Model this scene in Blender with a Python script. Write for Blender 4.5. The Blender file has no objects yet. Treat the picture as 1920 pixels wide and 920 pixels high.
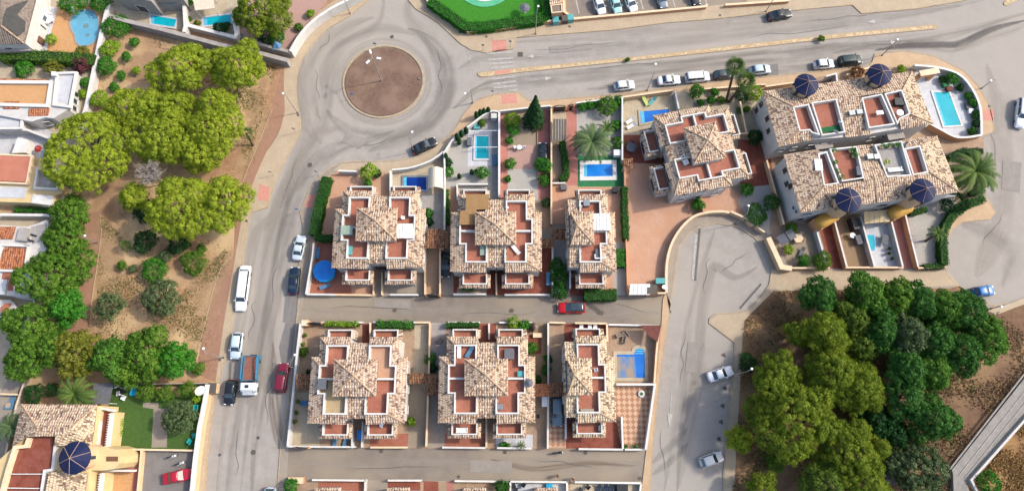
import bpy, bmesh, math, random
import numpy as np
from mathutils import Vector, Matrix

sc = bpy.context.scene
COL = sc.collection
R = math.radians
# ------------------------------------------------------------------ camera
H_CAM, TILT, F = 115.0, R(14.9), 1280.0
ST, CT = math.sin(TILT), math.cos(TILT)
cam_d = bpy.data.cameras.new('camera')
cam = bpy.data.objects.new('camera', cam_d); COL.objects.link(cam)
cam.location = (0, 0, H_CAM); cam.rotation_euler = (TILT, 0, 0)
cam_d.sensor_width = 36.0; cam_d.lens = 24.0; cam_d.clip_end = 3000; cam_d.clip_start = 1
sc.camera = cam
# ------------------------------------------------------------------ world and sun
SUN_EL, SUN_AZ_VEC = R(41), Vector((0.975, 0.22))      # sun stands in the east, slightly north
w = bpy.data.worlds.new("World"); sc.world = w; w.use_nodes = True
nt = w.node_tree; bg = nt.nodes['Background']
sky = nt.nodes.new('ShaderNodeTexSky'); sky.sky_type = 'NISHITA'; sky.sun_disc = False
sky.sun_elevation = SUN_EL
sky.sun_rotation = math.atan2(SUN_AZ_VEC.x, SUN_AZ_VEC.y)
sky.air_density = 1.0; sky.dust_density = 3.0; sky.ozone_density = 1.0
nt.links.new(sky.outputs[0], bg.inputs[0]); bg.inputs[1].default_value = 0.15
sun_d = bpy.data.lights.new('sun', 'SUN'); sun_d.energy = 2.0; sun_d.angle = R(3.0); sun_d.color = (1.0, 0.93, 0.82)
sun = bpy.data.objects.new('sun', sun_d); COL.objects.link(sun)
v = Vector((SUN_AZ_VEC.x, SUN_AZ_VEC.y, 0)).normalized() * math.cos(SUN_EL) + Vector((0, 0, math.sin(SUN_EL)))
sun.rotation_euler = v.to_track_quat('Z', 'Y').to_euler(); sun.location = (60, 15, 60)
sc.view_settings.view_transform = 'Standard'; sc.view_settings.look = 'None'
sc.view_settings.exposure = 1.2; sc.view_settings.gamma = 1.0
sc.view_settings.use_curve_mapping = False

# ------------------------------------------------------------------ survey: photo point at a height -> metres
def P(x, y, h=0.0):
    dx = (x - 960) / F; dv = (y - 460) / F
    t = (H_CAM - h) / (CT + dv * ST)
    return Vector((dx * t, (ST - dv * CT) * t, h))
def PP(pts, h=0.0): return [P(p[0], p[1], h) for p in pts]

# ------------------------------------------------------------------ materials
def lin(hexs, k=1.0):
    hexs = hexs.lstrip('#'); out = []
    for i in (0, 2, 4):
        s = int(hexs[i:i+2], 16) / 255
        out.append((s / 12.92 if s <= 0.04045 else ((s + 0.055) / 1.055) ** 2.4) / k)
    return (*out, 1.0)
MATS = {}
def pmat(name, c1, c2=None, scale=1.0, rough=0.85, bump=0.0, detail=4, metal=0.0, k=1.7, lo=0.35, hi=0.65,
         c3=None, scale3=0.2, spec=0.3, stretch=None, bscale=None):
    """plain procedural surface: two (three) tones mixed by noise, a little bump"""
    if name in MATS: return MATS[name]
    m = bpy.data.materials.new(name); m.use_nodes = True; n = m.node_tree.nodes; l = m.node_tree.links
    b = n['Principled BSDF']; b.inputs['Roughness'].default_value = rough; b.inputs['Metallic'].default_value = metal
    b.inputs['Specular IOR Level'].default_value = spec
    g = n.new('ShaderNodeNewGeometry'); src = g.outputs['Position']
    if stretch:
        mp = n.new('ShaderNodeMapping'); mp.inputs['Scale'].default_value = stretch; l.new(src, mp.inputs[0]); src = mp.outputs[0]
    A = lin(c1, k)
    if c2:
        no = n.new('ShaderNodeTexNoise'); no.inputs['Scale'].default_value = scale; no.inputs['Detail'].default_value = detail
        no.inputs['Roughness'].default_value = 0.74 if name.split('_')[0] in ('asphalt', 'dirt', 'gravel', 'sand', 'dry', 'lawn', 'turf', 'concrete') else 0.6
        l.new(src, no.inputs['Vector'])
        mr = n.new('ShaderNodeMapRange'); mr.inputs[1].default_value = lo; mr.inputs[2].default_value = hi; l.new(no.outputs[0], mr.inputs[0])
        mx = n.new('ShaderNodeMix'); mx.data_type = 'RGBA'; mx.inputs[6].default_value = A; mx.inputs[7].default_value = lin(c2, k)
        l.new(mr.outputs[0], mx.inputs[0]); out = mx.outputs[2]
        if c3:
            n3 = n.new('ShaderNodeTexNoise'); n3.inputs['Scale'].default_value = scale3; n3.inputs['Detail'].default_value = 5
            l.new(g.outputs['Position'], n3.inputs['Vector'])
            m3 = n.new('ShaderNodeMapRange'); m3.inputs[1].default_value = 0.42; m3.inputs[2].default_value = 0.62; l.new(n3.outputs[0], m3.inputs[0])
            x3 = n.new('ShaderNodeMix'); x3.data_type = 'RGBA'; l.new(out, x3.inputs[6]); x3.inputs[7].default_value = lin(c3, k)
            l.new(m3.outputs[0], x3.inputs[0]); out = x3.outputs[2]
        l.new(out, b.inputs['Base Color'])
    else: b.inputs['Base Color'].default_value = A
    if bump:
        nb = n.new('ShaderNodeTexNoise'); nb.inputs['Scale'].default_value = bscale or scale * 3; nb.inputs['Detail'].default_value = 4
        l.new(g.outputs['Position'], nb.inputs['Vector'])
        bp = n.new('ShaderNodeBump'); bp.inputs['Strength'].default_value = min(1, bump); bp.inputs['Distance'].default_value = 0.05
        l.new(nb.outputs[0], bp.inputs['Height']); l.new(bp.outputs[0], b.inputs['Normal'])
    MATS[name] = m; return m

def brickmat(name, c1, c2, mortar, bw=0.4, bh=0.4, ms=0.02, offset=0.0, rot=0.0, k=1.7, uv=False, bump=0.0, rough=0.8,
             noise_c=None, bias=0.0, nscale=1.5, nlo=0.45, nhi=0.7, freq=2, squash=1.0):
    if name in MATS: return MATS[name]
    m = bpy.data.materials.new(name); m.use_nodes = True; n = m.node_tree.nodes; l = m.node_tree.links
    b = n['Principled BSDF']; b.inputs['Roughness'].default_value = rough; b.inputs['Specular IOR Level'].default_value = 0.25
    if uv: t = n.new('ShaderNodeUVMap'); src = t.outputs[0]
    else: t = n.new('ShaderNodeNewGeometry'); src = t.outputs['Position']
    mp = n.new('ShaderNodeMapping'); mp.inputs['Rotation'].default_value = (0, 0, rot); l.new(src, mp.inputs[0])
    br = n.new('ShaderNodeTexBrick'); br.offset = offset; br.offset_frequency = freq
    br.inputs['Scale'].default_value = 1; br.inputs['Brick Width'].default_value = bw; br.inputs['Row Height'].default_value = bh
    br.inputs['Mortar Size'].default_value = ms; br.inputs['Mortar Smooth'].default_value = 0.3; br.inputs['Bias'].default_value = bias
    br.inputs['Color1'].default_value = lin(c1, k); br.inputs['Color2'].default_value = lin(c2, k); br.inputs['Mortar'].default_value = lin(mortar, k)
    l.new(mp.outputs[0], br.inputs[0]); out = br.outputs[0]
    if noise_c:
        no = n.new('ShaderNodeTexNoise'); no.inputs['Scale'].default_value = nscale; no.inputs['Detail'].default_value = 5; l.new(mp.outputs[0], no.inputs['Vector'])
        mr = n.new('ShaderNodeMapRange'); mr.inputs[1].default_value = nlo; mr.inputs[2].default_value = nhi; l.new(no.outputs[0], mr.inputs[0])
        mx = n.new('ShaderNodeMix'); mx.data_type = 'RGBA'; l.new(out, mx.inputs[6]); mx.inputs[7].default_value = lin(noise_c, k)
        l.new(mr.outputs[0], mx.inputs[0]); out = mx.outputs[2]
    l.new(out, b.inputs['Base Color'])
    if bump:
        bp = n.new('ShaderNodeBump'); bp.inputs['Strength'].default_value = bump; bp.inputs['Distance'].default_value = 0.05; bp.invert = True
        l.new(br.outputs[1], bp.inputs['Height']); l.new(bp.outputs[0], b.inputs['Normal'])
    MATS[name] = m; return m

def rooftile(name, light, mid, dark, chan, k=1.7):
    """barrel tiles: light barrels down the slope, dark channels broken row by row, each tile its own tint"""
    m = bpy.data.materials.new(name); m.use_nodes = True; n = m.node_tree.nodes; l = m.node_tree.links
    b = n['Principled BSDF']; b.inputs['Roughness'].default_value = 0.85; b.inputs['Specular IOR Level'].default_value = 0.2
    t = n.new('ShaderNodeUVMap')
    def brick(bw, bh, off, c1, c2, mo, ms):
        br = n.new('ShaderNodeTexBrick'); br.offset = off; br.inputs['Scale'].default_value = 1
        br.inputs['Brick Width'].default_value = bw; br.inputs['Row Height'].default_value = bh; br.inputs['Mortar Size'].default_value = ms
        br.inputs['Mortar Smooth'].default_value = 0.4
        br.inputs['Color1'].default_value = lin(c1, k); br.inputs['Color2'].default_value = lin(c2, k); br.inputs['Mortar'].default_value = lin(mo, k)
        l.new(t.outputs[0], br.inputs[0]); return br
    b1 = brick(0.36, 0.46, 0.5, light, mid, chan, 0.04)
    vo = n.new('ShaderNodeTexVoronoi'); vo.inputs['Scale'].default_value = 1.0; vo.feature = 'F1'
    mp = n.new('ShaderNodeMapping'); mp.inputs['Scale'].default_value = (3.4, 2.6, 1); l.new(t.outputs[0], mp.inputs[0]); l.new(mp.outputs[0], vo.inputs['Vector'])
    sep = n.new('ShaderNodeSeparateColor'); l.new(vo.outputs['Color'], sep.inputs[0])
    mr = n.new('ShaderNodeMapRange'); mr.inputs[1].default_value = 0.66; mr.inputs[2].default_value = 0.74; l.new(sep.outputs[0], mr.inputs[0])
    mx = n.new('ShaderNodeMix'); mx.data_type = 'RGBA'; l.new(mr.outputs[0], mx.inputs[0]); l.new(b1.outputs[0], mx.inputs[6]); mx.inputs[7].default_value = lin(dark, k)
    no = n.new('ShaderNodeTexNoise'); no.inputs['Scale'].default_value = 0.9; no.inputs['Detail'].default_value = 5; l.new(t.outputs[0], no.inputs['Vector'])
    m2 = n.new('ShaderNodeMapRange'); m2.inputs[1].default_value = 0.4; m2.inputs[2].default_value = 0.75; m2.inputs[4].default_value = 0.55; l.new(no.outputs[0], m2.inputs[0])
    x2 = n.new('ShaderNodeMix'); x2.data_type = 'RGBA'; l.new(m2.outputs[0], x2.inputs[0]); l.new(mx.outputs[2], x2.inputs[6]); x2.inputs[7].default_value = lin(mid, k * 1.1)
    l.new(x2.outputs[2], b.inputs['Base Color'])
    wv = n.new('ShaderNodeTexWave'); wv.inputs['Scale'].default_value = 0.785; wv.bands_direction = 'X'; l.new(t.outputs[0], wv.inputs[0])
    bp = n.new('ShaderNodeBump'); bp.inputs['Strength'].default_value = 0.8; bp.inputs['Distance'].default_value = 0.08
    l.new(wv.outputs[1], bp.inputs['Height']); l.new(bp.outputs[0], b.inputs['Normal'])
    MATS[name] = m; return m

def leafmat(name, c1, c2, k=1.0, trans=0.25, c3=None):
    m = bpy.data.materials.new(name); m.use_nodes = True; n = m.node_tree.nodes; l = m.node_tree.links
    b = n['Principled BSDF']; b.inputs['Roughness'].default_value = 0.7; b.inputs['Specular IOR Level'].default_value = 0.2
    at = n.new('ShaderNodeAttribute'); at.attribute_name = 'tint'
    mx = n.new('ShaderNodeMix'); mx.data_type = 'RGBA'; mx.inputs[6].default_value = lin(c1, k); mx.inputs[7].default_value = lin(c2, k)
    l.new(at.outputs['Fac'], mx.inputs[0]); l.new(mx.outputs[2], b.inputs['Base Color'])
    tr = n.new('ShaderNodeBsdfTranslucent'); l.new(mx.outputs[2], tr.inputs[0])
    ms = n.new('ShaderNodeMixShader'); ms.inputs[0].default_value = trans
    l.new(b.outputs[0], ms.inputs[1]); l.new(tr.outputs[0], ms.inputs[2]); l.new(ms.outputs[0], n['Material Output'].inputs[0])
    MATS[name] = m; return m

def watermat(name, c1, c2, rough=0.12, scale=0.35, k=1.55):
    m = pmat(name, c1, c2, scale=scale, rough=rough, k=k, spec=0.25)
    n = m.node_tree.nodes; l = m.node_tree.links
    nb = n.new('ShaderNodeTexNoise'); nb.inputs['Scale'].default_value = 2.5; nb.inputs['Detail'].default_value = 2
    bp = n.new('ShaderNodeBump'); bp.inputs['Strength'].default_value = 0.15; bp.inputs['Distance'].default_value = 0.05
    g = n.new('ShaderNodeNewGeometry'); l.new(g.outputs['Position'], nb.inputs['Vector']); l.new(nb.outputs[0], bp.inputs['Height'])
    l.new(bp.outputs[0], n['Principled BSDF'].inputs['Normal'])
    return m

def checkmat(name, c1, c2, size, rot, k=1.7):
    m = bpy.data.materials.new(name); m.use_nodes = True; n = m.node_tree.nodes; l = m.node_tree.links; b = n['Principled BSDF']; b.inputs['Roughness'].default_value = 0.8
    g = n.new('ShaderNodeNewGeometry'); mp = n.new('ShaderNodeMapping'); mp.inputs['Rotation'].default_value = (0, 0, rot); mp.inputs['Location'].default_value = (0, 0, 0.37); l.new(g.outputs['Position'], mp.inputs[0])
    ck = n.new('ShaderNodeTexChecker'); ck.inputs['Scale'].default_value = 1/size; ck.inputs[1].default_value = lin(c1, k); ck.inputs[2].default_value = lin(c2, k); l.new(mp.outputs[0], ck.inputs[0])
    no = n.new('ShaderNodeTexNoise'); no.inputs['Scale'].default_value = 1.2; no.inputs['Detail'].default_value = 6; l.new(g.outputs['Position'], no.inputs['Vector'])
    mx = n.new('ShaderNodeMix'); mx.data_type = 'RGBA'; mr = n.new('ShaderNodeMapRange'); mr.inputs[1].default_value = .35; mr.inputs[2].default_value = .8; mr.inputs[4].default_value = .5; l.new(no.outputs[0], mr.inputs[0]); l.new(mr.outputs[0], mx.inputs[0])
    l.new(ck.outputs[0], mx.inputs[6]); mx.inputs[7].default_value = lin(c2, k*1.1); l.new(mx.outputs[2], b.inputs['Base Color']); MATS[name] = m; return m

def decalmat(name, col, alpha=0.5, k=1.7, noise=1.2, stretch=(0.15, 1, 1), lo=0.3, hi=0.6):
    """worn paint, tyre marks, stains and painted shade: patchy cover that fades out across the strip (uv v 0..1)"""
    m = bpy.data.materials.new(name); m.use_nodes = True; n = m.node_tree.nodes; l = m.node_tree.links
    b = n['Principled BSDF']; b.inputs['Base Color'].default_value = lin(col, k); b.inputs['Roughness'].default_value = 0.85
    b.inputs['Specular IOR Level'].default_value = 0.2
    t = n.new('ShaderNodeUVMap'); sp = n.new('ShaderNodeSeparateXYZ'); l.new(t.outputs[0], sp.inputs[0])
    # v*(1-v)*4
    a = n.new('ShaderNodeMath'); a.operation = 'SUBTRACT'; a.inputs[0].default_value = 1; l.new(sp.outputs[1], a.inputs[1])
    c = n.new('ShaderNodeMath'); c.operation = 'MULTIPLY'; l.new(sp.outputs[1], c.inputs[0]); l.new(a.outputs[0], c.inputs[1])
    d = n.new('ShaderNodeMath'); d.operation = 'MULTIPLY'; d.use_clamp = True; d.inputs[1].default_value = 5; l.new(c.outputs[0], d.inputs[0])
    g = n.new('ShaderNodeNewGeometry')
    mp = n.new('ShaderNodeMapping'); mp.inputs['Scale'].default_value = (stretch[0], 4.0 * stretch[1], 1); l.new(t.outputs[0], mp.inputs[0])
    no = n.new('ShaderNodeTexNoise'); no.inputs['Scale'].default_value = noise; no.inputs['Detail'].default_value = 5; l.new(mp.outputs[0], no.inputs['Vector'])
    mr = n.new('ShaderNodeMapRange'); mr.inputs[1].default_value = lo; mr.inputs[2].default_value = hi; l.new(no.outputs[0], mr.inputs[0])
    e = n.new('ShaderNodeMath'); e.operation = 'MULTIPLY'; l.new(d.outputs[0], e.inputs[0]); l.new(mr.outputs[0], e.inputs[1])
    f = n.new('ShaderNodeMath'); f.operation = 'MULTIPLY'; f.inputs[1].default_value = alpha; l.new(e.outputs[0], f.inputs[0])
    l.new(f.outputs[0], b.inputs['Alpha'])
    MATS[name] = m; return m

# ------------------------------------------------------------------ mesh helpers
class MB:
    def __init__(s): s.v = []; s.f = []; s.uv = {}
    def add(s, vs, fs):
        o = len(s.v); s.v += [tuple(p) for p in vs]; s.f += [tuple(i + o for i in f) for f in fs]; return o
    def prism(s, pts, z0, z1):
        n = len(pts); a = sum(pts[i][0]*pts[(i+1) % n][1] - pts[(i+1) % n][0]*pts[i][1] for i in range(n))
        if a < 0: pts = pts[::-1]
        vs = [(p[0], p[1], z0) for p in pts] + [(p[0], p[1], z1) for p in pts]
        fs = [tuple(range(n))[::-1], tuple(range(n, 2*n))] + [(i, (i+1) % n, n + (i+1) % n, n + i) for i in range(n)]
        s.add(vs, fs); return s
    def sheet(s, pts, z=None):
        n = len(pts); a = sum(pts[i][0]*pts[(i+1) % n][1] - pts[(i+1) % n][0]*pts[i][1] for i in range(n))
        if a < 0: pts = pts[::-1]
        s.add([(p[0], p[1], p[2] if z is None else z) for p in pts], [tuple(range(n))]); return s
    def box(s, c, d, rz=0.0, tilt=None):
        cx, cy, cz = c; x, y, z = d[0]/2, d[1]/2, d[2]/2
        m = Matrix.Rotation(rz, 3, 'Z')
        if tilt: m = m @ Matrix.Rotation(tilt[1], 3, tilt[0])
        vs = [m @ Vector((sx*x, sy*y, sz*z)) + Vector(c) for sz in (-1, 1) for sx, sy in ((-1, -1), (1, -1), (1, 1), (-1, 1))]
        s.add(vs, [(3, 2, 1, 0), (4, 5, 6, 7), (0, 1, 5, 4), (1, 2, 6, 5), (2, 3, 7, 6), (3, 0, 4, 7)]); return s
    def cyl(s, a, b, r0, r1=None, n=10, caps=True):
        a = Vector(a); b = Vector(b); r1 = r0 if r1 is None else r1
        q = (b - a).to_track_quat('Z', 'Y'); vs = []
        for p, r in ((a, r0), (b, r1)):
            for i in range(n):
                t = 2*math.pi*i/n; vs.append(p + q @ Vector((math.cos(t)*r, math.sin(t)*r, 0)))
        fs = [(i, (i+1) % n, n + (i+1) % n, n + i) for i in range(n)]
        if caps: fs += [tuple(range(n))[::-1], tuple(range(n, 2*n))]
        s.add(vs, fs); return s
    def tube(s, pts, r, n=6):
        for a, b in zip(pts[:-1], pts[1:]): s.cyl(a, b, r, r, n)
        return s
    def ball(s, c, r, n=10, m=7, sz=1.0, half=False):
        vs = []; fs = []; top = math.pi * (0.5 if half else 1.0)
        for j in range(m + 1):
            t = top * j / m
            for i in range(n):
                u = 2*math.pi*i/n
                vs.append((c[0] + r*math.sin(t)*math.cos(u), c[1] + r*math.sin(t)*math.sin(u), c[2] + r*sz*math.cos(t)))
        for j in range(m):
            for i in range(n): fs.append((j*n+i, (j+1)*n+i, (j+1)*n+(i+1) % n, j*n+(i+1) % n))
        s.add(vs, fs); return s
    def path(s, pts, z0, z1, t, closed=False):
        """wall ribbon of thickness t along a polyline"""
        p = [Vector((q[0], q[1])) for q in pts]; n = len(p); L = []; Rr = []
        for i in range(n):
            if closed: d1 = (p[i]-p[i-1]); d2 = (p[(i+1) % n]-p[i])
            else: d1 = p[i]-p[i-1] if i else p[1]-p[0]; d2 = p[i+1]-p[i] if i < n-1 else p[-1]-p[-2]
            d1 = d1.normalized(); d2 = d2.normalized(); n1 = Vector((-d1.y, d1.x)); n2 = Vector((-d2.y, d2.x))
            m = n1+n2
            m = m.normalized() if m.length > 1e-4 else n1
            k = (t/2)/max(0.45, m.dot(n1)); L.append(p[i]+m*k); Rr.append(p[i]-m*k)
        vs = [(q.x, q.y, z) for z in (z0, z1) for q in L+Rr]; fs = []
        rng = range(n if closed else n-1); m2 = 2*n
        for i in rng:
            j = (i+1) % n
            fs += [(m2+i, m2+n+i, m2+n+j, m2+j), (i, j, n+j, n+i), (i, m2+i, m2+j, j), (n+i, n+j, m2+n+j, m2+n+i)]
        if not closed: fs += [(0, n, m2+n, m2), (n-1, m2+n-1, m2+2*n-1, 2*n-1)]
        s.add(vs, fs); return s
    def slab(s, pts, th=0.12):
        """sloping roof sheet from 3-D corner points, with thickness below"""
        n = len(pts); nn = Vector((0, 0, 0))
        for i in range(n):
            a, b = Vector(pts[i]), Vector(pts[(i+1) % n]); nn += a.cross(b)
        if nn.z < 0: pts = pts[::-1]
        vs = [tuple(p) for p in pts] + [(p[0], p[1], p[2]-th) for p in pts]
        s.add(vs, [tuple(range(n)), tuple(range(n, 2*n))[::-1]] + [(i, n+i, n+(i+1) % n, (i+1) % n) for i in range(n)]); return s
    def build(s, name, m, parent=None, loc=None, smooth=False, uv=None, rot=0.0):
        me = bpy.data.meshes.new(name)
        org = Vector(loc) if loc is not None else Vector((0, 0, 0))
        if loc is None and parent is not None and parent.get('_w'): org = Vector(parent['_w'])
        me.from_pydata([(a[0]-org.x, a[1]-org.y, a[2]-org.z) for a in s.v], [], s.f); me.update()
        ms = m if isinstance(m, (list, tuple)) else [m]
        for q in ms: me.materials.append(MATS[q] if isinstance(q, str) else q)
        if uv == 'roof': roof_uv(me)
        bm = bmesh.new(); bm.from_mesh(me); bmesh.ops.recalc_face_normals(bm, faces=bm.faces) if uv != 'flat' else None; bm.to_mesh(me); bm.free()
        if smooth: me.polygons.foreach_set('use_smooth', [True]*len(me.polygons))
        o = bpy.data.objects.new(name, me); COL.objects.link(o)
        if parent is not None:
            o.parent = parent
            if parent.get('_w'): o['_w'] = parent['_w']
        else: o.location = org; o.rotation_euler = (0, 0, rot)
        return o
def roof_uv(me):
    uvl = me.uv_layers.new(name='UVMap')
    for p in me.polygons:
        nrm = p.normal; d = Vector((nrm.x, nrm.y, 0))
        d = d.normalized() if d.length > 0.02 else Vector((0, -1, 0))
        up = d; side = Vector((-d.y, d.x, 0))
        for li in p.loop_indices:
            q = me.vertices[me.loops[li].vertex_index].co
            uvl.data[li].uv = (q.dot(side), q.dot(up) * 1.05)
def tag(o, label=None, cat=None, group=None, kind=None):
    if label: o['label'] = label
    if cat: o['category'] = cat
    if group: o['group'] = group
    if kind: o['kind'] = kind
    return o
def thing(name, label, cat, loc=(0, 0, 0), rz=0.0, group=None, world=False):
    """world=True: the parts are given in world metres (root carries no rotation)"""
    o = bpy.data.objects.new(name, None); COL.objects.link(o); o.location = loc; o.rotation_euler = (0, 0, rz)
    o.empty_display_size = 0.3
    if world: o['_w'] = tuple(loc)
    return tag(o, label, cat, group)
def cen(pts): return Vector((sum(p[0] for p in pts)/len(pts), sum(p[1] for p in pts)/len(pts), 0))
def structure(name, mb, m, **kw):
    o = mb.build(name, m, **kw); tag(o, kind='structure'); return o
def area(name, pts, z, m, z0=None):
    """a paved or bare patch: raised slab from z0 to z"""
    mb = MB(); q = PP(pts, z); mb.prism(q, z-0.12 if z0 is None else z0, z)
    return structure(name, mb, m)
def ribbon(pts, w0, z, w1=None, taper=False):
    """flat strip with uv (u metres along, v 0..1 across)"""
    p = [Vector((q[0], q[1])) for q in pts]; n = len(p); w1 = w0 if w1 is None else w1
    me_v = []; uv = []; u = 0
    for i in range(n):
        d = (p[min(i+1, n-1)]-p[max(i-1, 0)]).normalized(); nn = Vector((-d.y, d.x)); ww = w0+(w1-w0)*i/max(1, n-1)
        if taper: ww *= min(1.0, .12 + 4.0*min(i, n-1-i)/max(1, n-1))
        if i: u += (p[i]-p[i-1]).length
        me_v += [(p[i].x+nn.x*ww/2, p[i].y+nn.y*ww/2, z), (p[i].x-nn.x*ww/2, p[i].y-nn.y*ww/2, z)]; uv += [(u, 1), (u, 0)]
    fs = [(2*i+1, 2*i+3, 2*i+2, 2*i) for i in range(n-1)]
    return me_v, fs, uv
def smoothpts(pts, n=6):
    out = []; P4 = [pts[0]] + list(pts) + [pts[-1]]
    for i in range(1, len(P4)-2):
        a, b, c, d = [Vector((q[0], q[1])) for q in P4[i-1:i+3]]
        for k in range(n):
            t = k/n; out.append(0.5*((2*b)+(-a+c)*t+(2*a-5*b+4*c-d)*t*t+(-a+3*b-3*c+d)*t**3))
    out.append(Vector((pts[-1][0], pts[-1][1]))); return [(q.x, q.y) for q in out]
def strip(name, px, w0, m, z=0.006, w1=None, curve=True):
    pts = smoothpts(px) if curve and len(px) > 2 else px
    v, f, uv = ribbon(PP(pts), w0, z, w1, curve)
    me = bpy.data.meshes.new(name); me.from_pydata(v, [], f); me.materials.append(MATS[m])
    ul = me.uv_layers.new(name='UVMap')
    for lp in me.loops: ul.data[lp.index].uv = uv[lp.vertex_index]
    o = bpy.data.objects.new(name, me); COL.objects.link(o); tag(o, kind='structure'); return o
rnd = random.Random(7)
# ------------------------------------------------------------------ material list
pmat('dirt_far', '#8f7458', '#a08560', scale=0.15, bump=0.3)
pmat('asphalt', '#b4aca3', '#a39b92', scale=0.5, detail=14, rough=0.9, bump=0.25, bscale=14, c3='#b3aa9e', scale3=0.035)
pmat('asphalt_street', '#978c80', '#857a70', scale=0.5, detail=9, rough=0.9, bump=0.25, bscale=14, c3='#a39684', scale3=0.08)
pmat('asphalt_worn', '#a59d94', '#938b83', scale=.8, detail=12, rough=.9)
pmat('asphalt_patch', '#8d8884', '#7f7a77', scale=0.6, detail=8, rough=0.9)
brickmat('pavement', '#cdb99c', '#c3ae92', '#ab9880', bw=0.4, bh=0.4, ms=0.018, noise_c='#b8a58a', nscale=0.5, nlo=0.4, nhi=0.75)
brickmat('pavement_grey', '#b0a392', '#a69a8b', '#93877a', bw=0.4, bh=0.4, ms=0.018, noise_c='#9d9184', nscale=0.5)
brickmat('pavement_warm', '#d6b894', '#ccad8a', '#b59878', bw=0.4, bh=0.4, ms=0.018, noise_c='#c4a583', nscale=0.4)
pmat('kerb', '#c9b28e', '#b09a7c', scale=2)
pmat('tactile', '#d99c8a', '#d08d7d', scale=3)
pmat('dirt_park', '#c29b77', '#a07a5a', scale=0.6, detail=14, bump=1.0, bscale=5, c3='#d4b68a', scale3=0.13)
pmat('sand', '#cfac7e', '#b98f68', scale=0.6, detail=8, bump=0.5)
pmat('dirt_round', '#846a5b', '#745a4b', scale=1.3, detail=10, bump=0.8, bscale=6, c3='#907563', scale3=0.3)
pmat('dirt_wood', '#8a6a4e', '#694c38', scale=0.7, detail=10, bump=1.0, bscale=4, c3='#9c7d58', scale3=0.14)
brickmat('terracotta_yard', '#d8ac90', '#d0a487', '#bd9277', bw=0.4, bh=0.4, ms=0.02, noise_c='#c79474', nscale=0.35, nlo=.4, nhi=.8)
brickmat('terracotta_tile', '#b87762', '#ae6d58', '#98604e', bw=0.35, bh=0.35, ms=0.02, noise_c='#a8664f', nscale=0.7)
brickmat('red_tile', '#9e5c4b', '#925343', '#80483a', bw=0.3, bh=0.3, ms=0.015, noise_c='#86432f', nscale=0.9)
brickmat('roof_floor', '#ba7862', '#ae6c57', '#985c4b', bw=0.33, bh=0.33, ms=0.02, noise_c='#c08069', nscale=0.6)
brickmat('pink_tile', '#cc8b7d', '#c28073', '#ad7064', bw=0.4, bh=0.4, ms=0.02, noise_c='#b97a6c', nscale=0.7)
brickmat('cream_tile', '#cfc0a6', '#c4b498', '#ad9d84', bw=0.4, bh=0.4, ms=0.02, noise_c='#b9a98f', nscale=0.8)
brickmat('tan_tile', '#bfa286', '#b3967c', '#9c826b', bw=0.4, bh=0.4, ms=0.02, noise_c='#a98c72', nscale=0.8)
brickmat('grey_tile', '#b5b0ab', '#aaa5a1', '#96918d', bw=0.5, bh=0.5, ms=0.02, noise_c='#9f9a97', nscale=0.8)
brickmat('white_tile', '#dcdbdc', '#d2d2d4', '#bcbcc0', bw=0.5, bh=0.5, ms=0.02, noise_c='#c6c8ce', nscale=0.8)
checkmat('check_tile', '#dcb894', '#b27f62', 0.62, 0.785)
brickmat('ochre_floor', '#dcab78', '#d29f6c', '#be8e60', bw=0.3, bh=0.3, ms=0.02, noise_c='#d8a774')
brickmat('sand_floor', '#cbb58d', '#c1aa83', '#ac9772', bw=0.3, bh=0.3, ms=0.02)
pmat('gravel', '#b7a58d', '#8f806d', scale=7, detail=6, bump=0.8, lo=0.3, hi=0.7)
pmat('gravel_white', '#cbc7bf', '#aaa69f', scale=7, detail=6, bump=0.8, c3='#b9b3a9', scale3=0.4)
pmat('gravel_brown', '#ad9374', '#8e7456', scale=6, detail=6, bump=0.8)
pmat('gravel_pink', '#c7a496', '#b08b7e', scale=5, detail=6, bump=0.5)
pmat('lawn', '#3f8a1c', '#2e7414', scale=3, detail=8, bump=0.8, k=1.5)
pmat('turf', '#4b6a2c', '#3b5823', scale=2, detail=8, bump=0.5, k=1.5)
pmat('turf_dark', '#1f6a3c', '#1a5c33', scale=2, k=1.5)
pmat('green_deck', '#2f7a4c', '#2a7044', scale=2, k=1.5)
pmat('white_wall', '#e6e2dc', '#d6d1ca', scale=0.7, detail=6, k=1.75, bump=0.1)
pmat('white_trim', '#eeeae4', '#ddd9d2', scale=1.2, k=1.65)
pmat('cream_wall', '#e6c49c', '#dcb890', scale=0.8, k=1.6, bump=0.1)
pmat('cream_trim', '#ecd2b0', '#e2c6a2', scale=1.0, k=1.5)
pmat('peach_wall', '#dca57c', '#cf976f', scale=0.7, k=1.6, bump=0.1)
pmat('yellow_wall', '#ecd09c', '#e2c690', scale=0.7, k=1.75)
pmat('ochre_dome', '#cf9f4a', '#c3933f', scale=1.2, k=1.6, rough=0.6)
pmat('grey_wall', '#b3aca5', '#a39c95', scale=1.0, detail=7, k=1.6, bump=0.2)
pmat('concrete', '#a8a39c', '#8f8a83', scale=0.8, detail=9, bump=0.4, bscale=8)
pmat('blue_cone', '#1d2a55', '#16204a', scale=3, rough=0.6, spec=0.2, k=1.9)
pmat('glass_dark', '#20282c', '#2c3a40', scale=0.8, rough=0.06, spec=0.8, k=1.0)
pmat('window_glass', '#3c4a52', '#2b363c', scale=1.0, rough=0.08, spec=0.7, k=1.2)
pmat('metal_grey', '#9aa0a2', '#8b9092', scale=3, rough=0.4, metal=0.7, k=1.2)
pmat('pole_grey', '#a8a6a0', '#98968f', scale=3, rough=0.5, metal=0.3, k=1.4)
pmat('white_plastic', '#eef0f2', '#e2e4e6', scale=2, rough=0.4, k=1.35)
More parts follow.
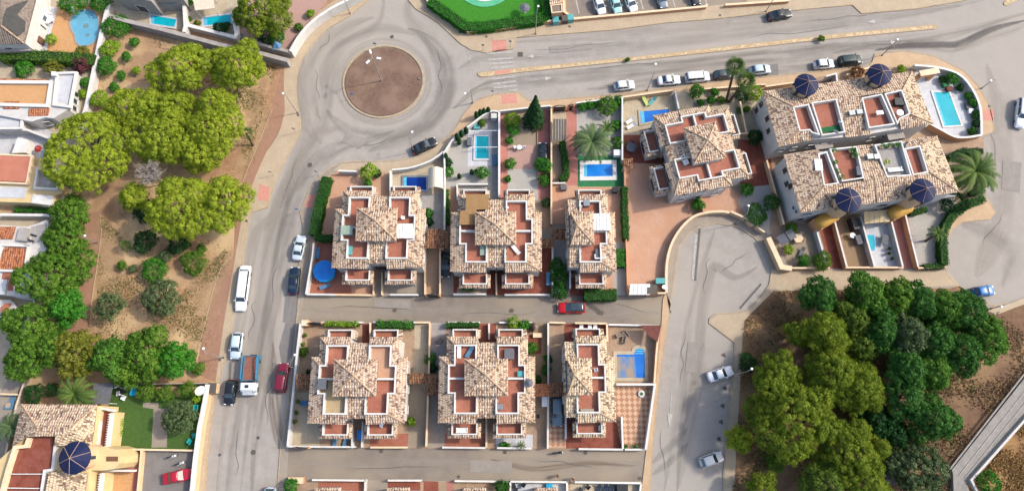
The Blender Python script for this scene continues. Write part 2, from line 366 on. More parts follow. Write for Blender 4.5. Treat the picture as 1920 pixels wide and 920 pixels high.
pmat('black_plastic', '#26282a', '#1e2022', scale=3, rough=0.5, k=1.0)
pmat('rubber', '#1f1f20', '#2a2a2a', scale=6, rough=0.8, k=1.0)
pmat('rim', '#a0a4a8', rough=0.3, metal=0.8, k=1.2)
pmat('lamp_red', '#a01818', rough=0.2, k=1.2, spec=0.6)
pmat('lamp_clear', '#e8ecee', rough=0.1, k=1.3, spec=0.6)
pmat('iron', '#5d564e', '#4b453f', scale=5, rough=0.7, k=1.3)
pmat('brown_wood', '#7d5a42', '#684834', scale=3, k=1.5)
pmat('beige_cloth', '#ddd2bd', '#d2c6b0', scale=1.5, k=1.5)
pmat('white_cloth', '#ecece8', '#dededa', scale=1.5, k=1.45)
pmat('taupe_cloth', '#8d7d70', '#7f7064', scale=2, k=1.5)
pmat('maroon_cloth', '#6f4038', '#623630', scale=1.5, k=1.4)
pmat('slate_cloth', '#6d6f74', '#606268', scale=1.5, k=1.5)
pmat('teal_plastic', '#5fa8a8', '#539a9b', scale=2, rough=0.4, k=1.4)
pmat('cyan_plastic', '#2aa9d6', '#1f9bc8', scale=2, rough=0.35, k=1.4)
pmat('blue_cloth', '#5d87a8', '#4f7898', scale=2, k=1.5)
pmat('blue_cover', '#1f7ed2', '#1a70c2', scale=1.2, rough=0.4, k=1.4)
pmat('red_plastic', '#b8372e', '#a82f27', scale=2, rough=0.5, k=1.4)
pmat('purple_cloth', '#8577b0', '#7a6ca4', scale=2, k=1.4)
pmat('orange_tile', '#d98152', '#c87046', scale=3, k=1.6)
pmat('bark', '#6b5644', '#55432f', scale=4, bump=0.6, k=1.4)
pmat('grey_twig', '#a39a92', '#8f867f', scale=4, k=1.4)
pmat('salmon_roof', '#c9826a', '#bd765f', scale=0.6, detail=7, k=1.6)
pmat('dark_shade_net', '#6a6157', '#5c544b', scale=2, k=1.4)
pmat('skin', '#c79576', k=1.4)
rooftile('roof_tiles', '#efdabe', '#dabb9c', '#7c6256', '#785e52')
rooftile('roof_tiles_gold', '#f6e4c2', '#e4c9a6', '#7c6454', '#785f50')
rooftile('roof_tiles_pink', '#efdac2', '#dabb9f', '#7c6256', '#785e52')
rooftile('roof_tiles_brown', '#b58866', '#996c50', '#5f4232', '#543a2d')
rooftile('roof_tiles_terracotta', '#dd9a6e', '#cb8259', '#97573b', '#96583f')
rooftile('roof_tiles_grey', '#a39383', '#95867a', '#7d6f64', '#82756a')
brickmat('straw_mat', '#b99262', '#a98356', '#8a6a45', bw=0.12, bh=2.5, ms=0.02, uv=True, noise_c='#9d7a50', nscale=2)
brickmat('cone_ribs', '#1d2c58', '#18254d', '#10193a', bw=0.25, bh=4, ms=0.03, uv=True, k=1.25, rough=0.4)
watermat('water_deep', '#2f7ad0', '#1f66c2')
watermat('water_blue', '#2f8ce0', '#1f78d2')
watermat('water_cyan', '#12b4c4', '#0fa6b8')
watermat('water_teal', '#1795a6', '#138698')
watermat('water_pale', '#74b4cc', '#66a8c4')
watermat('water_navy', '#0e3f9e', '#0c3688')
decalmat('tyre_and_shade', '#766e67', 0.24, noise=0.8)
decalmat('tyre_soft', '#787069', 0.18, noise=0.5)
decalmat('dust_pale', '#bdb2a4', 0.38, noise=0.6)
decalmat('sand_patch', '#d2b088', 0.75, noise=0.45, stretch=(1, .8, 1), lo=.32, hi=.68)
decalmat('sand_dry', '#c3a07c', 0.7, noise=0.5, stretch=(1, .8, 1), lo=.32, hi=.68)
decalmat('brown_stain', '#7d6452', 0.4, noise=0.8)
decalmat('tar', '#6c6865', 0.6, noise=0.3, lo=0.1, hi=0.35)
decalmat('paint_worn', '#d8d3ca', 0.7, noise=1.5, stretch=(1, 1, 1), lo=0.25, hi=0.5)
decalmat('paint_faint', '#cfc8bc', 0.5, noise=1.5, stretch=(1, 1, 1), lo=0.3, hi=0.55)
decalmat('wet', '#958c83', 0.22, noise=0.5, lo=0.2, hi=0.45)

# ------------------------------------------------------------------ ground and roads
structure('ground', MB().sheet([(-1500, -1500), (1500, -1500), (1500, 1500), (-1500, 1500)], -0.3), 'dirt_far')
structure('road', MB().sheet([(-130, -40), (130, -40), (130, 130), (-130, 130)], 0.0), 'asphalt')
Z = 0.13
KERB = []
def kerbline(pts, name='kerb', closed=False, w=0.16):
    q = PP(pts, Z + 0.012)
    return structure(name, MB().path(q, 0.0, Z + 0.012, w, closed), 'kerb')
# two cross streets, darker asphalt of their own
structure('side_street', MB().sheet(PP([(562, 553), (1248, 553), (1244, 609), (556, 602)]), 0.004), 'asphalt_street')
structure('side_street', MB().sheet(PP([(537, 836), (1216, 841), (1208, 902), (530, 899)]), 0.004), 'asphalt_street')

# west block: pavement from the kerb inwards, then the open dirt park
W_KERB = [(700, -60), (690, 0), (656, 29), (612, 55), (586, 81), (565, 112), (556, 140), (554, 165), (557, 196), (563, 225), (563, 240), (559, 255), (546, 278), (530, 310), (515, 343), (504, 378), (502, 388), (470, 398), (466, 412), (454, 494), (437, 590), (422, 673), (405, 731), (395, 792), (388, 860), (380, 1000)]
area('pavement', W_KERB + [(330, 1000), (352, 930), (372, 780), (398, 712), (421, 597), (439, 494), (448, 440), (455, 398), (470, 350), (499, 286), (520, 255), (528, 234), (530, 156), (532, 118), (535, 100), (544, 85), (563, 55), (586, 30), (617, 8), (659, -30), (660, -60)], Z, 'pavement')
kerbline(W_KERB)
PARK = [(534, 100), (534, 118), (532, 156), (534, 210), (528, 234), (515, 260), (499, 286), (481, 325), (465, 370), (455, 398), (448, 440), (439, 494), (421, 597), (404, 716), (385, 722), (340, 1000), (-200, 1000), (-200, -100), (659, -100), (659, -20), (600, 20), (560, 60)]
area('park_ground', PARK, Z + 0.005, 'dirt_park')
pmat('dirt_red', '#b38c72', '#9c755e', scale=1.1, detail=10, bump=0.8, bscale=5, c3='#a88068', scale3=0.3)
area('park_slope', [(448, 360), (455, 398), (448, 440), (439, 494), (421, 597), (404, 716), (366, 700), (386, 600), (400, 540), (415, 500), (438, 478), (440, 420)], Z + 0.009, 'dirt_red', z0=0.0)
area('park_slope', [(512, 190), (531, 125), (534, 210), (528, 234), (515, 260), (499, 286), (481, 325), (465, 370), (452, 350), (480, 280)], Z + 0.009, 'dirt_red', z0=0.0)
area('park_slope', [(188, 395), (192, 440), (182, 500), (172, 560), (166, 620), (120, 640), (120, 560), (150, 480), (160, 400)], Z + 0.009, 'dirt_red', z0=0.0)
# north block
N_KERB = [(760, -60), (766, 0), (779, 16), (818, 39), (844, 63), (863, 81), (883, 93), (912, 98.6), (962, 91), (969.6, 70), (1055, 63), (1147, 56), (1251, 42), (1340, 35), (1434.6, 25), (1520, 16), (1598.5, 9), (1616, 25), (1718, 16), (1803, 1.6), (1900, -30), (1990, -60)]
area('pavement', N_KERB + [(1990, -120), (760, -120)], Z, 'pavement')
kerbline(N_KERB)
# centre block
C_N = [(556, 548), (560, 500), (570, 430), (563, 398), (570, 380), (580, 354), (600, 328), (622, 312), (640, 305), (662, 301), (700, 303), (740, 301), (775, 296), (805, 283), (830, 262), (845, 250), (857, 237), (868, 216), (886, 194), (902, 184), (923, 177), (972, 172), (990, 188), (1019, 188), (1147, 177), (1277, 162), (1340, 152), (1425, 145), (1526, 134), (1630, 123), (1636, 117), (1641, 101), (1665, 96), (1693, 95), (1750, 104), (1807, 132), (1835, 161), (1854, 195), (1865, 240), (1863, 249), (1843, 258), (1842, 289), (1848, 369), (1868, 397), (1855, 411), (1837, 412), (1805, 416), (1785, 430), (1776, 446), (1773, 475), (1776, 514), (1791, 532), (1830, 560), (1864, 573), (1890, 568), (1930, 553), (2050, 500), (2050, 600)]
C_S = [(2050, 1000), (1355, 1000), (1357, 885), (1365, 779), (1375, 685), (1378, 642), (1330, 605), (1331, 596), (1343, 588), (1379, 586), (1403, 581), (1427, 557), (1443, 533), (1447, 505), (1437, 471), (1415, 445), (1382, 424), (1343, 418), (1315, 423), (1291, 437), (1273, 464), (1267, 504), (1257, 568), (1255, 583), (1249, 552)]
BLK = C_N + C_S
area('pavement', BLK, Z, 'pavement_grey')
kerbline(C_N[:40]); kerbline(C_N[40:55]); kerbline(C_S[1:26])
# warm pavement on the street front and by the north east corner
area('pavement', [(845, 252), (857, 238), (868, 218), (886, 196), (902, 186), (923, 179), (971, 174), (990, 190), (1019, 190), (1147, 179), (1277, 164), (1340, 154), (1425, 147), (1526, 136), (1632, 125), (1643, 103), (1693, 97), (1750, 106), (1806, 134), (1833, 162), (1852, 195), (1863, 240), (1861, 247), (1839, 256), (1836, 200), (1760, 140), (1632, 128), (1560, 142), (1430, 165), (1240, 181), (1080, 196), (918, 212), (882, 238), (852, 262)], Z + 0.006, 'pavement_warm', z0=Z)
area('pavement', [(640, 307), (700, 305), (740, 303), (775, 298), (805, 285), (830, 264), (845, 253), (850, 265), (830, 290), (790, 310), (726, 324), (668, 324), (625, 320)], Z + 0.006, 'pavement', z0=Z)
# east strip beside the parking bays and around the turning head
area('pavement', [(1446, 505), (1470, 505), (1776, 508), (1800, 535), (1499, 545), (1451, 545), (1427, 569), (1396, 600), (1392, 638), (1384, 783), (1372, 1000), (1356, 1000), (1359, 885), (1367, 779), (1377, 685), (1380, 642), (1332, 605), (1333, 598), (1345, 590), (1380, 588), (1405, 583), (1429, 558), (1445, 534)], Z + 0.006, 'pavement', z0=Z)
area('pavement', [(1864, 575), (1890, 570), (1930, 555), (1930, 566), (1890, 583), (1868, 590), (1850, 580)], Z + 0.006, 'pavement', z0=Z)
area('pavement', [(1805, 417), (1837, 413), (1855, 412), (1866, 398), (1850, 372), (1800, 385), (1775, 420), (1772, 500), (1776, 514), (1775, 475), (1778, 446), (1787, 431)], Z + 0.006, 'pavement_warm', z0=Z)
# east strip of the lower middle blocks and west strip beside the left street
E_STRIP = [(1249, 548), (1257, 568), (1253, 600), (1243, 658), (1232, 750), (1224, 834), (1214, 1000), (1196, 1000), (1205, 900), (1212, 840), (1220, 779), (1230, 700), (1240, 611), (1243, 560)]
area('pavement', E_STRIP, Z, 'pavement_warm'); kerbline([(1257, 568), (1253, 600), (1243, 658), (1232, 750), (1224, 834), (1214, 1000)])
W_STRIP = [(575, 440), (573, 549), (557, 604), (557, 660), (541, 840), (538, 898), (534, 1000), (512, 1000), (521, 908), (525, 847), (535, 792), (550, 664), (556, 600), (561, 549), (567, 500), (573, 440)]
area('pavement', W_STRIP, Z + 0.004, 'pavement_grey'); kerbline([(512, 1000), (521, 908), (525, 847), (535, 792), (550, 664), (556, 600), (561, 549), (567, 500)])
# coloured crossing ramps
for q in ([(486, 344), (507, 352), (502, 378), (483, 374)], [(578, 366), (594, 364), (586, 390), (570, 388)], [(922, 76), (949, 75), (950, 95), (923, 97)], [(939, 178), (967, 176), (970, 193), (942, 195)], [(1844, 205), (1862, 205), (1864, 226), (1842, 226)]):
    structure('crossing_ramp', MB().sheet(PP(q, Z + 0.012), Z + 0.012), 'tactile')
# median with pebble paving
MED = [(896, 137), (930, 132.5), (954, 130), (1199, 106), (1340, 90), (1561, 65), (1747, 47), (1756, 48), (1758, 51), (1752, 54), (1561, 72), (1340, 97), (1199, 112), (964, 136.5), (915, 143), (902, 143.5), (897, 141)]
brickmat('median_paving', '#dcc298', '#c4a67e', '#a98e6c', bw=0.35, bh=0.25, ms=0.04, noise_c='#e6d2ac', nscale=2)
area('median', MED, Z, 'median_paving'); kerbline(MED, closed=True, w=0.14)
structure('crossing_ramp', MB().sheet(PP([(927, 133.5), (957, 130.5), (957, 136.5), (928, 140)], Z + 0.01), Z + 0.01), 'tactile')
area('median', [(1882, 6), (1886, 1), (1900, -8), (1930, -20), (1930, -10), (1905, 2), (1890, 10), (1884, 10)], Z, 'median_paving')
# roundabout island
c0 = P(719, 152); e1 = P(794, 152); RR = (e1 - c0).length
isl = [(c0.x + RR*math.cos(a), c0.y + RR*0.985*math.sin(a) - 0.1) for a in [2*math.pi*i/64 for i in range(64)]]
isl2 = [(c0.x + (RR-0.35)*math.cos(a), c0.y + (RR*0.985-0.35)*math.sin(a) - 0.1) for a in [2*math.pi*i/64 for i in range(64)]]
structure('roundabout_kerb', MB().path(isl, 0, Z + 0.03, 0.3, True), 'kerb')
structure('roundabout_island', MB().prism(isl2, 0, Z + 0.02), 'dirt_round')
# dirt under the wood on the right
area('wood_ground', [(1427, 569), (1451, 545), (1499, 545), (1780, 540), (1800, 536), (1850, 582), (1868, 590), (1930, 566), (2100, 500), (2100, 1000), (1372, 1000), (1384, 783), (1392, 638), (1396, 600)], Z + 0.012, 'dirt_wood', z0=0)
pmat('dry_grass', '#9a7248', '#7c5836', scale=1.2, detail=9, bump=0.8, c3='#b08a58', scale3=0.3)
area('dry_verge', [(1920, 785), (1815, 915), (1790, 1000), (2100, 1000), (2100, 560)], Z + 0.03, 'dry_grass', z0=0)

# ------------------------------------------------------------------ marks on the road
def ring(r0, a0, a1, w_, m, z, n=40, cx=719, cy=152):
    c = P(cx, cy); pts = []
    for i in range(n+1):
        a = R(a0 + (a1-a0)*i/n); pts.append((c.x + r0*math.cos(a), c.y + r0*math.sin(a)))
    v_, f_, uv_ = ribbon(pts, w_, z, None, abs(a1-a0) < 359); me = bpy.data.meshes.new('tyre_marks'); me.from_pydata(v_, [], f_); me.materials.append(MATS[m])
    ul = me.uv_layers.new(name='UVMap')
    for lp in me.loops: ul.data[lp.index].uv = uv_[lp.vertex_index]
    o = bpy.data.objects.new('tyre_marks', me); COL.objects.link(o); tag(o, kind='structure')
ring(RR+4.3, -150, 70, 4.6, 'tyre_and_shade', 0.006); ring(RR+3.6, 60, 200, 3.2, 'tyre_soft', 0.007); ring(RR+6.2, 100, 215, 3.5, 'tyre_soft', 0.008)
ring(RR+1.0, 0, 360, 1.6, 'dust_pale', 0.009); ring(RR+9, 110, 230, 4.0, 'dust_pale', 0.010)
for i, (px, ww, m) in enumerate([
    ([(720, -30), (715, 30), (690, 60), (640, 90), (618, 140), (610, 200), (590, 260), (560, 320), (530, 380), (505, 470), (490, 560), (475, 650), (450, 760), (430, 900), (425, 960)], 3.4, 'tyre_soft'),
    ([(740, 245), (690, 262), (640, 275), (600, 298), (570, 335), (552, 370), (540, 410), (528, 480), (512, 560), (500, 640), (492, 720), (480, 820), (470, 940)], 3.6, 'tyre_and_shade'),
    ([(560, 330), (535, 400), (520, 470), (505, 560), (487, 650), (470, 760), (450, 930)], 1.6, 'tyre_soft'),
    ([(770, -20), (765, 30), (800, 70), (830, 120), (835, 180), (800, 230), (740, 262), (690, 285)], 3.8, 'tyre_soft'),
    ([(860, 130), (900, 110), (960, 108), (1100, 96), (1300, 74), (1500, 50), (1700, 28), (1920, -20)], 3.0, 'tyre_soft'),
    ([(850, 205), (900, 165), (960, 158), (1100, 143), (1300, 120), (1500, 98), (1700, 78), (1800, 60), (1940, 20)], 3.0, 'tyre_and_shade'),
    ([(860, 190), (930, 150), (1100, 133), (1300, 113), (1500, 92), (1640, 80), (1760, 75)], 1.2, 'tyre_soft'),
    ([(960, 80), (1147, 66), (1300, 50), (1450, 34), (1600, 22), (1800, 12)], 3.0, 'dust_pale'),
    ([(575, 90), (560, 160), (572, 230), (545, 320), (515, 400), (480, 440), (462, 540), (445, 640), (425, 760), (405, 940)], 2.4, 'dust_pale'),
    ([(640, 240), (600, 250), (575, 285), (545, 350), (525, 390)], 3.0, 'dust_pale'),
    ([(1640, 95), (1700, 86), (1760, 84), (1800, 82), (1860, 55), (1925, 38)], 1.6, 'tar'),
    ([(1560, 100), (1640, 88), (1720, 88), (1790, 92), (1830, 70), (1870, 52)], 1.8, 'tyre_and_shade'),
    ([(1100, 168), (1250, 152), (1420, 138), (1580, 124), (1638, 112)], 2.6, 'tyre_and_shade'),  # shade by the parked cars, painted as a dark strip along their lane
    ([(600, 245), (560, 300), (530, 350), (508, 420), (490, 500)], 2.0, 'dust_pale'),
    ([(1790, 95), (1850, 70), (1925, 45)], 2.6, 'dust_pale'),
    ([(1120, 170), (1200, 140), (1300, 128), (1430, 118), (1560, 108)], 2.0, 'tyre_soft'),
    ([(1850, 120), (1870, 200), (1880, 300), (1880, 400), (1850, 480), (1830, 520)], 4.5, 'dust_pale'),
    ([(1420, 500), (1380, 520), (1340, 500), (1325, 540), (1315, 600), (1310, 660), (1300, 720), (1280, 800), (1270, 920)], 2.2, 'wet'),
    ([(1340, 430), (1320, 490), (1300, 570), (1285, 650), (1278, 740), (1262, 830), (1245, 920)], 1.8, 'tyre_soft'),
    ([(1270, 920), (1300, 760), (1320, 640)], 2.4, 'dust_pale'),
    ([(1220, 870), (1262, 830), (1290, 800)], 1.2, 'wet'), ([(1222, 890), (1262, 860), (1290, 830)], 1.2, 'wet'),
    ([(512, 640), (514, 720), (520, 780), (530, 830)], 1.5, 'brown_stain'), ([(505, 735), (512, 790), (524, 840)], 1.2, 'brown_stain'),
    ([(1840, 600), (1870, 580), (1925, 562)], 0.6, 'brown_stain'),
    ([(560, 580), (700, 582), (900, 584), (1100, 585), (1240, 586)], 2.2, 'dust_pale'),
    ([(540, 866), (700, 870), (900, 868), (1100, 872), (1210, 868)], 2.6, 'dust_pale'),
    ([(920, 860), (1000, 878), (1100, 868), (1190, 872)], 1.0, 'brown_stain'),
    ([(1100, 570), (1118, 580), (1125, 590)], 1.0, 'tar'),
    ([(1800, 420), (1860, 440), (1900, 480), (1880, 540)], 4.0, 'tyre_soft'),
]):
    strip('road_wear_and_shade', px, ww, m, z=0.012 + 0.0015*i)
ZP = 0.062
def paint(px, w_, m='paint_worn'): return strip('road_marking', px, w_, m, z=ZP, curve=False)
# zebra crossings
for a, b in (((913, 101), (960, 98)), ((915, 113), (962, 109)), ((917, 121), (963, 117)), ((920, 129), (964, 125)),
             ((922, 149), (966, 143.5)), ((924, 158), (967, 153)), ((925, 165.5), (969, 161)), ((955, 170.5), (972, 168.5))): paint([a, b], 0.5)
for k in range(5): paint([(875+k*2.6, 92+k*9), (876.5+k*2.6, 98+k*9)], 0.35, 'paint_faint')
# bays beside the right hand road
for (x0, y0, x1, y1) in ((1328, 664, 1374, 650), (1324, 693, 1372, 680), (1316, 730, 1370, 711), (1314, 762, 1369, 742), (1311, 795, 1366, 775), (1308, 826, 1361, 808), (1304, 858, 1359, 840), (1302, 893, 1357, 873), (1300, 920, 1355, 905)): paint([(x0, y0), (x1, y1)], 0.14, 'paint_faint')
def arrow(a, b, w_=0.14, head=1.2):
    paint([a, b], w_); A = P(*a); B = P(*b); d = (B-A).normalized(); n_ = Vector((-d.y, d.x, 0))
    me = MB(); me.sheet([B + n_*0.42, B - n_*0.42, B + d*head], ZP + 0.002); structure('road_marking', me, 'paint_arrow')
pmat('paint_arrow', '#cfc9c0', '#b5aea4', scale=4, detail=6)
arrow((1259, 733), (1256, 775), 0.18, 2.2); arrow((1306, 440), (1300, 520), 0.9, 0.5)
arrow((1672, 39), (1640, 41), 0.15, 1.6); arrow((1645, 82), (1670, 80), 0.15, 1.2); arrow((995, 151), (1022, 148), 0.15, 1.3); arrow((1025, 104), (1000, 106), 0.12, 1.2)
MATS['tar2'] = MATS['tar']
strip('drain_cover', [(1312, 428), (1303, 526)], 0.55, 'tar', z=ZP+0.004, curve=False); strip('drain_cover', [(1427, 532), (1387, 578)], 0.45, 'tar', z=ZP+0.004, curve=False)
for q in ([(530, 553), (548, 554), (540, 602), (525, 601)], [(505, 838), (526, 839), (520, 897), (500, 896)]):
    pts = q + [q[0]]
    for a, b in zip(pts[:-1], pts[1:]): paint([a, b], 0.12, 'paint_faint')
# patches of repaired asphalt
for q in ([(536, 552), (559, 552), (554, 604), (531, 604)], [(536, 605), (555, 605), (548, 664), (530, 690), (524, 650)], [(1640, 99), (1660, 84), (1925, 30), (1925, 12), (1640, 76)], [(1340, 152), (1460, 141), (1458, 120), (1340, 132)]):
    structure('road_patch', MB().sheet(PP(q), 0.058), 'asphalt_patch') if q[0][0] != 1640 else None
for q in ([(470, 700), (486, 702), (480, 760), (462, 757)], [(1030, 88), (1110, 80), (1112, 92), (1032, 100)], [(650, 250), (690, 262), (676, 280), (640, 266)], [(1290, 640), (1312, 642), (1306, 700), (1284, 697)], [(700, 560), (770, 561), (770, 578), (700, 577)], [(880, 862), (960, 864), (960, 886), (880, 884)], [(1880, 300), (1915, 305), (1912, 360), (1878, 355)]):
    structure('road_patch', MB().sheet(PP(q), 0.0585), 'asphalt_worn')
rs_ = random.Random(11)
for k, (x, y, dx, dy) in enumerate(((590, 130, 10, 60), (620, 60, -20, 40), (560, 300, -30, 70), (520, 480, -12, 90), (478, 560, -10, 80), (505, 700, -6, 100), (450, 800, -8, 90), (1000, 95, 160, -14), (1100, 130, 150, -16), (1400, 70, 200, -22), (1500, 40, 150, -14), (820, 90, 10, 90), (730, 260, -60, 20), (1330, 480, -10, 70), (1400, 470, -50, 40), (1285, 620, -12, 100), (1240, 800, 6, 90), (1850, 200, 20, 120), (1880, 400, -40, 60), (620, 575, 160, 4), (860, 590, 150, -3), (1150, 570, 60, 14), (650, 880, 180, -6), (1000, 860, 120, 16))):
    pts = [(x+dx*t+rs_.uniform(-4, 4), y+dy*t+rs_.uniform(-3, 3)) for t in (0, .2, .4, .6, .8, 1)]
    strip('road_crack', pts, .13, 'tar', z=.0595 + .0002*k, curve=True)
# parking lot at the top
structure('parking_lot', MB().prism(PP([(1060, -60), (1062, 22), (1078, 32), (1324, 12), (1400, 4), (1400, -60)], 0.14), 0.0, 0.14), 'asphalt_street')
for k in range(9):
    x = 1072 + k*30; structure('road_marking', MB().prism(PP([(x, -30), (x+2, -30), (x+15, 26-k*2), (x+13, 26-k*2)], 0.145), 0.14, 0.145), 'paint_arrow')
# sandy tracks in the park
for i, (px, ww, m) in enumerate([
    ([(330, 60), (300, 90), (315, 130), (400, 175)], 4.5, 'sand_patch'),
    ([(235, 150), (260, 130), (290, 100)], 3.5, 'sand_dry'),
    ([(195, 420), (205, 470), (205, 540), (190, 590), (200, 640)], 3.4, 'sand_patch'), ([(215, 400), (220, 440), (200, 520), (230, 550)], 3.0, 'sand_patch'),
    ([(440, 470), (420, 490), (400, 530), (380, 590), (360, 650), (350, 700)], 2.4, 'sand_patch'), ([(330, 600), (360, 560), (385, 520), (430, 470)], 2.6, 'sand_dry'),
    ([(230, 640), (290, 620), (340, 600)], 3.0, 'sand_dry'), ([(470, 170), (490, 220), (480, 260), (455, 300), (450, 340)], 2.4, 'sand_patch'),
    ([(500, 120), (480, 180), (470, 240)], 2.0, 'sand_dry'), ([(200, 350), (190, 400), (195, 450)], 2.2, 'sand_dry')]):
    strip('sandy_track', px, ww*1.7, m, z=Z + 0.014 + 0.002*i)
# low kerb stones edging the park's planting bed
structure('path_edge', MB().path(PP([(510, 205), (480, 280), (455, 340)], Z+0.05), Z, Z+0.09, 0.1), 'kerb')
structure('path_edge', MB().path(PP([(436, 480), (415, 500), (400, 540), (386, 600), (372, 650), (365, 700)], Z+0.05), Z, Z+0.09, 0.1), 'kerb')
structure('path_edge', MB().path(PP([(188, 400), (190, 440), (182, 500), (172, 560), (168, 610)], Z+0.05), Z, Z+0.09, 0.1), 'kerb')
# ------------------------------------------------------------------ the terraced villas: one plan, traced once, set on seven plots
AP = 8.8
BASE0 = P(911.7, 703.5, AP)
def T(zx, zy, h):
    q = P(770 + zx/3.287, 580 + zy/3.287, h); return (q.x - BASE0.x, q.y - BASE0.y, h)
def TT(l, h): return [T(a, b, h) for a, b in l]
def window(parent, c, ang, w_, h_, name='window', frame='white_trim', shutter=None, door=False):
    """frame proud of the wall, dark pane inside; ang = outward direction; c = centre on the wall face (parent's frame)"""
    d = Vector((math.cos(ang), math.sin(ang), 0)); s = Vector((-d.y, d.x, 0)); c = Vector(c)
    mb = MB(); t = 0.08; rz = ang - math.pi/2
    for sg in (-1, 1): mb.box(c + s*sg*(w_/2) + d*0.03, (t, 0.12, h_ + t), rz); mb.box(c + Vector((0, 0, sg*h_/2)) + d*0.03, (w_ - t*1.02, 0.116, t), rz)
    f = mb.build(name, frame, parent)
    MB().box(c + d*0.012, (w_-t, 0.03, h_-t), rz).build('pane', 'window_glass', f)
    if not door: MB().box(c + d*0.09 - Vector((0, 0, h_/2+0.075)), (w_+0.2, 0.2, 0.06), rz).build('sill', frame, f)
    return f
def mirror(pts, s): return [(p[0]*s, *p[1:]) for p in pts]
def villa_half(root, s, floors, trim='white_trim', tiles='roof_tiles', tower=True, balc_floor='roof_floor', flip=False):
    """one dwelling: s=+1 right half, s=-1 its mirror image"""
    G = lambda l, h: mirror(TT(l, h), s)
    def B(mb, name, m, **k): return mb.build(name, m, root, **k)
    mb = MB(); mb.prism(G([(466, 225), (532, 225), (532, 180), (712, 180), (712, 300), (753, 300), (753, 682), (532, 682), (532, 655), (466, 655)], 5.4), 0, 5.34)
    B(mb, 'wall', 'white_wall')
    B(MB().prism(G([(540, 122), (690, 122), (690, 178), (540, 178)], 3.0), 0, 2.98), 'balcony_base', 'white_wall')
    B(MB().prism(G([(528, 690), (690, 690), (690, 772), (528, 772)], 3.0), 0, 2.98), 'balcony_base', 'white_wall')
    # terraces
    B(MB().prism(G([(538, 225), (667, 225), (667, 343), (702, 343), (702, 424), (590, 424), (590, 315), (538, 315)], 5.6), 5.345, 5.6), 'terrace_floor', floors[0])
    B(MB().prism(G([(590, 426), (702, 426), (702, 512), (662, 512), (662, 637), (530, 637), (530, 520), (590, 520)], 5.6), 5.345, 5.605), 'terrace_floor', floors[1])
    pw = MB(); hP = 6.45
    pw.path(G([(538, 310), (538, 220), (668, 220), (668, 343), (704, 343), (704, 513), (663, 513), (663, 638), (528, 638), (528, 525)], hP), 5.35, hP, 0.24)
    o = B(pw, 'parapet', trim)
    B(MB().path(G([(592, 424), (700, 424)], 6.3), 5.61, 6.3, 0.3), 'dividing_wall', trim)
    # roofs sloping outwards
    hi, lo = 6.22, 5.45
    def F_(l): return [(q[0]*s, q[1], q[2]) for q in [T(a, b, h) for a, b, h in l]]
    rf = MB()
    for poly in ([(532, 212, hi), (673, 212, hi), (722, 166, lo), (532, 166, lo)],
                 [(673, 212, hi), (722, 166, lo), (722, 290, lo), (673, 345, hi)],
                 [(673, 338, hi), (710, 338, hi), (767, 290, lo), (722, 288, lo)],
                 [(708, 338, hi), (767, 290, lo), (767, 512, lo), (708, 512, hi)],
                 [(667, 508, hi+.03), (767, 508, lo+.01), (767, 696, lo), (667, 641, hi)],
                 [(530, 641, hi), (667, 641, hi), (767, 696, lo), (530, 704, lo)]):
        rf.slab(F_(poly), 0.11)
    B(rf, 'roof', tiles, uv='roof')
    for a, b in (((673, 212, hi), (722, 166, lo)), ((667, 641, hi), (767, 696, lo)), ((710, 338, hi), (767, 290, lo))):
        A_, B_ = F_([a])[0], F_([b])[0]; B(MB().cyl((A_[0], A_[1], A_[2]+.03), (B_[0], B_[1], B_[2]+.03), 0.1, 0.1, 6), 'ridge_tiles', 'ridge_clay')
    # balconies
    B(MB().prism(G([(548, 128), (684, 128), (684, 176), (548, 176)], 3.05), 2.985, 3.05), 'balcony_floor', balc_floor)
    B(MB().path(G([(544, 180), (544, 124), (688, 124), (688, 180)], 3.95), 2.99, 3.95, 0.2), 'parapet', trim)
    B(MB().prism(G([(534, 692), (682, 692), (682, 764), (534, 764)], 3.05), 2.985, 3.05), 'balcony_floor', balc_floor)
    B(MB().path(G([(532, 700), (532, 767), (684, 767), (684, 700)], 3.95), 2.99, 3.95, 0.2), 'parapet', trim)
    a_, b_ = 3.75, 3.4
    cp = MB()
    for poly in ([(688, 700, a_), (688, 767, a_), (712, 792, b_), (712, 700, b_)], [(529, 770, a_), (687, 770, a_), (712, 792, b_), (506, 792, b_)], [(528, 700, a_), (528, 770, a_), (506, 792, b_), (506, 700, b_)],
                 ):
        cp.slab(F_(poly), 0.1)
    B(cp, 'tiled_coping', tiles, uv='roof')
    for poly in ([(692, 124, a_), (716, 124, b_), (716, 178, b_), (692, 178, a_)], [(540, 124, a_), (520, 124, b_), (520, 178, b_), (540, 178, a_)]):
        B(MB().slab(F_(poly), 0.1), 'tiled_coping', tiles, uv='roof')
    # windows and doors on the facades
    xe = T(753, 400, 5.4)[0]; ys = T(600, 682, 5.4)[1]; yn = T(600, 180, 5.4)[1]
    for yy in (T(0, 360, 5.4)[1], T(0, 480, 5.4)[1], T(0, 610, 5.4)[1]):
        window(root, (xe*s, yy, 4.2), 0 if s > 0 else math.pi, 1.1, 1.1); window(root, (xe*s, yy, 1.5), 0 if s > 0 else math.pi, 1.2, 1.2)
    xm = T(610, 400, 5.4)[0]*s
    window(root, (xm, ys, 4.15), -math.pi/2, 2.2, 2.0, 'balcony_door', door=True); window(root, (xm, yn, 4.15), math.pi/2, 2.2, 2.0, 'balcony_door', door=True)
    window(root, (xm, T(0, 772, 3)[1], 1.2), -math.pi/2, 2.4, 2.1, 'patio_door', door=True); window(root, (xm, T(0, 122, 3)[1], 1.2), math.pi/2, 2.4, 2.1, 'patio_door', door=True)
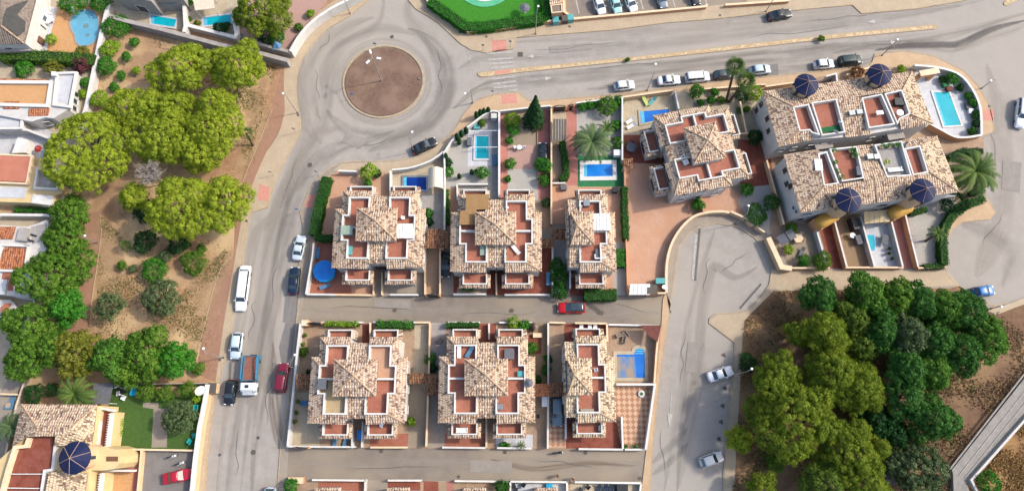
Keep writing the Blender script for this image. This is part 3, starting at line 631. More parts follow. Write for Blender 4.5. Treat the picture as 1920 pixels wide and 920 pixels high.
    window(root, (T(499, 0, 5.4)[0]*s, T(0, 655, 5.4)[1], 1.1), -math.pi/2, 1.0, 2.0, 'front_door', frame='brown_wood', door=True)
pmat('ridge_clay', '#dcbf9a', '#b08a6a', scale=6, detail=6, k=1.7, lo=0.4, hi=0.6)
def villa_core(root, tiles, x0=332, x1=600, ax=466, cut=None):
    """stair tower with the pyramid roof and the low roofs north and south of it"""
    def B(mb, name, m, **k): return mb.build(name, m, root, **k)
    e = 7.7
    B(MB().prism(TT([(x0+14, 318), (x1-14, 318), (x1-14, 518), (x0+14, 518)], e), 5.35, e-0.02), 'tower_wall', 'white_wall')
    c = [T(x0, 303, e), T(x1, 303, e), T(x1, 532, e), T(x0, 532, e)]; a = T(ax, 405, AP)
    rf = MB()
    for i in range(4): rf.slab([c[i], c[(i+1) % 4], a], 0.1)
    B(rf, 'pyramid_roof', tiles, uv='roof')
    for q in c: B(MB().cyl((q[0], q[1], q[2]+.03), (a[0], a[1], a[2]+.03), 0.1, 0.1, 6), 'ridge_tiles', 'ridge_clay')
    lo, hi = 5.55, 6.5; l, r = (x0+70, 540) if cut is None else (cut, 540)
    B(MB().slab([T(l, 203, lo), T(r, 203, lo), T(r, 318, hi), T(l, 318, hi)], 0.11), 'low_roof', tiles, uv='roof')
    B(MB().slab([T(l, 518, hi), T(r, 518, hi), T(r, 668, lo), T(l, 668, lo)], 0.11), 'low_roof', tiles, uv='roof')
def villa(apx, label, floors_r, floors_l=None, tiles='roof_tiles', trim='white_trim', rz=0.0, group='tile roofed villas on one plan', bf='roof_floor'):
    b = P(apx[0], apx[1], AP); root = thing('villa', label, 'house', (b.x, b.y, Z), rz, group)
    villa_half(root, 1, floors_r, trim, tiles, balc_floor=bf)
    if floors_l: villa_half(root, -1, floors_l, trim, tiles, balc_floor=bf); villa_core(root, tiles)
    else:
        villa_core(root, tiles, 464, 617, 503, cut=462)
        MB().prism(TT([(465.8, 225), (460, 225), (460, 655), (465.8, 655)], 5.4), 0, 5.335).build('party_wall', 'white_wall', root)
        mb = MB(); mb.slab([T(450, 230, 5.4), T(462, 230, 5.9), T(462, 655, 5.9), T(450, 655, 5.4)], 0.1)
        mb.build('side_coping', tiles, root, uv='roof')
        xw = T(460, 0, 5.4)[0]
        for yy in (300, 420, 560): window(root, (xw, T(0, yy, 5.4)[1], 3.8), math.pi, 1.0, 1.1)
    return root
A_ = villa((704.4, 415), 'double villa at the west end of the upper row, white pergola roof on one terrace', ('roof_floor', 'roof_floor'), ('roof_floor', 'roof_floor'))
B_ = villa((929.5, 422), 'double villa in the middle of the upper row, straw mats over its north west terrace', ('roof_floor', 'roof_floor'), ('roof_floor', 'roof_floor'))
C_ = villa((1071.5, 422), 'narrow single villa of the upper row beside the big salmon yard', ('roof_floor', 'roof_floor'))
D_ = villa((663.5, 704.5), 'double villa of the lower row with two cream floored terraces', ('terracotta_yard', 'roof_floor'), ('roof_floor', 'sand_floor'), 'roof_tiles_pink')
E_ = villa((911.7, 703.5), 'double villa in the middle of the lower row with parasols and loungers on its terraces', ('roof_floor', 'roof_floor'), ('roof_floor', 'roof_floor'))
F_ = villa((1065.5, 702), 'narrow single villa of the lower row beside the chequered patio', ('roof_floor', 'roof_floor'), None, 'roof_tiles_gold')
G_ = villa((1327, 263), 'turned double villa west of the blue coned terrace block', ('roof_floor', 'roof_floor'), ('roof_floor', 'roof_floor'), 'roof_tiles', 'white_trim', R(-79))
# ------------------------------------------------------------------ walls, hedges, slabs
def gwall(px, h, label, m='white_wall', t=0.22, cap='white_trim', closed=False, cat='garden wall', name='garden_wall', z0=0.0, group=None, ch=0.05):
    """free standing wall traced along its top line; coping is a part"""
    q = PP(px, h); c = cen(q); loc = (c.x, c.y, z0)
    o = MB().path(q, z0, h - (0.06 if cap else 0), t, closed).build(name, m, loc=loc); tag(o, label, cat, group); o['_w'] = loc
    if cap: MB().path(q, h-0.058, h+ch-0.05, t+0.07, closed).build('coping', cap, o)
    return o
def fol_attr(me, tint):
    a = me.attributes.new('tint', 'FLOAT', 'POINT'); a.data.foreach_set('value', tint.astype(np.float32))
def leaves_mesh(name, centers, normals, size, tint, rng, mat, aspect=0.7):
    """one small quad per leaf clump, numpy built"""
    n = len(centers); nr = normals/np.maximum(1e-6, np.linalg.norm(normals, axis=1))[:, None]
    t = rng.normal(size=(n, 3)); t -= (t*nr).sum(1)[:, None]*nr; t /= np.maximum(1e-6, np.linalg.norm(t, axis=1))[:, None]
    b = np.cross(nr, t); s = (size*rng.uniform(0.6, 1.3, n))[:, None]
    V = np.stack([centers - t*s - b*s*aspect*0.3, centers - b*s*aspect, centers + t*s + b*s*aspect*0.2, centers + b*s*aspect], 1).reshape(-1, 3)
    me = bpy.data.meshes.new(name); me.vertices.add(4*n); me.vertices.foreach_set('co', V.astype(np.float32).ravel())
    me.loops.add(4*n); me.loops.foreach_set('vertex_index', np.arange(4*n, dtype=np.int32))
    me.polygons.add(n); me.polygons.foreach_set('loop_start', np.arange(0, 4*n, 4, dtype=np.int32)); me.polygons.foreach_set('loop_total', np.full(n, 4, dtype=np.int32))
    me.update(calc_edges=True); fol_attr(me, np.repeat(tint, 4)); me.materials.append(MATS[mat]); me.validate(); return me
leafmat('leaf_pine', '#8ea42c', '#bccb42', k=1.4, trans=.5)
leafmat('leaf_pine_olive', '#6f8a24', '#9cac38', k=1.55, trans=.45)
leafmat('leaf_pine_dark', '#567428', '#7c9636', k=1.6, trans=.35)
leafmat('leaf_broad', '#4a7e2a', '#74a43c', k=1.6, trans=.35)
leafmat('leaf_broad_dark', '#386c2a', '#5c923c', k=1.6, trans=.35)
leafmat('leaf_row', '#4a7a22', '#7aa236', k=1.65, trans=.35)
leafmat('leaf_row_yellow', '#6f7a24', '#97983a', k=1.8)
leafmat('leaf_olive', '#51693e', '#76895a', k=1.7)
leafmat('leaf_bush', '#2f7a1c', '#58a02e', k=1.7)
leafmat('leaf_lime', '#6fa020', '#a8c436', k=1.6)
leafmat('leaf_hedge', '#2a6018', '#3f8024', k=1.7)
leafmat('leaf_dark', '#1d4a1e', '#2f6428', k=1.7)
leafmat('leaf_conifer', '#1d4a22', '#335e2a', k=1.7)
leafmat('leaf_palm', '#3f6a28', '#7c9840', k=2.4, trans=.15)
leafmat('leaf_palm_grey', '#4d6c3a', '#7f9660', k=2.1, trans=.15)
leafmat('leaf_rust', '#7c4a30', '#8f6a40', k=1.6)
leafmat('leaf_magenta', '#8a2c5a', '#5a5a30', k=1.6)
leafmat('leaf_lawn_hedge', '#2b7a18', '#3f9420', k=1.6)
def crown_mesh(name, lobes, puff_r, per, leaf, rng, mat, base=0.0, jit=0.35, low=-0.25):
    """crown = lobes; every lobe carries puffs over its dome; every puff is a ball of leaves"""
    L = np.array(lobes, float); C = []; T_ = []; Nn = []; Sz = []
    for i, (x, y, z, r, rz) in enumerate(L):
        n = max(6, int(3.3*r*(r+rz)/2/(puff_r**2)))
        k = np.arange(n)+0.5; cz = 1-(1-low)*k/n; th = np.pi*(1+5**0.5)*k + rng.uniform(0, 6)
        sr = np.sqrt(np.maximum(0, 1-cz**2)); d = np.stack([sr*np.cos(th), sr*np.sin(th), cz], 1) + rng.normal(0, 0.06, (n, 3))
        rr = rng.uniform(0.82, 1.08, n)[:, None]
        p = np.array([x, y, z]) + d*rr*np.array([r-puff_r*0.5, r-puff_r*0.5, rz-puff_r*0.4])
        keep = np.ones(n, bool)
        for j, (x2, y2, z2, r2, rz2) in enumerate(L):
            if j != i: q = (p-np.array([x2, y2, z2]))/np.array([r2, r2, rz2]); keep &= (q**2).sum(1) > 0.42
        p = p[keep]; d = d[keep]
        for c, dd in zip(p, d):
            pr = puff_r*rng.uniform(0.65, 1.2); m = int(per*(pr/puff_r)**2)
            u = rng.normal(size=(m, 3)); u /= np.linalg.norm(u, axis=1)[:, None]; u[:, 2] = np.abs(u[:, 2])*0.9 - 0.25
            rad = rng.uniform(0.55, 1.0, m)[:, None]
            C.append(c + u*rad*pr*np.array([1, 1, 0.85])); Nn.append(u + rng.normal(0, jit, (m, 3)) + dd*0.3)
            T_.append(np.clip(rng.normal(0.45, 0.25) + rng.normal(0, 0.12, m) + 0.1*dd[2], 0, 1)); Sz.append(np.full(m, leaf))
    C = np.concatenate(C); return leaves_mesh(name, C, np.concatenate(Nn), np.concatenate(Sz), np.concatenate(T_), rng, mat)
def limbs(root, h, r, rng, lobes, trunk_r=0.25, m='bark'):
    mb = MB(); fk = h*0.42; mb.cyl((0, 0, -0.1), (0.15, 0.1, fk), trunk_r, trunk_r*0.7, 9, False)
    mb.build('trunk', m, root, smooth=True)
    for x, y, z, rr, rz in lobes[:6]:
        b = MB(); mid = (x*0.5+0.1, y*0.5+0.1, fk+(z-fk)*0.55)
        b.cyl((0.15, 0.1, fk-0.15), mid, trunk_r*0.5, trunk_r*0.35, 6, False); b.cyl(mid, (x*.85, y*.85, z-rz*0.15), trunk_r*0.35, trunk_r*0.12, 6, False)
        b.build('limb', m, root, smooth=True)
def tree(px, rpx, h, label, mat, kind='pine', name='pine_tree', cat='tree', group=None, lob=None, seed=None, squash=1.0, ang=0.0):
    """px = crown centre in the survey, rpx its radius there, h total height"""
    seed = int(px[0]*7+px[1]*13) if seed is None else seed; rng = np.random.default_rng(seed)
    zc = h*0.68; c = P(px[0], px[1], zc); rr = (P(px[0]+rpx, px[1], zc)-c).length*(1.0 if kind == 'olive' else 1.1 if mat == 'leaf_pine' else 1.12)
    root = thing(name, label, cat, (c.x, c.y, Z), 0, group)
    n = lob or (7 if rr > 3 else 4); lobes = []
    if kind == 'pine':
        lobes.append((0, 0, h*0.70, rr*0.66, h*0.27))
        n += 3
        for i in range(n):
            a = 2*math.pi*i/n + rng.uniform(-0.3, 0.3); d = rr*rng.uniform(0.42, 0.72); q = rr*rng.uniform(0.28, 0.48)
            lobes.append((d*math.cos(a), d*math.sin(a), h*rng.uniform(0.5, 0.68), q, q*0.85))
        pr, per, lf = 0.7, 100, 0.15
    elif kind == 'broad':
        lobes.append((0, 0, h*0.66, rr*0.6, h*0.3))
        for i in range(n+1):
            a = 2*math.pi*i/(n+1) + rng.uniform(-0.35, 0.35); d = rr*rng.uniform(0.45, 0.72); q = rr*rng.uniform(0.28, 0.46)
            lobes.append((d*math.cos(a), d*math.sin(a), h*rng.uniform(0.4, 0.72), q, q*0.9))
        pr, per, lf = 0.6, 62, 0.17
    elif kind == 'olive':
        lobes.append((0, 0, h*0.62, rr*0.72, h*0.3))
        for i in range(n+2):
            a = 2*math.pi*i/(n+2) + rng.uniform(-0.3, 0.3); d = rr*rng.uniform(0.55, 0.75); q = rr*rng.uniform(0.22, 0.34)
            lobes.append((d*math.cos(a), d*math.sin(a), h*rng.uniform(0.42, 0.62), q, q*0.9))
        pr, per, lf = 0.45, 44, 0.12
    if squash != 1.0:
        ca, sa = math.cos(ang), math.sin(ang); l2 = []
        for x, y, z, q, qz in lobes:
            u, v_ = x*ca+y*sa, (-x*sa+y*ca)*squash; l2.append((u*ca-v_*sa, u*sa+v_*ca, z, q*(0.5+0.5*squash), qz))
        lobes = l2
    me = crown_mesh('crown', lobes, pr, per, lf, rng, mat)
    o = bpy.data.objects.new('crown', me); COL.objects.link(o); o.parent = root
    limbs(root, h, rr, rng, lobes[1:], 0.12+rr*0.035)
    return root
def shrub(px, rpx, label, mat='leaf_bush', h=None, name='shrub', cat='shrub', sq=(1, 1), z0=Z, group=None, leaf=0.11):
    """low bush: stem + foliage"""
    rng = np.random.default_rng(int(px[0]*3+px[1]*5)); c0_ = P(px[0], px[1], 0.5); rr = (P(px[0]+rpx, px[1], 0.5)-c0_).length*1.2
    h = h or rr*1.5; c = P(px[0], px[1], z0+h*0.5)
    root = thing(name, label, cat, (c.x, c.y, z0), 0, group)
    lobes = [(0, 0, h*0.5, rr*0.75, h*0.5)]
    for i in range(5):
        a = 2*math.pi*i/5+rng.uniform(-.4, .4); d = rr*0.5; q = rr*rng.uniform(.4, .55); lobes.append((d*math.cos(a)*sq[0], d*math.sin(a)*sq[1], h*rng.uniform(.35, .6), q, h*0.35))
    lobes[0] = (0, 0, h*0.5, rr*0.75*min(sq), h*0.5)
    me = crown_mesh('foliage', lobes, max(0.14, min(0.34, rr*0.3)), 26, leaf, rng, mat)
    o = bpy.data.objects.new('foliage', me); COL.objects.link(o); o.parent = root
    MB().cyl((0, 0, -0.02), (0, 0, h*0.5), 0.05, 0.03, 6).build('stem', 'bark', root)
    return root
def hedge(px, w_, h, label, mat='leaf_hedge', rough=0.12, leaf=0.12, dens=42, z0=Z, name='hedge'):
    """clipped hedge along a line traced at its top"""
    rng = np.random.default_rng(int(px[0][0]+px[0][1]*9)); q = PP(px, h*0.9)
    c = cen(q); loc = (c.x, c.y, z0); C = []; N = []
    for a, b in zip(q[:-1], q[1:]):
        L = (b-a).length; d = (b-a).normalized(); nn = Vector((-d.y, d.x, 0)); n = int(L*(w_+2*h)*dens)
        u = rng.uniform(-0.03, L+0.03, n); s_ = rng.uniform(0, w_+2*h, n)
        off = np.where(s_ < h, -w_/2, np.where(s_ < h+w_, s_-h-w_/2, w_/2)); z = np.where(s_ < h, s_, np.where(s_ < h+w_, h, w_+2*h-s_))
        bump = np.sin(u*2.6+off*2)*rough*0.6 + rng.normal(0, rough*0.5, n)
        nx = np.where(s_ < h, -1.0, np.where(s_ < h+w_, 0, 1.0)); nz = np.where((s_ >= h) & (s_ < h+w_), 1.0, 0.15)
        pos = np.stack([a.x+d.x*u+nn.x*(off+nx*bump), a.y+d.y*u+nn.y*(off+nx*bump), z0+z+np.where(nz > .5, bump, 0)], 1)
        C.append(pos); N.append(np.stack([nn.x*nx, nn.y*nx, nz], 1)+rng.normal(0, .4, (n, 3)))
    C = np.concatenate(C)-np.array(loc); N = np.concatenate(N); t = np.clip(rng.normal(0.45, 0.25, len(C)), 0, 1)
    me = leaves_mesh('foliage', C, N, np.full(len(C), leaf), t, rng, mat)
    root = thing(name, label, 'hedge', loc, world=True); o = bpy.data.objects.new('foliage', me); COL.objects.link(o); o.parent = root
    MB().path(q, z0-0.02, z0+h-0.12, max(0.1, w_-0.25)).build('branches', 'hedge_core', root); return root
pmat('hedge_core', '#2c4a1c', '#20380f', scale=4, k=1.8)
def conifer(px_base, h, r, label, mat='leaf_conifer', name='conifer_tree', cat='tree', z0=Z, tiers=None, group=None, leaf=None):
    rng = np.random.default_rng(int(px_base[0]*11+px_base[1])); b = P(*px_base, z0); root = thing(name, label, cat, tuple(b), 0, group)
    n = int(900*h*r/3) if r > 0.6 else int(500*h); t = rng.uniform(0, 1, n)**0.75; a = rng.uniform(0, 2*np.pi, n)
    tz = (t*14) % 1.0 if r > 1 else rng.uniform(0, 1, n)
    rad = r*(1-t)*(0.75+0.3*(1-tz))*(0.85+0.15*np.sin(a*7+t*30))*rng.uniform(0.7, 1.02, n)+0.05 if r > 0.6 else r*np.sqrt(np.clip(np.sin(np.pi*np.clip(t*0.85+0.12, 0, 1)), 0.02, 1))*rng.uniform(0.8, 1.05, n)
    C = np.stack([rad*np.cos(a), rad*np.sin(a), 0.15+t*h*0.97], 1); N = np.stack([np.cos(a), np.sin(a), np.full(n, 0.7)], 1)+rng.normal(0, .35, (n, 3))
    me = leaves_mesh('crown' if r > .6 else 'foliage', C, N, np.full(n, leaf or (0.2 if r > 1 else 0.1)), np.clip(rng.normal(.45, .25, n), 0, 1), rng, mat)
    o = bpy.data.objects.new('crown', me); COL.objects.link(o); o.parent = root
    MB().cyl((0, 0, -0.05), (0, 0, h*0.9), 0.05+r*0.06, 0.02, 8).build('trunk', 'bark', root); return root
def palm(px, rpx, h, label, mat='leaf_palm', fronds=34, name='palm_tree', lean=(0, 0), z0=Z, up=0.5, base=None, width=0.16, arch=0.9, cat='palm'):
    """px = crown centre at trunk height h; base optional survey point of the foot"""
    rng = np.random.default_rng(int(px[0]*5+px[1]*3)); c = P(px[0], px[1], h); rr = (P(px[0]+rpx, px[1], h)-c).length
    b = P(base[0], base[1], z0) if base else Vector((c.x, c.y, z0)); root = thing(name, label, cat, tuple(b), 0)
    top = Vector((c.x-b.x, c.y-b.y, h-z0)); mid = top*0.5 + Vector((-top.x*0.12, -top.y*0.12, 0))
    mb = MB(); tr = 0.12+rr*0.045; mb.cyl((0, 0, -0.05), mid, tr*1.25, tr, 10, False); mb.cyl(mid, top, tr, tr*0.9, 10, True); mb.build('trunk', 'bark', root, smooth=True)
    C = []; N = []; Tt = []; Vv = []; Ff = []; tt = []
    for i in range(fronds):
        a = 2.39996*i + rng.uniform(-.15, .15); e = (i/fronds)*0.95-0.15+rng.uniform(-.1, .1)     # start elevation
        L = rr*rng.uniform(0.85, 1.12)*(1.12 if e < 0.6 else 1.0); n = 9; p = top.copy(); el = e+0.2; prev = None; pts = []
        for k in range(n+1):
            pts.append(p.copy()); st = L/n*1.08; p = p + Vector((math.cos(a)*math.cos(el), math.sin(a)*math.cos(el), math.sin(el)))*st; el -= arch*(1.3/n)*(1+k*0.12)
        side = Vector((-math.sin(a), math.cos(a), 0)); tint = float(np.clip(rng.normal(.5, .25), 0, 1))
        for k in range(n):
            A0 = pts[k]; A1 = pts[k+1]
            ll = rr*width*0.95*math.sin(math.pi*min(1, (k+1.2)/(n+1.6)))**0.6
            for j in range(3):
                q0 = A0.lerp(A1, j/3); q1 = A0.lerp(A1, j/3+0.34)
                for sg in (-1, 1):
                    d = (A1-A0).normalized(); tip = q0 + side*sg*ll + d*ll*0.55 + Vector((0, 0, -ll*0.25+rng.uniform(-.05, .05)))
                    o_ = len(Vv); Vv += [tuple(q0), tuple(q1), tuple(tip)]; Ff.append((o_, o_+1, o_+2)); tt += [tint+rng.uniform(-.15, .15)]*3
    me = bpy.data.meshes.new('fronds'); me.from_pydata(Vv, [], Ff); me.update(); fol_attr(me, np.clip(np.array(tt), 0, 1)); me.materials.append(MATS[mat])
    o = bpy.data.objects.new('fronds', me); COL.objects.link(o); o.parent = root; return root
def fanpalm(px, rpx, h, label, base=None, mat='leaf_palm', n=38):
    """fan palm: round pleated leaves on stalks"""
    rng = np.random.default_rng(int(px[0]*5+px[1]*31)); c = P(px[0], px[1], h); rr = (P(px[0]+rpx, px[1], h)-c).length
    b = P(base[0], base[1], Z) if base else Vector((c.x, c.y, Z)); root = thing('fan_palm', label, 'palm', tuple(b), 0)
    top = Vector((c.x-b.x, c.y-b.y, h-Z)); tr = 0.12+rr*0.05; MB().cyl((0, 0, -0.05), top*0.5, tr*1.2, tr, 10, False).cyl(top*0.5, top, tr, tr*.9, 10).build('trunk', 'bark', root, smooth=True)
    V = []; Fc = []; tt = []
    for i in range(n):
        a = 2.39996*i; el = 1.35-1.9*(i/n)+rng.uniform(-.1, .1); d = Vector((math.cos(a)*math.cos(el), math.sin(a)*math.cos(el), math.sin(el)))
        hub = top + d*rr*rng.uniform(.3, .6); s = Vector((-math.sin(a), math.cos(a), 0)); u = d.cross(s).normalized(); tint = float(np.clip(rng.normal(.5, .25), 0, 1)); L = rr*0.5
        for k in range(11):
            t0 = R(-105+210*k/11); t1 = R(-105+210*(k+0.55)/11); tm = (t0+t1)/2
            o_ = len(V); V += [tuple(hub), tuple(hub + (d*math.cos(t0)+s*math.sin(t0))*L*.6), tuple(hub + (d*math.cos(tm)+s*math.sin(tm))*L - Vector((0, 0, L*.3))), tuple(hub + (d*math.cos(t1)+s*math.sin(t1))*L*.6 + Vector((0, 0, .03)))]
            Fc.append((o_, o_+1, o_+2, o_+3)); tt += [tint]*4
        o_ = len(V); V += [tuple(top), tuple(top+s*.04), tuple(hub)]; Fc.append((o_, o_+1, o_+2)); tt += [.8]*3
    me = bpy.data.meshes.new('fronds'); me.from_pydata(V, [], Fc); me.update(); fol_attr(me, np.clip(np.array(tt), 0, 1)); me.materials.append(MATS[mat])
    o = bpy.data.objects.new('fronds', me); COL.objects.link(o); o.parent = root; return root

# ------------------------------------------------------------------ cars
def paint_mat(hexs):
    n = 'car_paint_' + hexs.strip('#')
    if n not in MATS:
        m = pmat(n, hexs, rough=0.38, k=1.5, spec=0.35); m.node_tree.nodes['Principled BSDF'].inputs['Coat Weight'].default_value = 0.2
    return n
def loft(sec, close=True):
    mb = MB(); n = len(sec[0]); vs = [p for s in sec for p in s]; fs = []
    for i in range(len(sec)-1):
        for j in range(n-1): fs.append((i*n+j, i*n+j+1, (i+1)*n+j+1, (i+1)*n+j))
    if close: fs.append(tuple(range(n))); fs.append(tuple(range((len(sec)-1)*n, len(sec)*n))[::-1])
    mb.add(vs, fs); return mb
def car(rear, front, color, label, kind='hatch', width=1.8, z0=0.0, roofc=None, group='cars parked in the streets', name='parked_car', cat='car'):
    a = P(*rear, z0+0.7); b = P(*front, z0+0.7); L = max(3.5, (b-a).length*0.99); c = (a+b)/2; rz = math.atan2(b.y-a.y, b.x-a.x)
    root = thing(name, label, cat, (c.x, c.y, z0+0.065 if z0 == 0 else z0), rz, group); pm = paint_mat(color); W = width/2; h = L/2
    # side profile: (x fraction, half width, bonnet height)
    tall = {'van': 0.28, 'suv': 0.18, 'hatch': 0.03, 'sedan': 0.0, 'limo': 0.03, 'estate': 0.04, 'coupe': -0.08}[kind]
    belt = 0.92 + tall*0.6; roof = 1.42 + tall
    hood0 = {'van': 0.52, 'suv': 0.44, 'hatch': 0.46, 'sedan': 0.42, 'limo': 0.62, 'estate': 0.44, 'coupe': 0.36}[kind]     # windscreen foot, fraction of half length
    wsf = hood0*h; wst = wsf - (0.62 if kind != 'van' else 0.45)*1.1
    rwf = {'van': -0.97, 'suv': -0.93, 'hatch': -0.88, 'sedan': -0.62, 'limo': -0.80, 'estate': -0.94, 'coupe': -0.60}[kind]*h; rwt = rwf + {'van': .15, 'suv': .3, 'hatch': .45, 'sedan': .6, 'limo': .4, 'estate': .35, 'coupe': .7}[kind]
    st = [(-h, .78, .62), (-h+.06, .86, .82), (-h+.25, .95, belt-.04), (rwf, .985, belt), (rwf*.4, 1, belt), (wsf*.4, 1, belt), (wsf, .985, belt-.01), (wsf+(h-wsf)*.6, .95, belt-.12), (h-.22, .9, belt-.22), (h-.06, .8, .62), (h, .70, .5)]
    sec = []
    for x, wf, zt in st:
        w_ = W*wf; sec.append([(x, w_*.9, .22), (x, w_, .34), (x, w_, zt*.72), (x, w_*.965, zt-.06), (x, w_*.88, zt), (x, w_*.45, zt+.03), (x, 0, zt+.04), (x, -w_*.45, zt+.03), (x, -w_*.88, zt), (x, -w_*.965, zt-.06), (x, -w_, zt*.72), (x, -w_, .34), (x, -w_*.9, .22)])
    loft(sec).build('body', pm, root, smooth=True)
    wb, wt = W*.90, W*.74                                            # glasshouse foot and roof half widths
    zb = belt + .02
    # glass panes
    def quad(n_, pts, m='glass_dark'): mb = MB(); mb.slab(pts, 0.02) if False else mb.add(pts, [(0, 1, 2, 3)]); return mb.build(n_, m, root, uv=None)
    quad('windscreen', [(wsf, -wb*.95, zb-.02), (wsf, wb*.95, zb-.02), (wst, wt*.96, roof-.03), (wst, -wt*.96, roof-.03)])
    quad('rear_window', [(rwf, wb*.93, zb), (rwf, -wb*.93, zb), (rwt, -wt*.94, roof-.03), (rwt, wt*.94, roof-.03)])
    for s in (-1, 1): quad('side_window', [(wsf-.12, s*wb, zb-.02), (rwf+.08, s*wb, zb-.01), (rwt+.04, s*wt, roof-.05), (wst-.02, s*wt, roof-.05)])
    # pillars
    for s in (-1, 1):
        for p, q in (((wsf, s*wb*.965, zb-.02), (wst, s*wt*.98, roof-.03)), ((rwf, s*wb*.95, zb), (rwt, s*wt*.96, roof-.03)), (((wsf+rwf)/2, s*wb*1.0, zb), ((wst+rwt)/2, s*wt*1.01, roof-.05))):
            MB().cyl(p, q, .045, .04, 5).build('pillar', pm, root)
    rs = []
    for x, wf, zt in ((rwt-.04, .93, roof-.045), (rwt+.25, 1, roof), ((rwt+wst)/2, 1.0, roof+.035), (wst-.25, 1, roof), (wst+.03, .95, roof-.045)):
        w_ = wt*wf*1.03; rs.append([(x, w_, zt-.05), (x, w_*.93, zt+.01), (x, w_*.5, zt+.035), (x, 0, zt+.045), (x, -w_*.5, zt+.035), (x, -w_*.93, zt+.01), (x, -w_, zt-.05)])
    rf_ = loft(rs).build('roof_panel', roofc or pm, root, smooth=True)
    for x in (-h*.62, h*.62):
        for s in (-1, 1):
            wh = MB().cyl((x, s*(W-.2), .32), (x, s*(W+.005), .32), .32, .32, 14).build('wheel', 'rubber', root)
            MB().cyl((x, s*(W+.006), .32), (x, s*(W+.02), .32), .2, .18, 10).build('rim', 'rim', wh)
    for s in (-1, 1):
        MB().box((h-.14, s*W*.62, .62), (.22, .34, .14)).build('headlight', 'lamp_clear', root)
        MB().box((-h+.08, s*W*.68, .76), (.14, .26, .2)).build('tail_light', 'lamp_red', root)
        MB().box((wsf-.18, s*(W+.08), belt+.06), (.14, .2, .13)).build('mirror', pm, root)
    MB().box((h-.02, 0, .38), (.06, .5, .11)).build('number_plate', 'white_plastic', root)
    return root

# ------------------------------------------------------------------ lamps, signs, covers
def lamp(base, head, h, label, group='street lamps on tall poles', arm=True, z0=Z):
    b = P(*base, z0); t = P(*head, h); root = thing('street_lamp', label, 'street lamp', tuple(b), 0, group); t = t-b; d = Vector((t.x, t.y, 0)); L = d.length; d = d.normalized() if L > .05 else Vector((1, 0, 0))
    MB().cyl((0, 0, 0), (0, 0, h-.5), .09, .05, 8).build('pole', 'pole_grey', root)
    MB().box((0, 0, .02), (.35, .35, .04)).build('base_plate', 'iron', root)
    MB().tube([(0, 0, h-.5), tuple(d*L*.4+Vector((0, 0, h-.1))), (t.x-d.x*.3, t.y-d.y*.3, h)], .045).build('arm', 'pole_grey', root)
    hd = MB(); hd.ball((t.x, t.y, h+.02), .22, 10, 5, .45); hd.build('lamp_head', 'white_plastic', root); return root
def sign(base, h, label, face='blue', ang=0.0):
    b = P(*base, Z); root = thing('traffic_sign', label, 'traffic sign', tuple(b), ang)
    MB().cyl((0, 0, 0), (0, 0, h), .035, .035, 6).build('pole', 'pole_grey', root)
    MB().cyl((0, -.02, h-.3), (0, -.06, h-.3), .3, .3, 16).build('sign_plate', 'blue_cover' if face == 'blue' else 'metal_grey', root); return root
def cover(px, r, label, sq=False, z=0.075):
    c = P(*px, z); mb = MB()
    if sq: mb.box((c.x, c.y, z), (r*2, r*2, .02))
    else: mb.cyl((c.x, c.y, z-.02), (c.x, c.y, z), r, r, 16)
    o = mb.build('manhole_cover', 'iron', loc=(c.x, c.y, z-.02)); tag(o, label, 'manhole cover', 'covers let into the streets'); return o

pmat('pool_steps', '#6cc4e0', '#54b0d4', scale=2, rough=.2, k=1.5)
# ------------------------------------------------------------------ pools and furniture
def pool(px, water, label, rim='white_tile', w_=0.35, z=Z+0.15, steps=None, name='swimming_pool', depth_rim=0.06):
    q = PP(px, z); c = cen(q); loc = (c.x, c.y, z); root = thing(name, label, 'swimming pool', loc, world=True)
    MB().path(q, z-.1, z+depth_rim, w_, True).build('pool_rim', rim, root)
    MB().sheet([(p.x, p.y) for p in q], z+.025).build('water', water, root)
    if len(q) == 4 and steps != 0:
        a, b, d_, e = [Vector(p) for p in q]; st_ = [a.lerp(b, .04), a.lerp(b, .16), e.lerp(d_, .16), e.lerp(d_, .04)]; MB().sheet([(p.x, p.y) for p in st_], z+.032).build('steps', 'pool_steps', root)
    return root
def lounger(px, ang, label, m='blue_cloth', z=Z, scale=1.0, name='sun_lounger'):
    b = P(*px, z+.3); root = thing(name, label, 'sun lounger', (b.x, b.y, z), ang)
    MB().box((-.25*scale, 0, .3), (1.35*scale, .62*scale, .09)).build('seat', m, root)
    MB().box((.66*scale, 0, .48), (.7*scale, .62*scale, .08), 0, ('Y', -.55)).build('backrest', m, root)
    for x in (-.75, .3):
        for y in (-.25, .25): MB().box((x*scale, y*scale, .13), (.06, .06, .26)).build('leg', 'white_plastic', root)
    return root
def table(px, r, label, m='white_plastic', z=Z, rnd_=True, ang=0, h=.74, cat='table'):
    b = P(*px, z+h); root = thing('table', label, cat, (b.x, b.y, z), ang); mb = MB()
    mb.cyl((0, 0, h-.04), (0, 0, h), r, r, 18) if rnd_ else mb.box((0, 0, h-.02), (r*2, r*1.2, .05)); mb.build('tabletop', m, root)
    for sx, sy in ((-1, -1), (-1, 1), (1, -1), (1, 1)): MB().box((sx*r*.6, sy*r*.4, (h-.05)/2), (.06, .06, h-.05)).build('leg', m, root)
    return root
def chair(px, ang, label, m='white_plastic', z=Z, s=1.0, group=None, cat='chair', name='garden_chair'):
    b = P(*px, z+.45); root = thing(name, label, cat, (b.x, b.y, z), ang, group)
    MB().box((0, 0, .43), (.5*s, .5*s, .06)).build('seat', m, root); MB().box((-.24*s, 0, .7), (.06, .48*s, .5)).build('backrest', m, root)
    for sx in (-.2, .2):
        for sy in (-.2, .2): MB().box((sx*s, sy*s, .2), (.04, .04, .4)).build('leg', m, root)
    return root
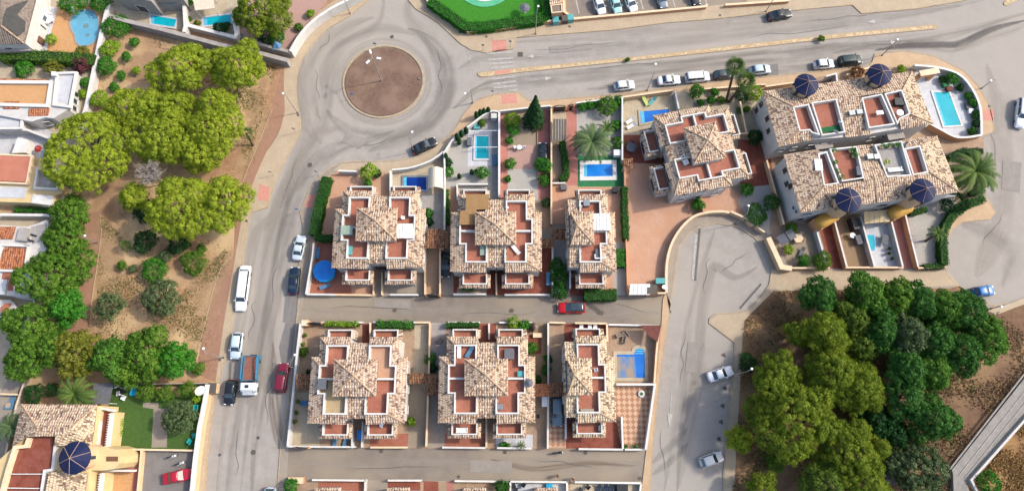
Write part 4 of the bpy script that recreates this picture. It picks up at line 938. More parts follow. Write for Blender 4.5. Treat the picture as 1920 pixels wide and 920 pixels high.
def sofa(px, ang, label, m='white_cloth', z=Z, L=1.8, wd=.85):
    b = P(*px, z+.45); root = thing('sofa', label, 'sofa', (b.x, b.y, z), ang)
    MB().box((0, 0, .22), (L, wd, .3)).build('base', 'grey_wall', root); MB().box((0, .05, .42), (L-.3, wd-.2, .12)).build('cushion', m, root)
    MB().box((0, -wd/2+.1, .55), (L, .18, .4)).build('backrest', m, root)
    for s in (-1, 1): MB().box((s*(L/2-.08), 0, .45), (.16, wd-.02, .24)).build('armrest', m, root)
    return root
def parasol(px, r, h, label, m='beige_cloth', z=Z, n=8):
    b = P(*px, h); root = thing('parasol', label, 'parasol', (b.x, b.y, z), 0); MB().cyl((0, 0, 0), (0, 0, h-z), .04, .03, 8).build('pole', 'white_plastic', root)
    mb = MB(); vs = [(0, 0, h-z)] + [(r*math.cos(2*math.pi*i/n), r*math.sin(2*math.pi*i/n), h-z-.45) for i in range(n)]
    mb.add(vs, [(0, i+1, (i+1) % n+1) for i in range(n)]); mb.build('canopy', m, root); MB().cyl((0, 0, 0), (0, 0, .12), .3, .25, 12).build('base', 'concrete', root); return root
def canopy(px, h, label, m='white_cloth', z=Z, drop=0.15, name='pergola', cat='pergola', ribs=True, uv=None):
    """roofed shelter on four posts, corners traced at roof height"""
    q = PP(px, h); c = cen(q); loc = (c.x, c.y, z); root = thing(name, label, cat, loc, world=True)
    q[0].z -= drop; q[1].z -= drop; MB().slab([tuple(p) for p in q], .07).build('roof', m, root, uv='roof')
    for p in q:
        k = p.lerp(Vector((c.x, c.y, p.z)), .08); MB().box((k.x, k.y, (z+h-.3)/2), (.1, .1, h-.3-z)).build('post', 'white_trim', root)
    if ribs:
        for t in (.2, .4, .6, .8):
            a = q[0].lerp(q[1], t); b = q[3].lerp(q[2], t); MB().cyl((a.x, a.y, a.z+.03), (b.x, b.y, b.z+.03), .03, .03, 5).build('roof_bar', 'white_trim', root)
    return root
def boxthing(px, d, label, m, z=Z, ang=0, name='storage_box', cat='box', lid=None):
    b = P(*px, z+d[2]); root = thing(name, label, cat, (b.x, b.y, z), ang); MB().box((0, 0, d[2]/2), (d[0], d[1], d[2]-.02)).build('body', m, root)
    MB().box((0, 0, d[2]), (d[0]+.05, d[1]+.05, .05)).build('lid', lid or m, root)
    MB().box((d[0]/2-.02+.04, 0, d[2]*.7), (.05, min(.3, d[1]*.5), .05)).build('handle', 'metal_grey', root); return root
def dish(px, h, r, label, z=Z):
    b = P(*px, h); root = thing('satellite_dish', label, 'satellite dish', (b.x, b.y, z), 0); MB().cyl((0, 0, 0), (0, 0, h-z-.1), .05, .05, 8).build('mast', 'pole_grey', root)
    mb = MB(); n = 20; vs = []; tilt = Matrix.Rotation(-.45, 3, 'X')
    for j, (q, zz) in enumerate(((0.02, -.2), (.5, -.13), (.85, -.03), (1, .05))):
        for i in range(n): a = 2*math.pi*i/n; vs.append(tilt @ Vector((r*q*math.cos(a), r*q*math.sin(a), zz*r)) + Vector((0, 0, h-z)))
    mb.add(vs, [(j*n+i, j*n+(i+1) % n, (j+1)*n+(i+1) % n, (j+1)*n+i) for j in range(3) for i in range(n)]); mb.build('reflector', 'white_plastic', root, smooth=True)
    tip = tilt @ Vector((0, 0, r*.8)) + Vector((0, 0, h-z)); MB().cyl(tilt @ Vector((0, -r*.9, 0))+Vector((0, 0, h-z)), tip, .02, .02, 5).build('feed_arm', 'metal_grey', root); return root
def pot(px, label, m='leaf_bush', z=Z, r=.22, pm='orange_tile', h=.7):
    b = P(*px, z+.4); rng = np.random.default_rng(int(px[0]*3+px[1]*7)); root = thing('potted_plant', label, 'potted plant', (b.x, b.y, z), 0); MB().cyl((0, 0, 0), (0, 0, .35), r*.7, r, 12).build('pot', pm, root)
    n = 120; u = rng.normal(size=(n, 3)); u /= np.linalg.norm(u, axis=1)[:, None]; C = u*np.array([r*1.5, r*1.5, h*.45])*rng.uniform(.5, 1, n)[:, None]+np.array([0, 0, .35+h*.45])
    me = leaves_mesh('foliage', C, u, np.full(n, .1), np.clip(rng.normal(.5, .3, n), 0, 1), rng, m); o = bpy.data.objects.new('foliage', me); COL.objects.link(o); o.parent = root; return root
def person(px, label, top, legs, face, z=0.07):
    """standing walker, one skinned body; shirt and trousers as clothing parts"""
    b = P(*px, z+1.6); root = thing('person', label, 'person', (b.x, b.y, z), face)
    def skin(name, verts, edges, rad, m, par):
        me = bpy.data.meshes.new(name); me.from_pydata(verts, edges, []); o = bpy.data.objects.new(name, me); COL.objects.link(o); o.parent = par
        sk = o.modifiers.new('skin', 'SKIN'); me.skin_vertices[0].data[0].use_root = True
        for i, r in enumerate(rad): me.skin_vertices[0].data[i].radius = (r, r)
        o.modifiers.new('sub', 'SUBSURF').levels = 1; me.materials.append(MATS[m]); return o
    V = [(0, 0, .95), (0, 0, 1.2), (0, 0, 1.42), (.01, 0, 1.52), (.03, 0, 1.64), (0, .18, 1.40), (.05, .24, 1.15), (.2, .22, .95), (0, -.18, 1.40), (-.06, -.24, 1.15), (.02, -.24, .9),
         (0, .1, .9), (.14, .1, .5), (.05, .1, .06), (.22, .1, .03), (0, -.1, .9), (-.1, -.1, .5), (-.28, -.1, .1), (-.14, -.1, .03)]
    E = [(0, 1), (1, 2), (2, 3), (3, 4), (2, 5), (5, 6), (6, 7), (2, 8), (8, 9), (9, 10), (0, 11), (11, 12), (12, 13), (13, 14), (0, 15), (15, 16), (16, 17), (17, 18)]
    rad = [.13, .13, .13, .055, .1, .06, .045, .035, .06, .045, .035, .09, .065, .045, .04, .09, .065, .045, .04]
    skin('body', V, E, rad, 'skin', root)
    skin('shirt', V[:3]+V[5:7]+V[8:10], [(0, 1), (1, 2), (2, 3), (3, 4), (2, 5), (5, 6)], [.15, .15, .155, .08, .06, .08, .06], top, root)
    skin('trousers', [V[0]]+V[11:14]+V[15:18], [(0, 1), (1, 2), (2, 3), (0, 4), (4, 5), (5, 6)], [.15, .105, .085, .065, .105, .085, .065], legs, root)
    MB().ball((.01, 0, 1.68), .115, 10, 5, .9, True).build('hair', 'bark', root); return root
def scooter(px, ang, label, m='white_plastic', z=Z, L=1.7):
    b = P(*px, z+.5); root = thing('motorbike', label, 'motorbike', (b.x, b.y, z), ang)
    for x in (-.6, .6): wl = MB().cyl((x, -.06, .28), (x, .06, .28), .28, .28, 14).build('wheel', 'rubber', root)
    sec = [[(x, w_, z0_), (x, w_, z1), (x, 0, z1+.05), (x, -w_, z1), (x, -w_, z0_)] for x, w_, z0_, z1 in ((-.75, .08, .5, .72), (-.4, .16, .35, .82), (0, .14, .3, .6), (.3, .2, .3, .75), (.6, .12, .45, .95))]
    loft(sec).build('body', m, root, smooth=True); MB().box((-.3, 0, .86), (.7, .26, .1)).build('seat', 'black_plastic', root)
    MB().tube([(.5, -.35, 1.05), (.56, 0, 1.0), (.5, .35, 1.05)], .025).build('handlebar', 'black_plastic', root); MB().ball((.72, 0, .85), .1, 8, 5).build('headlight', 'lamp_clear', root); return root
# ------------------------------------------------------------------ plot surfaces (ground of gardens, patios, drives)
_k = [0]
def A(px, m, name='patio'):
    _k[0] += 1; z = Z + 0.02 + 0.0012*_k[0]; return area(name, px, z, m, z0=0.0)
# upper row
A([(584, 445), (600, 400), (615, 330), (634, 321), (732, 323), (732, 420), (700, 553), (573, 551)], 'terracotta_yard')
A([(587, 455), (650, 455), (660, 551), (574, 551)], 'terracotta_tile')
A([(728, 322), (790, 312), (833, 286), (835, 330), (834, 375), (728, 372)], 'cream_tile')
A([(786, 365), (834, 362), (834, 470), (790, 470)], 'grey_tile', 'driveway')
A([(792, 464), (826, 464), (826, 553), (792, 553)], 'tan_tile', 'driveway'); A([(825, 464), (850, 464), (850, 553), (824, 553)], 'pavement_grey', 'driveway')
A([(834, 290), (852, 264), (884, 241), (915, 215), (936, 214), (936, 375), (850, 375), (838, 352)], 'gravel_white', 'garden_ground')
A([(877, 244), (925, 244), (924, 310), (877, 312)], 'white_tile'); A([(922, 245), (935, 245), (935, 378), (922, 378)], 'grey_tile')
A([(836, 352), (862, 352), (862, 430), (838, 430)], 'terracotta_yard')
A([(936, 214), (952, 214), (952, 380), (936, 380)], 'pink_tile', 'garden_path'); A([(951, 210), (1010, 204), (1010, 275), (951, 275)], 'gravel', 'garden_ground')
A([(952, 272), (1010, 272), (1010, 318), (952, 318)], 'gravel_pink'); A([(952, 317), (1010, 317), (1010, 375), (952, 375)], 'gravel_white', 'garden_ground')
A([(1009, 206), (1035, 203), (1035, 375), (1009, 375)], 'pink_tile', 'driveway')
A([(850, 455), (1036, 455), (1036, 552), (850, 552)], 'red_tile'); A([(857, 538), (912, 538), (912, 552), (857, 552)], 'gravel', 'flower_bed'); A([(1009, 374), (1036, 374), (1036, 430), (1009, 430)], 'tan_tile')
A([(1035, 200), (1064, 198), (1064, 264), (1035, 264)], 'cream_tile', 'driveway'); A([(1035, 263), (1063, 263), (1063, 345), (1035, 345)], 'gravel', 'garden_ground'); A([(1035, 345), (1066, 345), (1066, 420), (1035, 420)], 'terracotta_yard')
A([(1062, 197), (1083, 195), (1083, 360), (1063, 360)], 'pink_tile', 'garden_path'); A([(1081, 200), (1167, 187), (1167, 295), (1082, 295)], 'gravel_white', 'garden_ground')
A([(1064, 348), (1172, 348), (1176, 553), (1064, 553)], 'terracotta_yard'); A([(1083, 292), (1169, 292), (1169, 350), (1083, 350)], 'green_deck')
A([(1036, 440), (1070, 440), (1070, 553), (1036, 553)], 'grey_tile', 'driveway'); A([(1068, 520), (1100, 520), (1100, 553), (1068, 553)], 'red_tile'); A([(1150, 455), (1176, 455), (1176, 553), (1150, 553)], 'gravel_white', 'garden_path')
# turned villa
A([(1168, 186), (1268, 174), (1300, 172), (1300, 230), (1220, 262), (1168, 258)], 'cream_tile'); A([(1168, 253), (1230, 253), (1260, 310), (1170, 306)], 'red_tile')
A([(1170, 305), (1260, 308), (1330, 330), (1400, 370), (1400, 412), (1367, 400), (1320, 402), (1296, 412), (1274, 434), (1258, 464), (1251, 500), (1249, 551), (1177, 551), (1175, 430), (1170, 350)], 'terracotta_yard')
A([(1268, 173), (1430, 163), (1440, 262), (1395, 262), (1300, 190)], 'cream_tile', 'garden_ground'); A([(1385, 262), (1442, 262), (1460, 350), (1395, 372), (1380, 300)], 'red_tile')
A([(1393, 352), (1455, 345), (1475, 432), (1440, 440), (1418, 425), (1398, 410), (1384, 376)], 'gravel_white', 'garden_ground')
# terrace block with the blue cones
A([(1429, 163), (1632, 128), (1742, 122), (1765, 262), (1845, 258), (1845, 290), (1800, 385), (1776, 440), (1774, 503), (1484, 503), (1442, 430), (1452, 345), (1440, 262)], 'tan_tile')
A([(1720, 124), (1762, 129), (1798, 141), (1821, 165), (1838, 201), (1842, 253), (1791, 258), (1735, 240), (1712, 150)], 'white_tile')
A([(1463, 430), (1535, 415), (1556, 503), (1484, 503), (1466, 470)], 'gravel', 'garden_ground'); A([(1533, 420), (1568, 415), (1590, 503), (1556, 503)], 'red_tile', 'garden_path')
A([(1566, 405), (1618, 400), (1641, 503), (1592, 503)], 'gravel_brown'); A([(1616, 400), (1672, 395), (1695, 503), (1640, 503)], 'white_tile'); A([(1670, 400), (1700, 395), (1722, 503), (1696, 503)], 'pink_tile', 'garden_path')
A([(1700, 395), (1765, 362), (1800, 372), (1800, 386), (1778, 420), (1773, 500), (1723, 500)], 'gravel_white', 'garden_ground'); A([(1768, 285), (1845, 290), (1849, 369), (1800, 386), (1770, 350)], 'gravel', 'garden_ground')
A([(1750, 258), (1843, 258), (1833, 283), (1770, 286)], 'tan_tile', 'driveway')
# lower row
LR = [(563, 605), (1241, 609), (1230, 720), (1211, 843), (537, 838)]
A(LR, 'tan_tile'); A([(563, 606), (610, 606), (600, 735), (555, 735)], 'tan_tile'); A([(556, 735), (592, 735), (600, 838), (538, 838)], 'cream_tile'); A([(679, 606), (694, 606), (694, 660), (679, 660)], 'red_tile', 'garden_path')
A([(778, 606), (806, 606), (806, 705), (775, 705)], 'cream_tile', 'driveway'); A([(806, 606), (836, 606), (832, 705), (806, 705)], 'grey_tile', 'driveway'); A([(766, 720), (802, 720), (800, 838), (764, 838)], 'gravel', 'garden_ground')
A([(801, 738), (835, 738), (835, 838), (799, 838)], 'pavement_grey', 'driveway'); A([(693, 812), (766, 812), (764, 838), (693, 838)], 'terracotta_tile'); A([(834, 812), (912, 812), (912, 838), (833, 838)], 'terracotta_tile')
A([(930, 814), (999, 814), (999, 838), (930, 838)], 'white_tile'); A([(892, 606), (930, 606), (930, 650), (892, 650)], 'red_tile', 'garden_path'); A([(998, 606), (1029, 606), (1029, 725), (1000, 725)], 'gravel_brown', 'garden_ground')
pmat('deck_red', '#8a4b38', '#77402f', scale=3, k=1.6); A([(990, 628), (1015, 624), (1015, 662), (992, 664)], 'deck_red'); A([(1029, 740), (1062, 740), (1061, 838), (1028, 838)], 'check_tile', 'driveway')
A([(1058, 606), (1082, 606), (1080, 650), (1058, 650)], 'red_tile'); A([(1062, 785), (1085, 785), (1085, 840), (1061, 840)], 'red_tile'); A([(1080, 790), (1166, 790), (1166, 842), (1080, 841)], 'red_tile')
A([(1078, 606), (1140, 607), (1140, 625), (1078, 625)], 'red_tile'); A([(1140, 607), (1238, 609), (1228, 718), (1150, 718)], 'tan_tile'); A([(1150, 722), (1227, 722), (1211, 843), (1166, 842), (1150, 760)], 'check_tile')
# row at the lower border
A([(540, 900), (1205, 905), (1195, 1040), (530, 1040)], 'tan_tile')
for a, b, m in ((597, 680, 'terracotta_tile'), (690, 727, 'pavement_grey'), (727, 788, 'red_tile'), (794, 822, 'red_tile'), (838, 850, 'pink_tile'), (958, 1063, 'white_tile'), (1070, 1200, 'cream_tile')): A([(a, 901), (b, 902), (b, 960), (a, 960)], m)
# west plots
A([(-60, -60), (205, -60), (205, 8), (192, 60), (178, 125), (163, 200), (150, 240), (150, 330), (135, 370), (70, 560), (40, 640), (30, 720), (20, 760), (-100, 800)], 'cream_tile')
A([(105, 10), (203, 10), (190, 60), (174, 106), (82, 102), (95, 60)], 'ochre_floor'); A([(80, 12), (108, 14), (100, 45), (86, 100), (55, 92)], 'white_tile')
A([(-40, 205), (45, 208), (100, 250), (110, 300), (60, 300), (-40, 290)], 'white_tile'); A([(0, 388), (110, 388), (108, 402), (0, 402)], 'dirt_park', 'garden_ground')
A([(205, -60), (470, -60), (470, 10), (440, 72), (345, 58), (230, 38), (205, 10)], 'cream_tile'); A([(470, -40), (640, -40), (600, 20), (560, 60), (540, 95), (478, 85), (450, 60)], 'gravel_pink', 'garden_ground')
A([(436, 20), (450, 60), (478, 82), (440, 76), (425, 72), (443, 63)], 'asphalt_patch', 'path')
A([(0, 735), (38, 672), (60, 690), (35, 760), (0, 920), (-90, 920), (-90, 700)], 'pavement_grey'); A([(205, 722), (388, 722), (373, 846), (205, 843)], 'turf', 'lawn'); A([(255, 724), (382, 724), (380, 742), (255, 745)], 'dirt_park', 'flower_bed')
A([(268, 754), (298, 754), (297, 765), (314, 765), (313, 838), (284, 838), (288, 766), (268, 763)], 'pavement_grey', 'garden_path')
A([(200, 843), (275, 844), (265, 1000), (190, 1000)], 'pink_tile'); A([(266, 844), (374, 846), (355, 1000), (258, 1000)], 'asphalt_patch', 'parking_court')
# garden and pool lawn in the north
A([(796, -80), (802, 2), (847, 36), (878, 58), (1016, 41), (1036, 36), (1030, -80)], 'lawn', 'lawn'); A([(1029, -80), (1060, -80), (1062, 22), (1078, 33), (1037, 42), (1024, 26)], 'terracotta_yard')
# ------------------------------------------------------------------ pools
pool([(755, 331), (801, 331), (801, 359), (755, 349)], 'water_navy', 'dark blue pool behind the west upper villa, half under an awning', 'metal_grey')
pool([(890, 254), (918, 254), (918, 299), (889, 299)], 'water_teal', 'teal rectangular pool with white net frame in the pale gravel garden')
pr = pool([(1091, 305), (1152, 304), (1153, 334), (1091, 335)], 'water_blue', 'bright blue pool with wide white rim on the green deck', 'white_trim', 0.75)
pool([(1198, 208), (1255, 203), (1257, 222), (1200, 234)], 'water_deep', 'deep blue pool on the cream terrace of the turned villa', 'cream_tile')
pool([(1747, 172), (1780, 172), (1804, 236), (1769, 238)], 'water_cyan', 'long turquoise pool on the round white terrace', 'white_trim', 0.3)
pool([(1153, 661), (1186, 661), (1189, 653), (1197, 649), (1206, 650), (1211, 657), (1212, 664), (1212, 711), (1154, 711)], 'water_deep', 'blue pool with round steps beside the lower single villa', 'cream_tile', 0.55)
_fp = [o for o in bpy.data.objects if o.get('label', '').startswith('blue pool with round steps')][0]
pmat('pool_film', '#a5917c', '#5f86b4', scale=.7, detail=7, rough=.3, k=1.6, lo=.42, hi=.58, stretch=(1, .35, 1))
MB().sheet([(p.x, p.y) for p in PP([(1154, 668), (1190, 668), (1194, 711), (1154, 711)], Z+.18)], Z+.185).build('cover_sheet', 'pool_film', _fp)
for _k in range(3): MB().sheet([(p.x, p.y) for p in PP([(1188+_k, 653+_k*4), (1208-_k, 653+_k*4), (1208-_k, 655+_k*4), (1188+_k, 655+_k*4)], Z+.18)], Z+.187).build('steps', 'pool_steps', _fp)
pool([(x/4.6, y/4.6) for x, y in ((600, 200), (615, 155), (645, 118), (690, 92), (750, 82), (805, 98), (842, 140), (855, 200), (855, 280), (835, 345), (790, 385), (720, 405), (672, 388), (650, 350), (645, 305), (612, 255))], 'water_pale', 'pale blue kidney shaped pool in the orange patio', 'grey_tile', 0.3)
_kp = [o for o in bpy.data.objects if o.get('label', '').startswith('pale blue kidney')][0]; pmat('pool_mosaic', '#5f8a9a', '#7c9890', scale=3, k=1.6)
for _x, _y, _r in ((161, 49, .55), (164, 66, .4)): _c = P(_x, _y, Z+.18); MB().cyl(tuple(_c), (_c.x, _c.y, Z+.186), _r, _r, 20).build('mosaic', 'pool_mosaic', _kp)
pool([(281, 27), (333, 36), (328, 53), (282, 46)], 'water_cyan', 'slanted turquoise pool west of the white party wall'); pool([(380, 33), (434, 26), (435, 46), (380, 50)], 'water_cyan', 'turquoise pool below the beige awning, east of the white party wall')
c9 = P(909, -33); root = thing('round_pool', 'round childrens pool with green deck ring in the big lawn', 'swimming pool', (c9.x, c9.y, Z+.13), 0)
def px_r(px, r): return (P(px[0]+r, px[1])-P(*px)).length
MB().cyl((0, 0, 0), (0, 0, .08), px_r((909, -33), 55), px_r((909, -33), 55), 64).build('deck', 'green_ring', root) if 'green_ring' in MATS else (pmat('green_ring', '#5fb58a', '#54a87e', scale=1, k=1.5), MB().cyl((0, 0, 0), (0, 0, .08), px_r((909, -33), 55), px_r((909, -33), 55), 64).build('deck', 'green_ring', root))
MB().cyl((0, 0, .081), (0, 0, .14), px_r((909, -33), 43.5), px_r((909, -33), 43.5), 64).build('pool_rim', 'white_trim', root); MB().cyl((0, 0, .141), (0, 0, .15), px_r((909, -33), 38.5), px_r((909, -33), 38.5), 64).build('water', 'water_blue', root)
c = P(608, 508, 1.1); root = thing('above_ground_pool', 'round blue above ground pool on the brown patio', 'swimming pool', (c.x, c.y, Z+.03), 0)
MB().cyl((0, 0, 0), (0, 0, 1.1), 1.85, 1.85, 36).build('wall', 'cyan_plastic', root); MB().cyl((0, 0, 1.101), (0, 0, 1.13), 1.78, 1.78, 36).build('cover', 'blue_cover', root)
for k in range(10): MB().cyl((1.93*math.cos(k*.628), 1.93*math.sin(k*.628), 0), (1.93*math.cos(k*.628), 1.93*math.sin(k*.628), 1.05), .05, .05, 6).build('leg', 'cyan_plastic', root)
root = thing('pool_frame', 'white tubular frame standing over the teal pool', 'frame', (P(904, 260).x, P(904, 260).y, Z), world=True)
for a, b in (((880, 245), (935, 245)), ((880, 276), (935, 276))): q = PP([a, b], 1.6); MB().cyl(q[0], q[1], .06, .06, 6).build('bar', 'white_plastic', root)
for a in ((889, 246), (912, 246), (889, 275), (912, 275)): q = P(*a, 1.6); MB().cyl((q.x, q.y, Z), q, .05, .05, 6).build('post', 'white_plastic', root)

# ------------------------------------------------------------------ garden and boundary walls
W = gwall
W([(573.5, 551), (586, 478), (588, 455)], 1.7, 'white boundary wall left of the round blue pool'); W([(573, 551), (628, 552)], 1.2, 'low white street wall below the round blue pool'); W([(628, 552), (700, 553)], 0.9, 'cream street wall before the west upper villa', 'cream_wall', cap='cream_trim')
W([(731, 552), (784, 552)], 1.1, 'white street wall before the east half of the west upper villa'); W([(634, 320), (668, 321)], 1.6, 'short white wall at the top of the west salmon yard'); W([(732, 372), (732, 320)], 1.8, 'white wall between salmon yard and dark pool')
W([(700, 553), (700, 510)], 1.0, 'low divider left of the west upper villa entrance', 'cream_wall', cap='cream_trim', t=.18); W([(716, 553), (716, 510)], 1.0, 'low divider right of the west upper villa entrance', 'cream_wall', cap='cream_trim', t=.18)
W(smoothpts([(735, 318), (770, 314), (805, 302), (832, 284)]), 1.7, 'curved white wall behind the dark pool'); W([(833, 284), (834, 350), (833, 436)], 1.9, 'white wall between awning pool and gravel garden')
W(smoothpts([(834, 284), (852, 258), (882, 234), (916, 210), (935, 209)]), 1.6, 'slanting white wall round the pale gravel garden'); W([(936, 210), (936, 370)], 1.9, 'long white wall right of the teal pool', t=.3)
W([(936, 208), (1008, 200), (1033, 198)], 1.5, 'white street wall behind the tall conifer'); W([(1034, 198), (1034, 420)], 1.8, 'peach wall left of the brown pergola', 'peach_wall', cap='cream_trim'); W([(1008, 240), (1008, 345)], 0.4, 'low kerb wall left of the pink drive', 'peach_wall', cap=None, t=.12)
W([(1036, 343), (1060, 343)], 1.0, 'little white balustrade below the long thin hedge'); W([(1080, 193), (1165, 182)], 1.4, 'white street wall behind the bushes of the palm garden'); W([(1167, 182), (1167, 300)], 1.8, 'white wall between palm garden and pool terrace')
W([(1168, 182), (1240, 172), (1262, 169)], 1.6, 'cream street wall behind the deep blue pool', 'cream_wall', cap='cream_trim'); W([(1266, 171), (1273, 204)], 1.6, 'short white wall right of the deep blue pool'); W([(1300, 168), (1436, 158)], 1.2, 'cream street wall beside the two fan palms', 'cream_wall', cap='cream_trim')
W([(1171, 300), (1172, 345), (1174, 430), (1177, 548)], 1.5, 'dark edged wall between clipped hedge and salmon yard', 'peach_wall', cap=None); W([(1177, 549), (1249, 549)], 1.5, 'peach street wall below the big salmon yard', 'peach_wall', cap='cream_trim')
W(smoothpts([(1250, 548), (1250, 500), (1257, 464), (1273, 433), (1296, 409), (1320, 399), (1350, 396), (1368, 398)]), 1.5, 'curved cream wall around the turning head', 'cream_wall', cap='cream_trim', t=.35); W([(1370, 396), (1398, 408), (1412, 422)], 1.5, 'cream wall stub beside the turning head lamp', 'cream_wall', cap='cream_trim', t=.3)
W([(1320, 398), (1312, 362)], 1.6, 'dark gate wall between salmon yard and small forecourt', 'peach_wall', cap=None); W([(1385, 250), (1440, 250)], 1.4, 'cream wall between turned villa and narrow garden', 'cream_wall', cap='cream_trim')
W([(1442, 170), (1400, 220), (1438, 300), (1470, 420)][2:], 1.6, 'cream wall along the gravel garden east of the turned villa', 'cream_wall', cap='cream_trim'); W([(1388, 190), (1400, 250)], 1.5, 'cream wall right of the fan palms', 'cream_wall', cap='cream_trim')
W([(1418, 424), (1434, 435)], 1.4, 'cream wall by the dark green garden tree', 'cream_wall', cap='cream_trim'); W([(1441, 445), (1466, 500), (1485, 503)], 1.6, 'cream wall with dark gate openings at the turning head', 'cream_wall', cap='cream_trim', t=.8)
W([(1485, 502), (1556, 502)], 1.2, 'peach wall below the round garden tree', 'peach_wall', cap='cream_trim'); W([(1585, 501), (1694, 501)], 1.2, 'peach wall along the foot of the white patio', 'peach_wall', cap='cream_trim'); W([(1722, 502), (1774, 500)], 1.2, 'peach wall below the palm gravel garden', 'peach_wall', cap='cream_trim')
for (a, b, m, l) in (((1527, 415), (1552, 502), 'white_wall', 'white wall left of the western red path'), ((1565, 413), (1588, 500), 'peach_wall', 'peach wall right of the western red path'), ((1614, 405), (1640, 499), 'white_wall', 'white wall between brown gravel and white patio'),
                     ((1668, 400), (1693, 499), 'white_wall', 'white wall left of the eastern red path'), ((1697, 398), (1722, 500), 'peach_wall', 'peach wall right of the eastern red path')): W([a, b], 1.6, l, m)
W(smoothpts([(1715, 122), (1762, 127), (1798, 139), (1821, 163), (1838, 200), (1841, 252)]), 1.5, 'round white wall of the pool terrace', t=.35); W(smoothpts([(1841, 253), (1815, 257), (1791, 256), (1765, 243), (1745, 232)]), 1.8, 'curved peach wall under the pool terrace', 'peach_wall', cap='white_trim', t=.3)
W([(1549, 143), (1568, 138), (1570, 153)], 2.2, 'small white corner wall between the two northern cones'); W([(1436, 162), (1500, 153)], 1.4, 'low wall left of the first cone', 'cream_wall', cap='cream_trim'); W([(1588, 140), (1632, 126)], 1.2, 'cream wall behind the rust coloured bush', 'cream_wall', cap='cream_trim')
# lower row walls
W([(563, 606), (557, 660), (549, 740), (539, 836)], 1.8, 'long white wall along the left street', t=.28); W([(538, 836), (620, 837), (666, 837)], 1.3, 'white street wall below the west lower villa'); W([(694, 838), (764, 838)], 1.0, 'cream wall below the terracotta forecourt', 'cream_wall', cap='cream_trim')
W([(565, 605), (578, 605)], 1.8, 'peach gate pier at the corner of the lower row', 'peach_wall', cap='cream_trim', t=.9); W([(602, 604), (680, 604)], 1.1, 'white street wall under the creeper hedge'); W([(700, 604), (778, 604)], 1.1, 'white street wall under the bright green hedge')
W([(778, 604), (806, 604)], 1.0, 'cream wall above the cream driveway', 'cream_wall', cap='cream_trim'); W([(806, 605), (804, 700), (799, 836)], 1.6, 'peach wall between cream and grey driveways', 'peach_wall', cap='cream_trim'); W([(694, 604), (694, 640)], 1.4, 'short peach wall beside the red entrance path', 'peach_wall', cap='cream_trim')
W([(840, 604), (900, 604)], 1.1, 'white street wall above the dark clipped hedge'); W([(917, 606), (917, 636)], 1.2, 'white stub wall in the red entrance of the middle villa'); W([(936, 604), (1000, 605)], 1.1, 'white street wall above the lime bush'); W([(1028, 605), (1028, 725)], 1.6, 'white wall right of the garden with red deck')
W([(1030, 604), (1060, 605)], 1.1, 'peach street wall above the long tan drive', 'peach_wall', cap='cream_trim'); W([(1078, 605), (1138, 606)], 1.5, 'peach wall behind the three white chairs', 'peach_wall', cap='cream_trim'); W([(1138, 606), (1139, 640)], 1.5, 'peach wall left of the pool terrace', 'peach_wall', cap='cream_trim')
W([(1141, 608), (1236, 610)], 1.1, 'grey street wall behind the brown rattan set', 'grey_wall'); W([(1236, 611), (1231, 660), (1227, 718)], 1.7, 'tan wall between pool terrace and right road', 'peach_wall', cap='cream_trim'); W([(1156, 720), (1228, 720), (1211, 842)], 1.6, 'white wall round the chequered patio', t=.28)
W([(1085, 841), (1168, 842)], 1.2, 'white street wall below the red terrace'); W([(1172, 842), (1210, 842)], 1.2, 'white street wall below the chequered patio'); W([(1166, 780), (1168, 841)], 1.3, 'white wall between red terrace and chequered patio'); W([(1028, 738), (1027, 840)], 1.6, 'white wall left of the grey blue car')
W([(1061, 740), (1061, 822)], 1.8, 'white wall right of the grey blue car'); W([(829, 838), (910, 839)], 1.1, 'white street wall below the brown forecourt'); W([(932, 839), (997, 840)], 1.1, 'white street wall below the small green palm'); W([(912, 785), (912, 838)], 1.1, 'peach wall between brown forecourt and narrow drive', 'peach_wall', cap='cream_trim')
W([(660, 785), (660, 836)], 1.6, 'white wall right of the blue loungers court'); W([(680, 790), (678, 838)], 1.3, 'white wall left of the terracotta forecourt', t=.18)
# row at the lower border
W([(540, 900), (568, 900)], 1.0, 'peach pier at the lower border corner', 'peach_wall', cap='cream_trim', t=.9); W([(585, 899), (685, 900)], 1.2, 'white wall at the lower border, leftmost long stretch'); W([(685, 899), (683, 960)], 1.2, 'white cross wall at the lower border beside the grey court')
W([(727, 900), (790, 900)], 1.2, 'white wall at the lower border above the red tiles'); W([(852, 901), (953, 902)], 1.2, 'white wall at the lower border above the dark shrub court'); W([(957, 902), (1062, 903)], 1.3, 'white wall at the lower border above the white patio')
W([(957, 903), (957, 960)], 1.3, 'white cross wall left of the white border patio'); W([(1063, 904), (1065, 960)], 1.3, 'white cross wall right of the white border patio'); W([(1078, 903), (1202, 905)], 1.2, 'white wall at the lower border beside the walkers'); W([(1202, 906), (1196, 960)], 1.2, 'white cross wall at the right end of the border row')
# upper row dividers
W([(825, 464), (825, 552)], 1.5, 'peach wall left of the parked dark car', 'peach_wall', cap='cream_trim'); W([(850, 551), (912, 551)], 1.1, 'white street wall below the middle upper villa'); W([(931, 552), (930, 512)], 1.3, 'peach wall in the entrance of the middle upper villa', 'peach_wall', cap='cream_trim'); W([(946, 552), (1035, 552)], 1.1, 'white street wall below the brown paved corner')
W([(1036, 462), (1036, 552)], 1.6, 'white wall left of the tall clipped shrubs'); W([(1069, 462), (1069, 540)], 1.9, 'white wall left of the narrow upper villa'); W([(797, 464), (797, 552)], 1.4, 'cream wall left of the tan driveway', 'cream_wall', cap='cream_trim'); W([(857, 345), (858, 375)], 1.2, 'white balustrade stub above the straw mats'); W([(857, 345), (915, 345)], 1.2, 'white balustrade along the north patio')
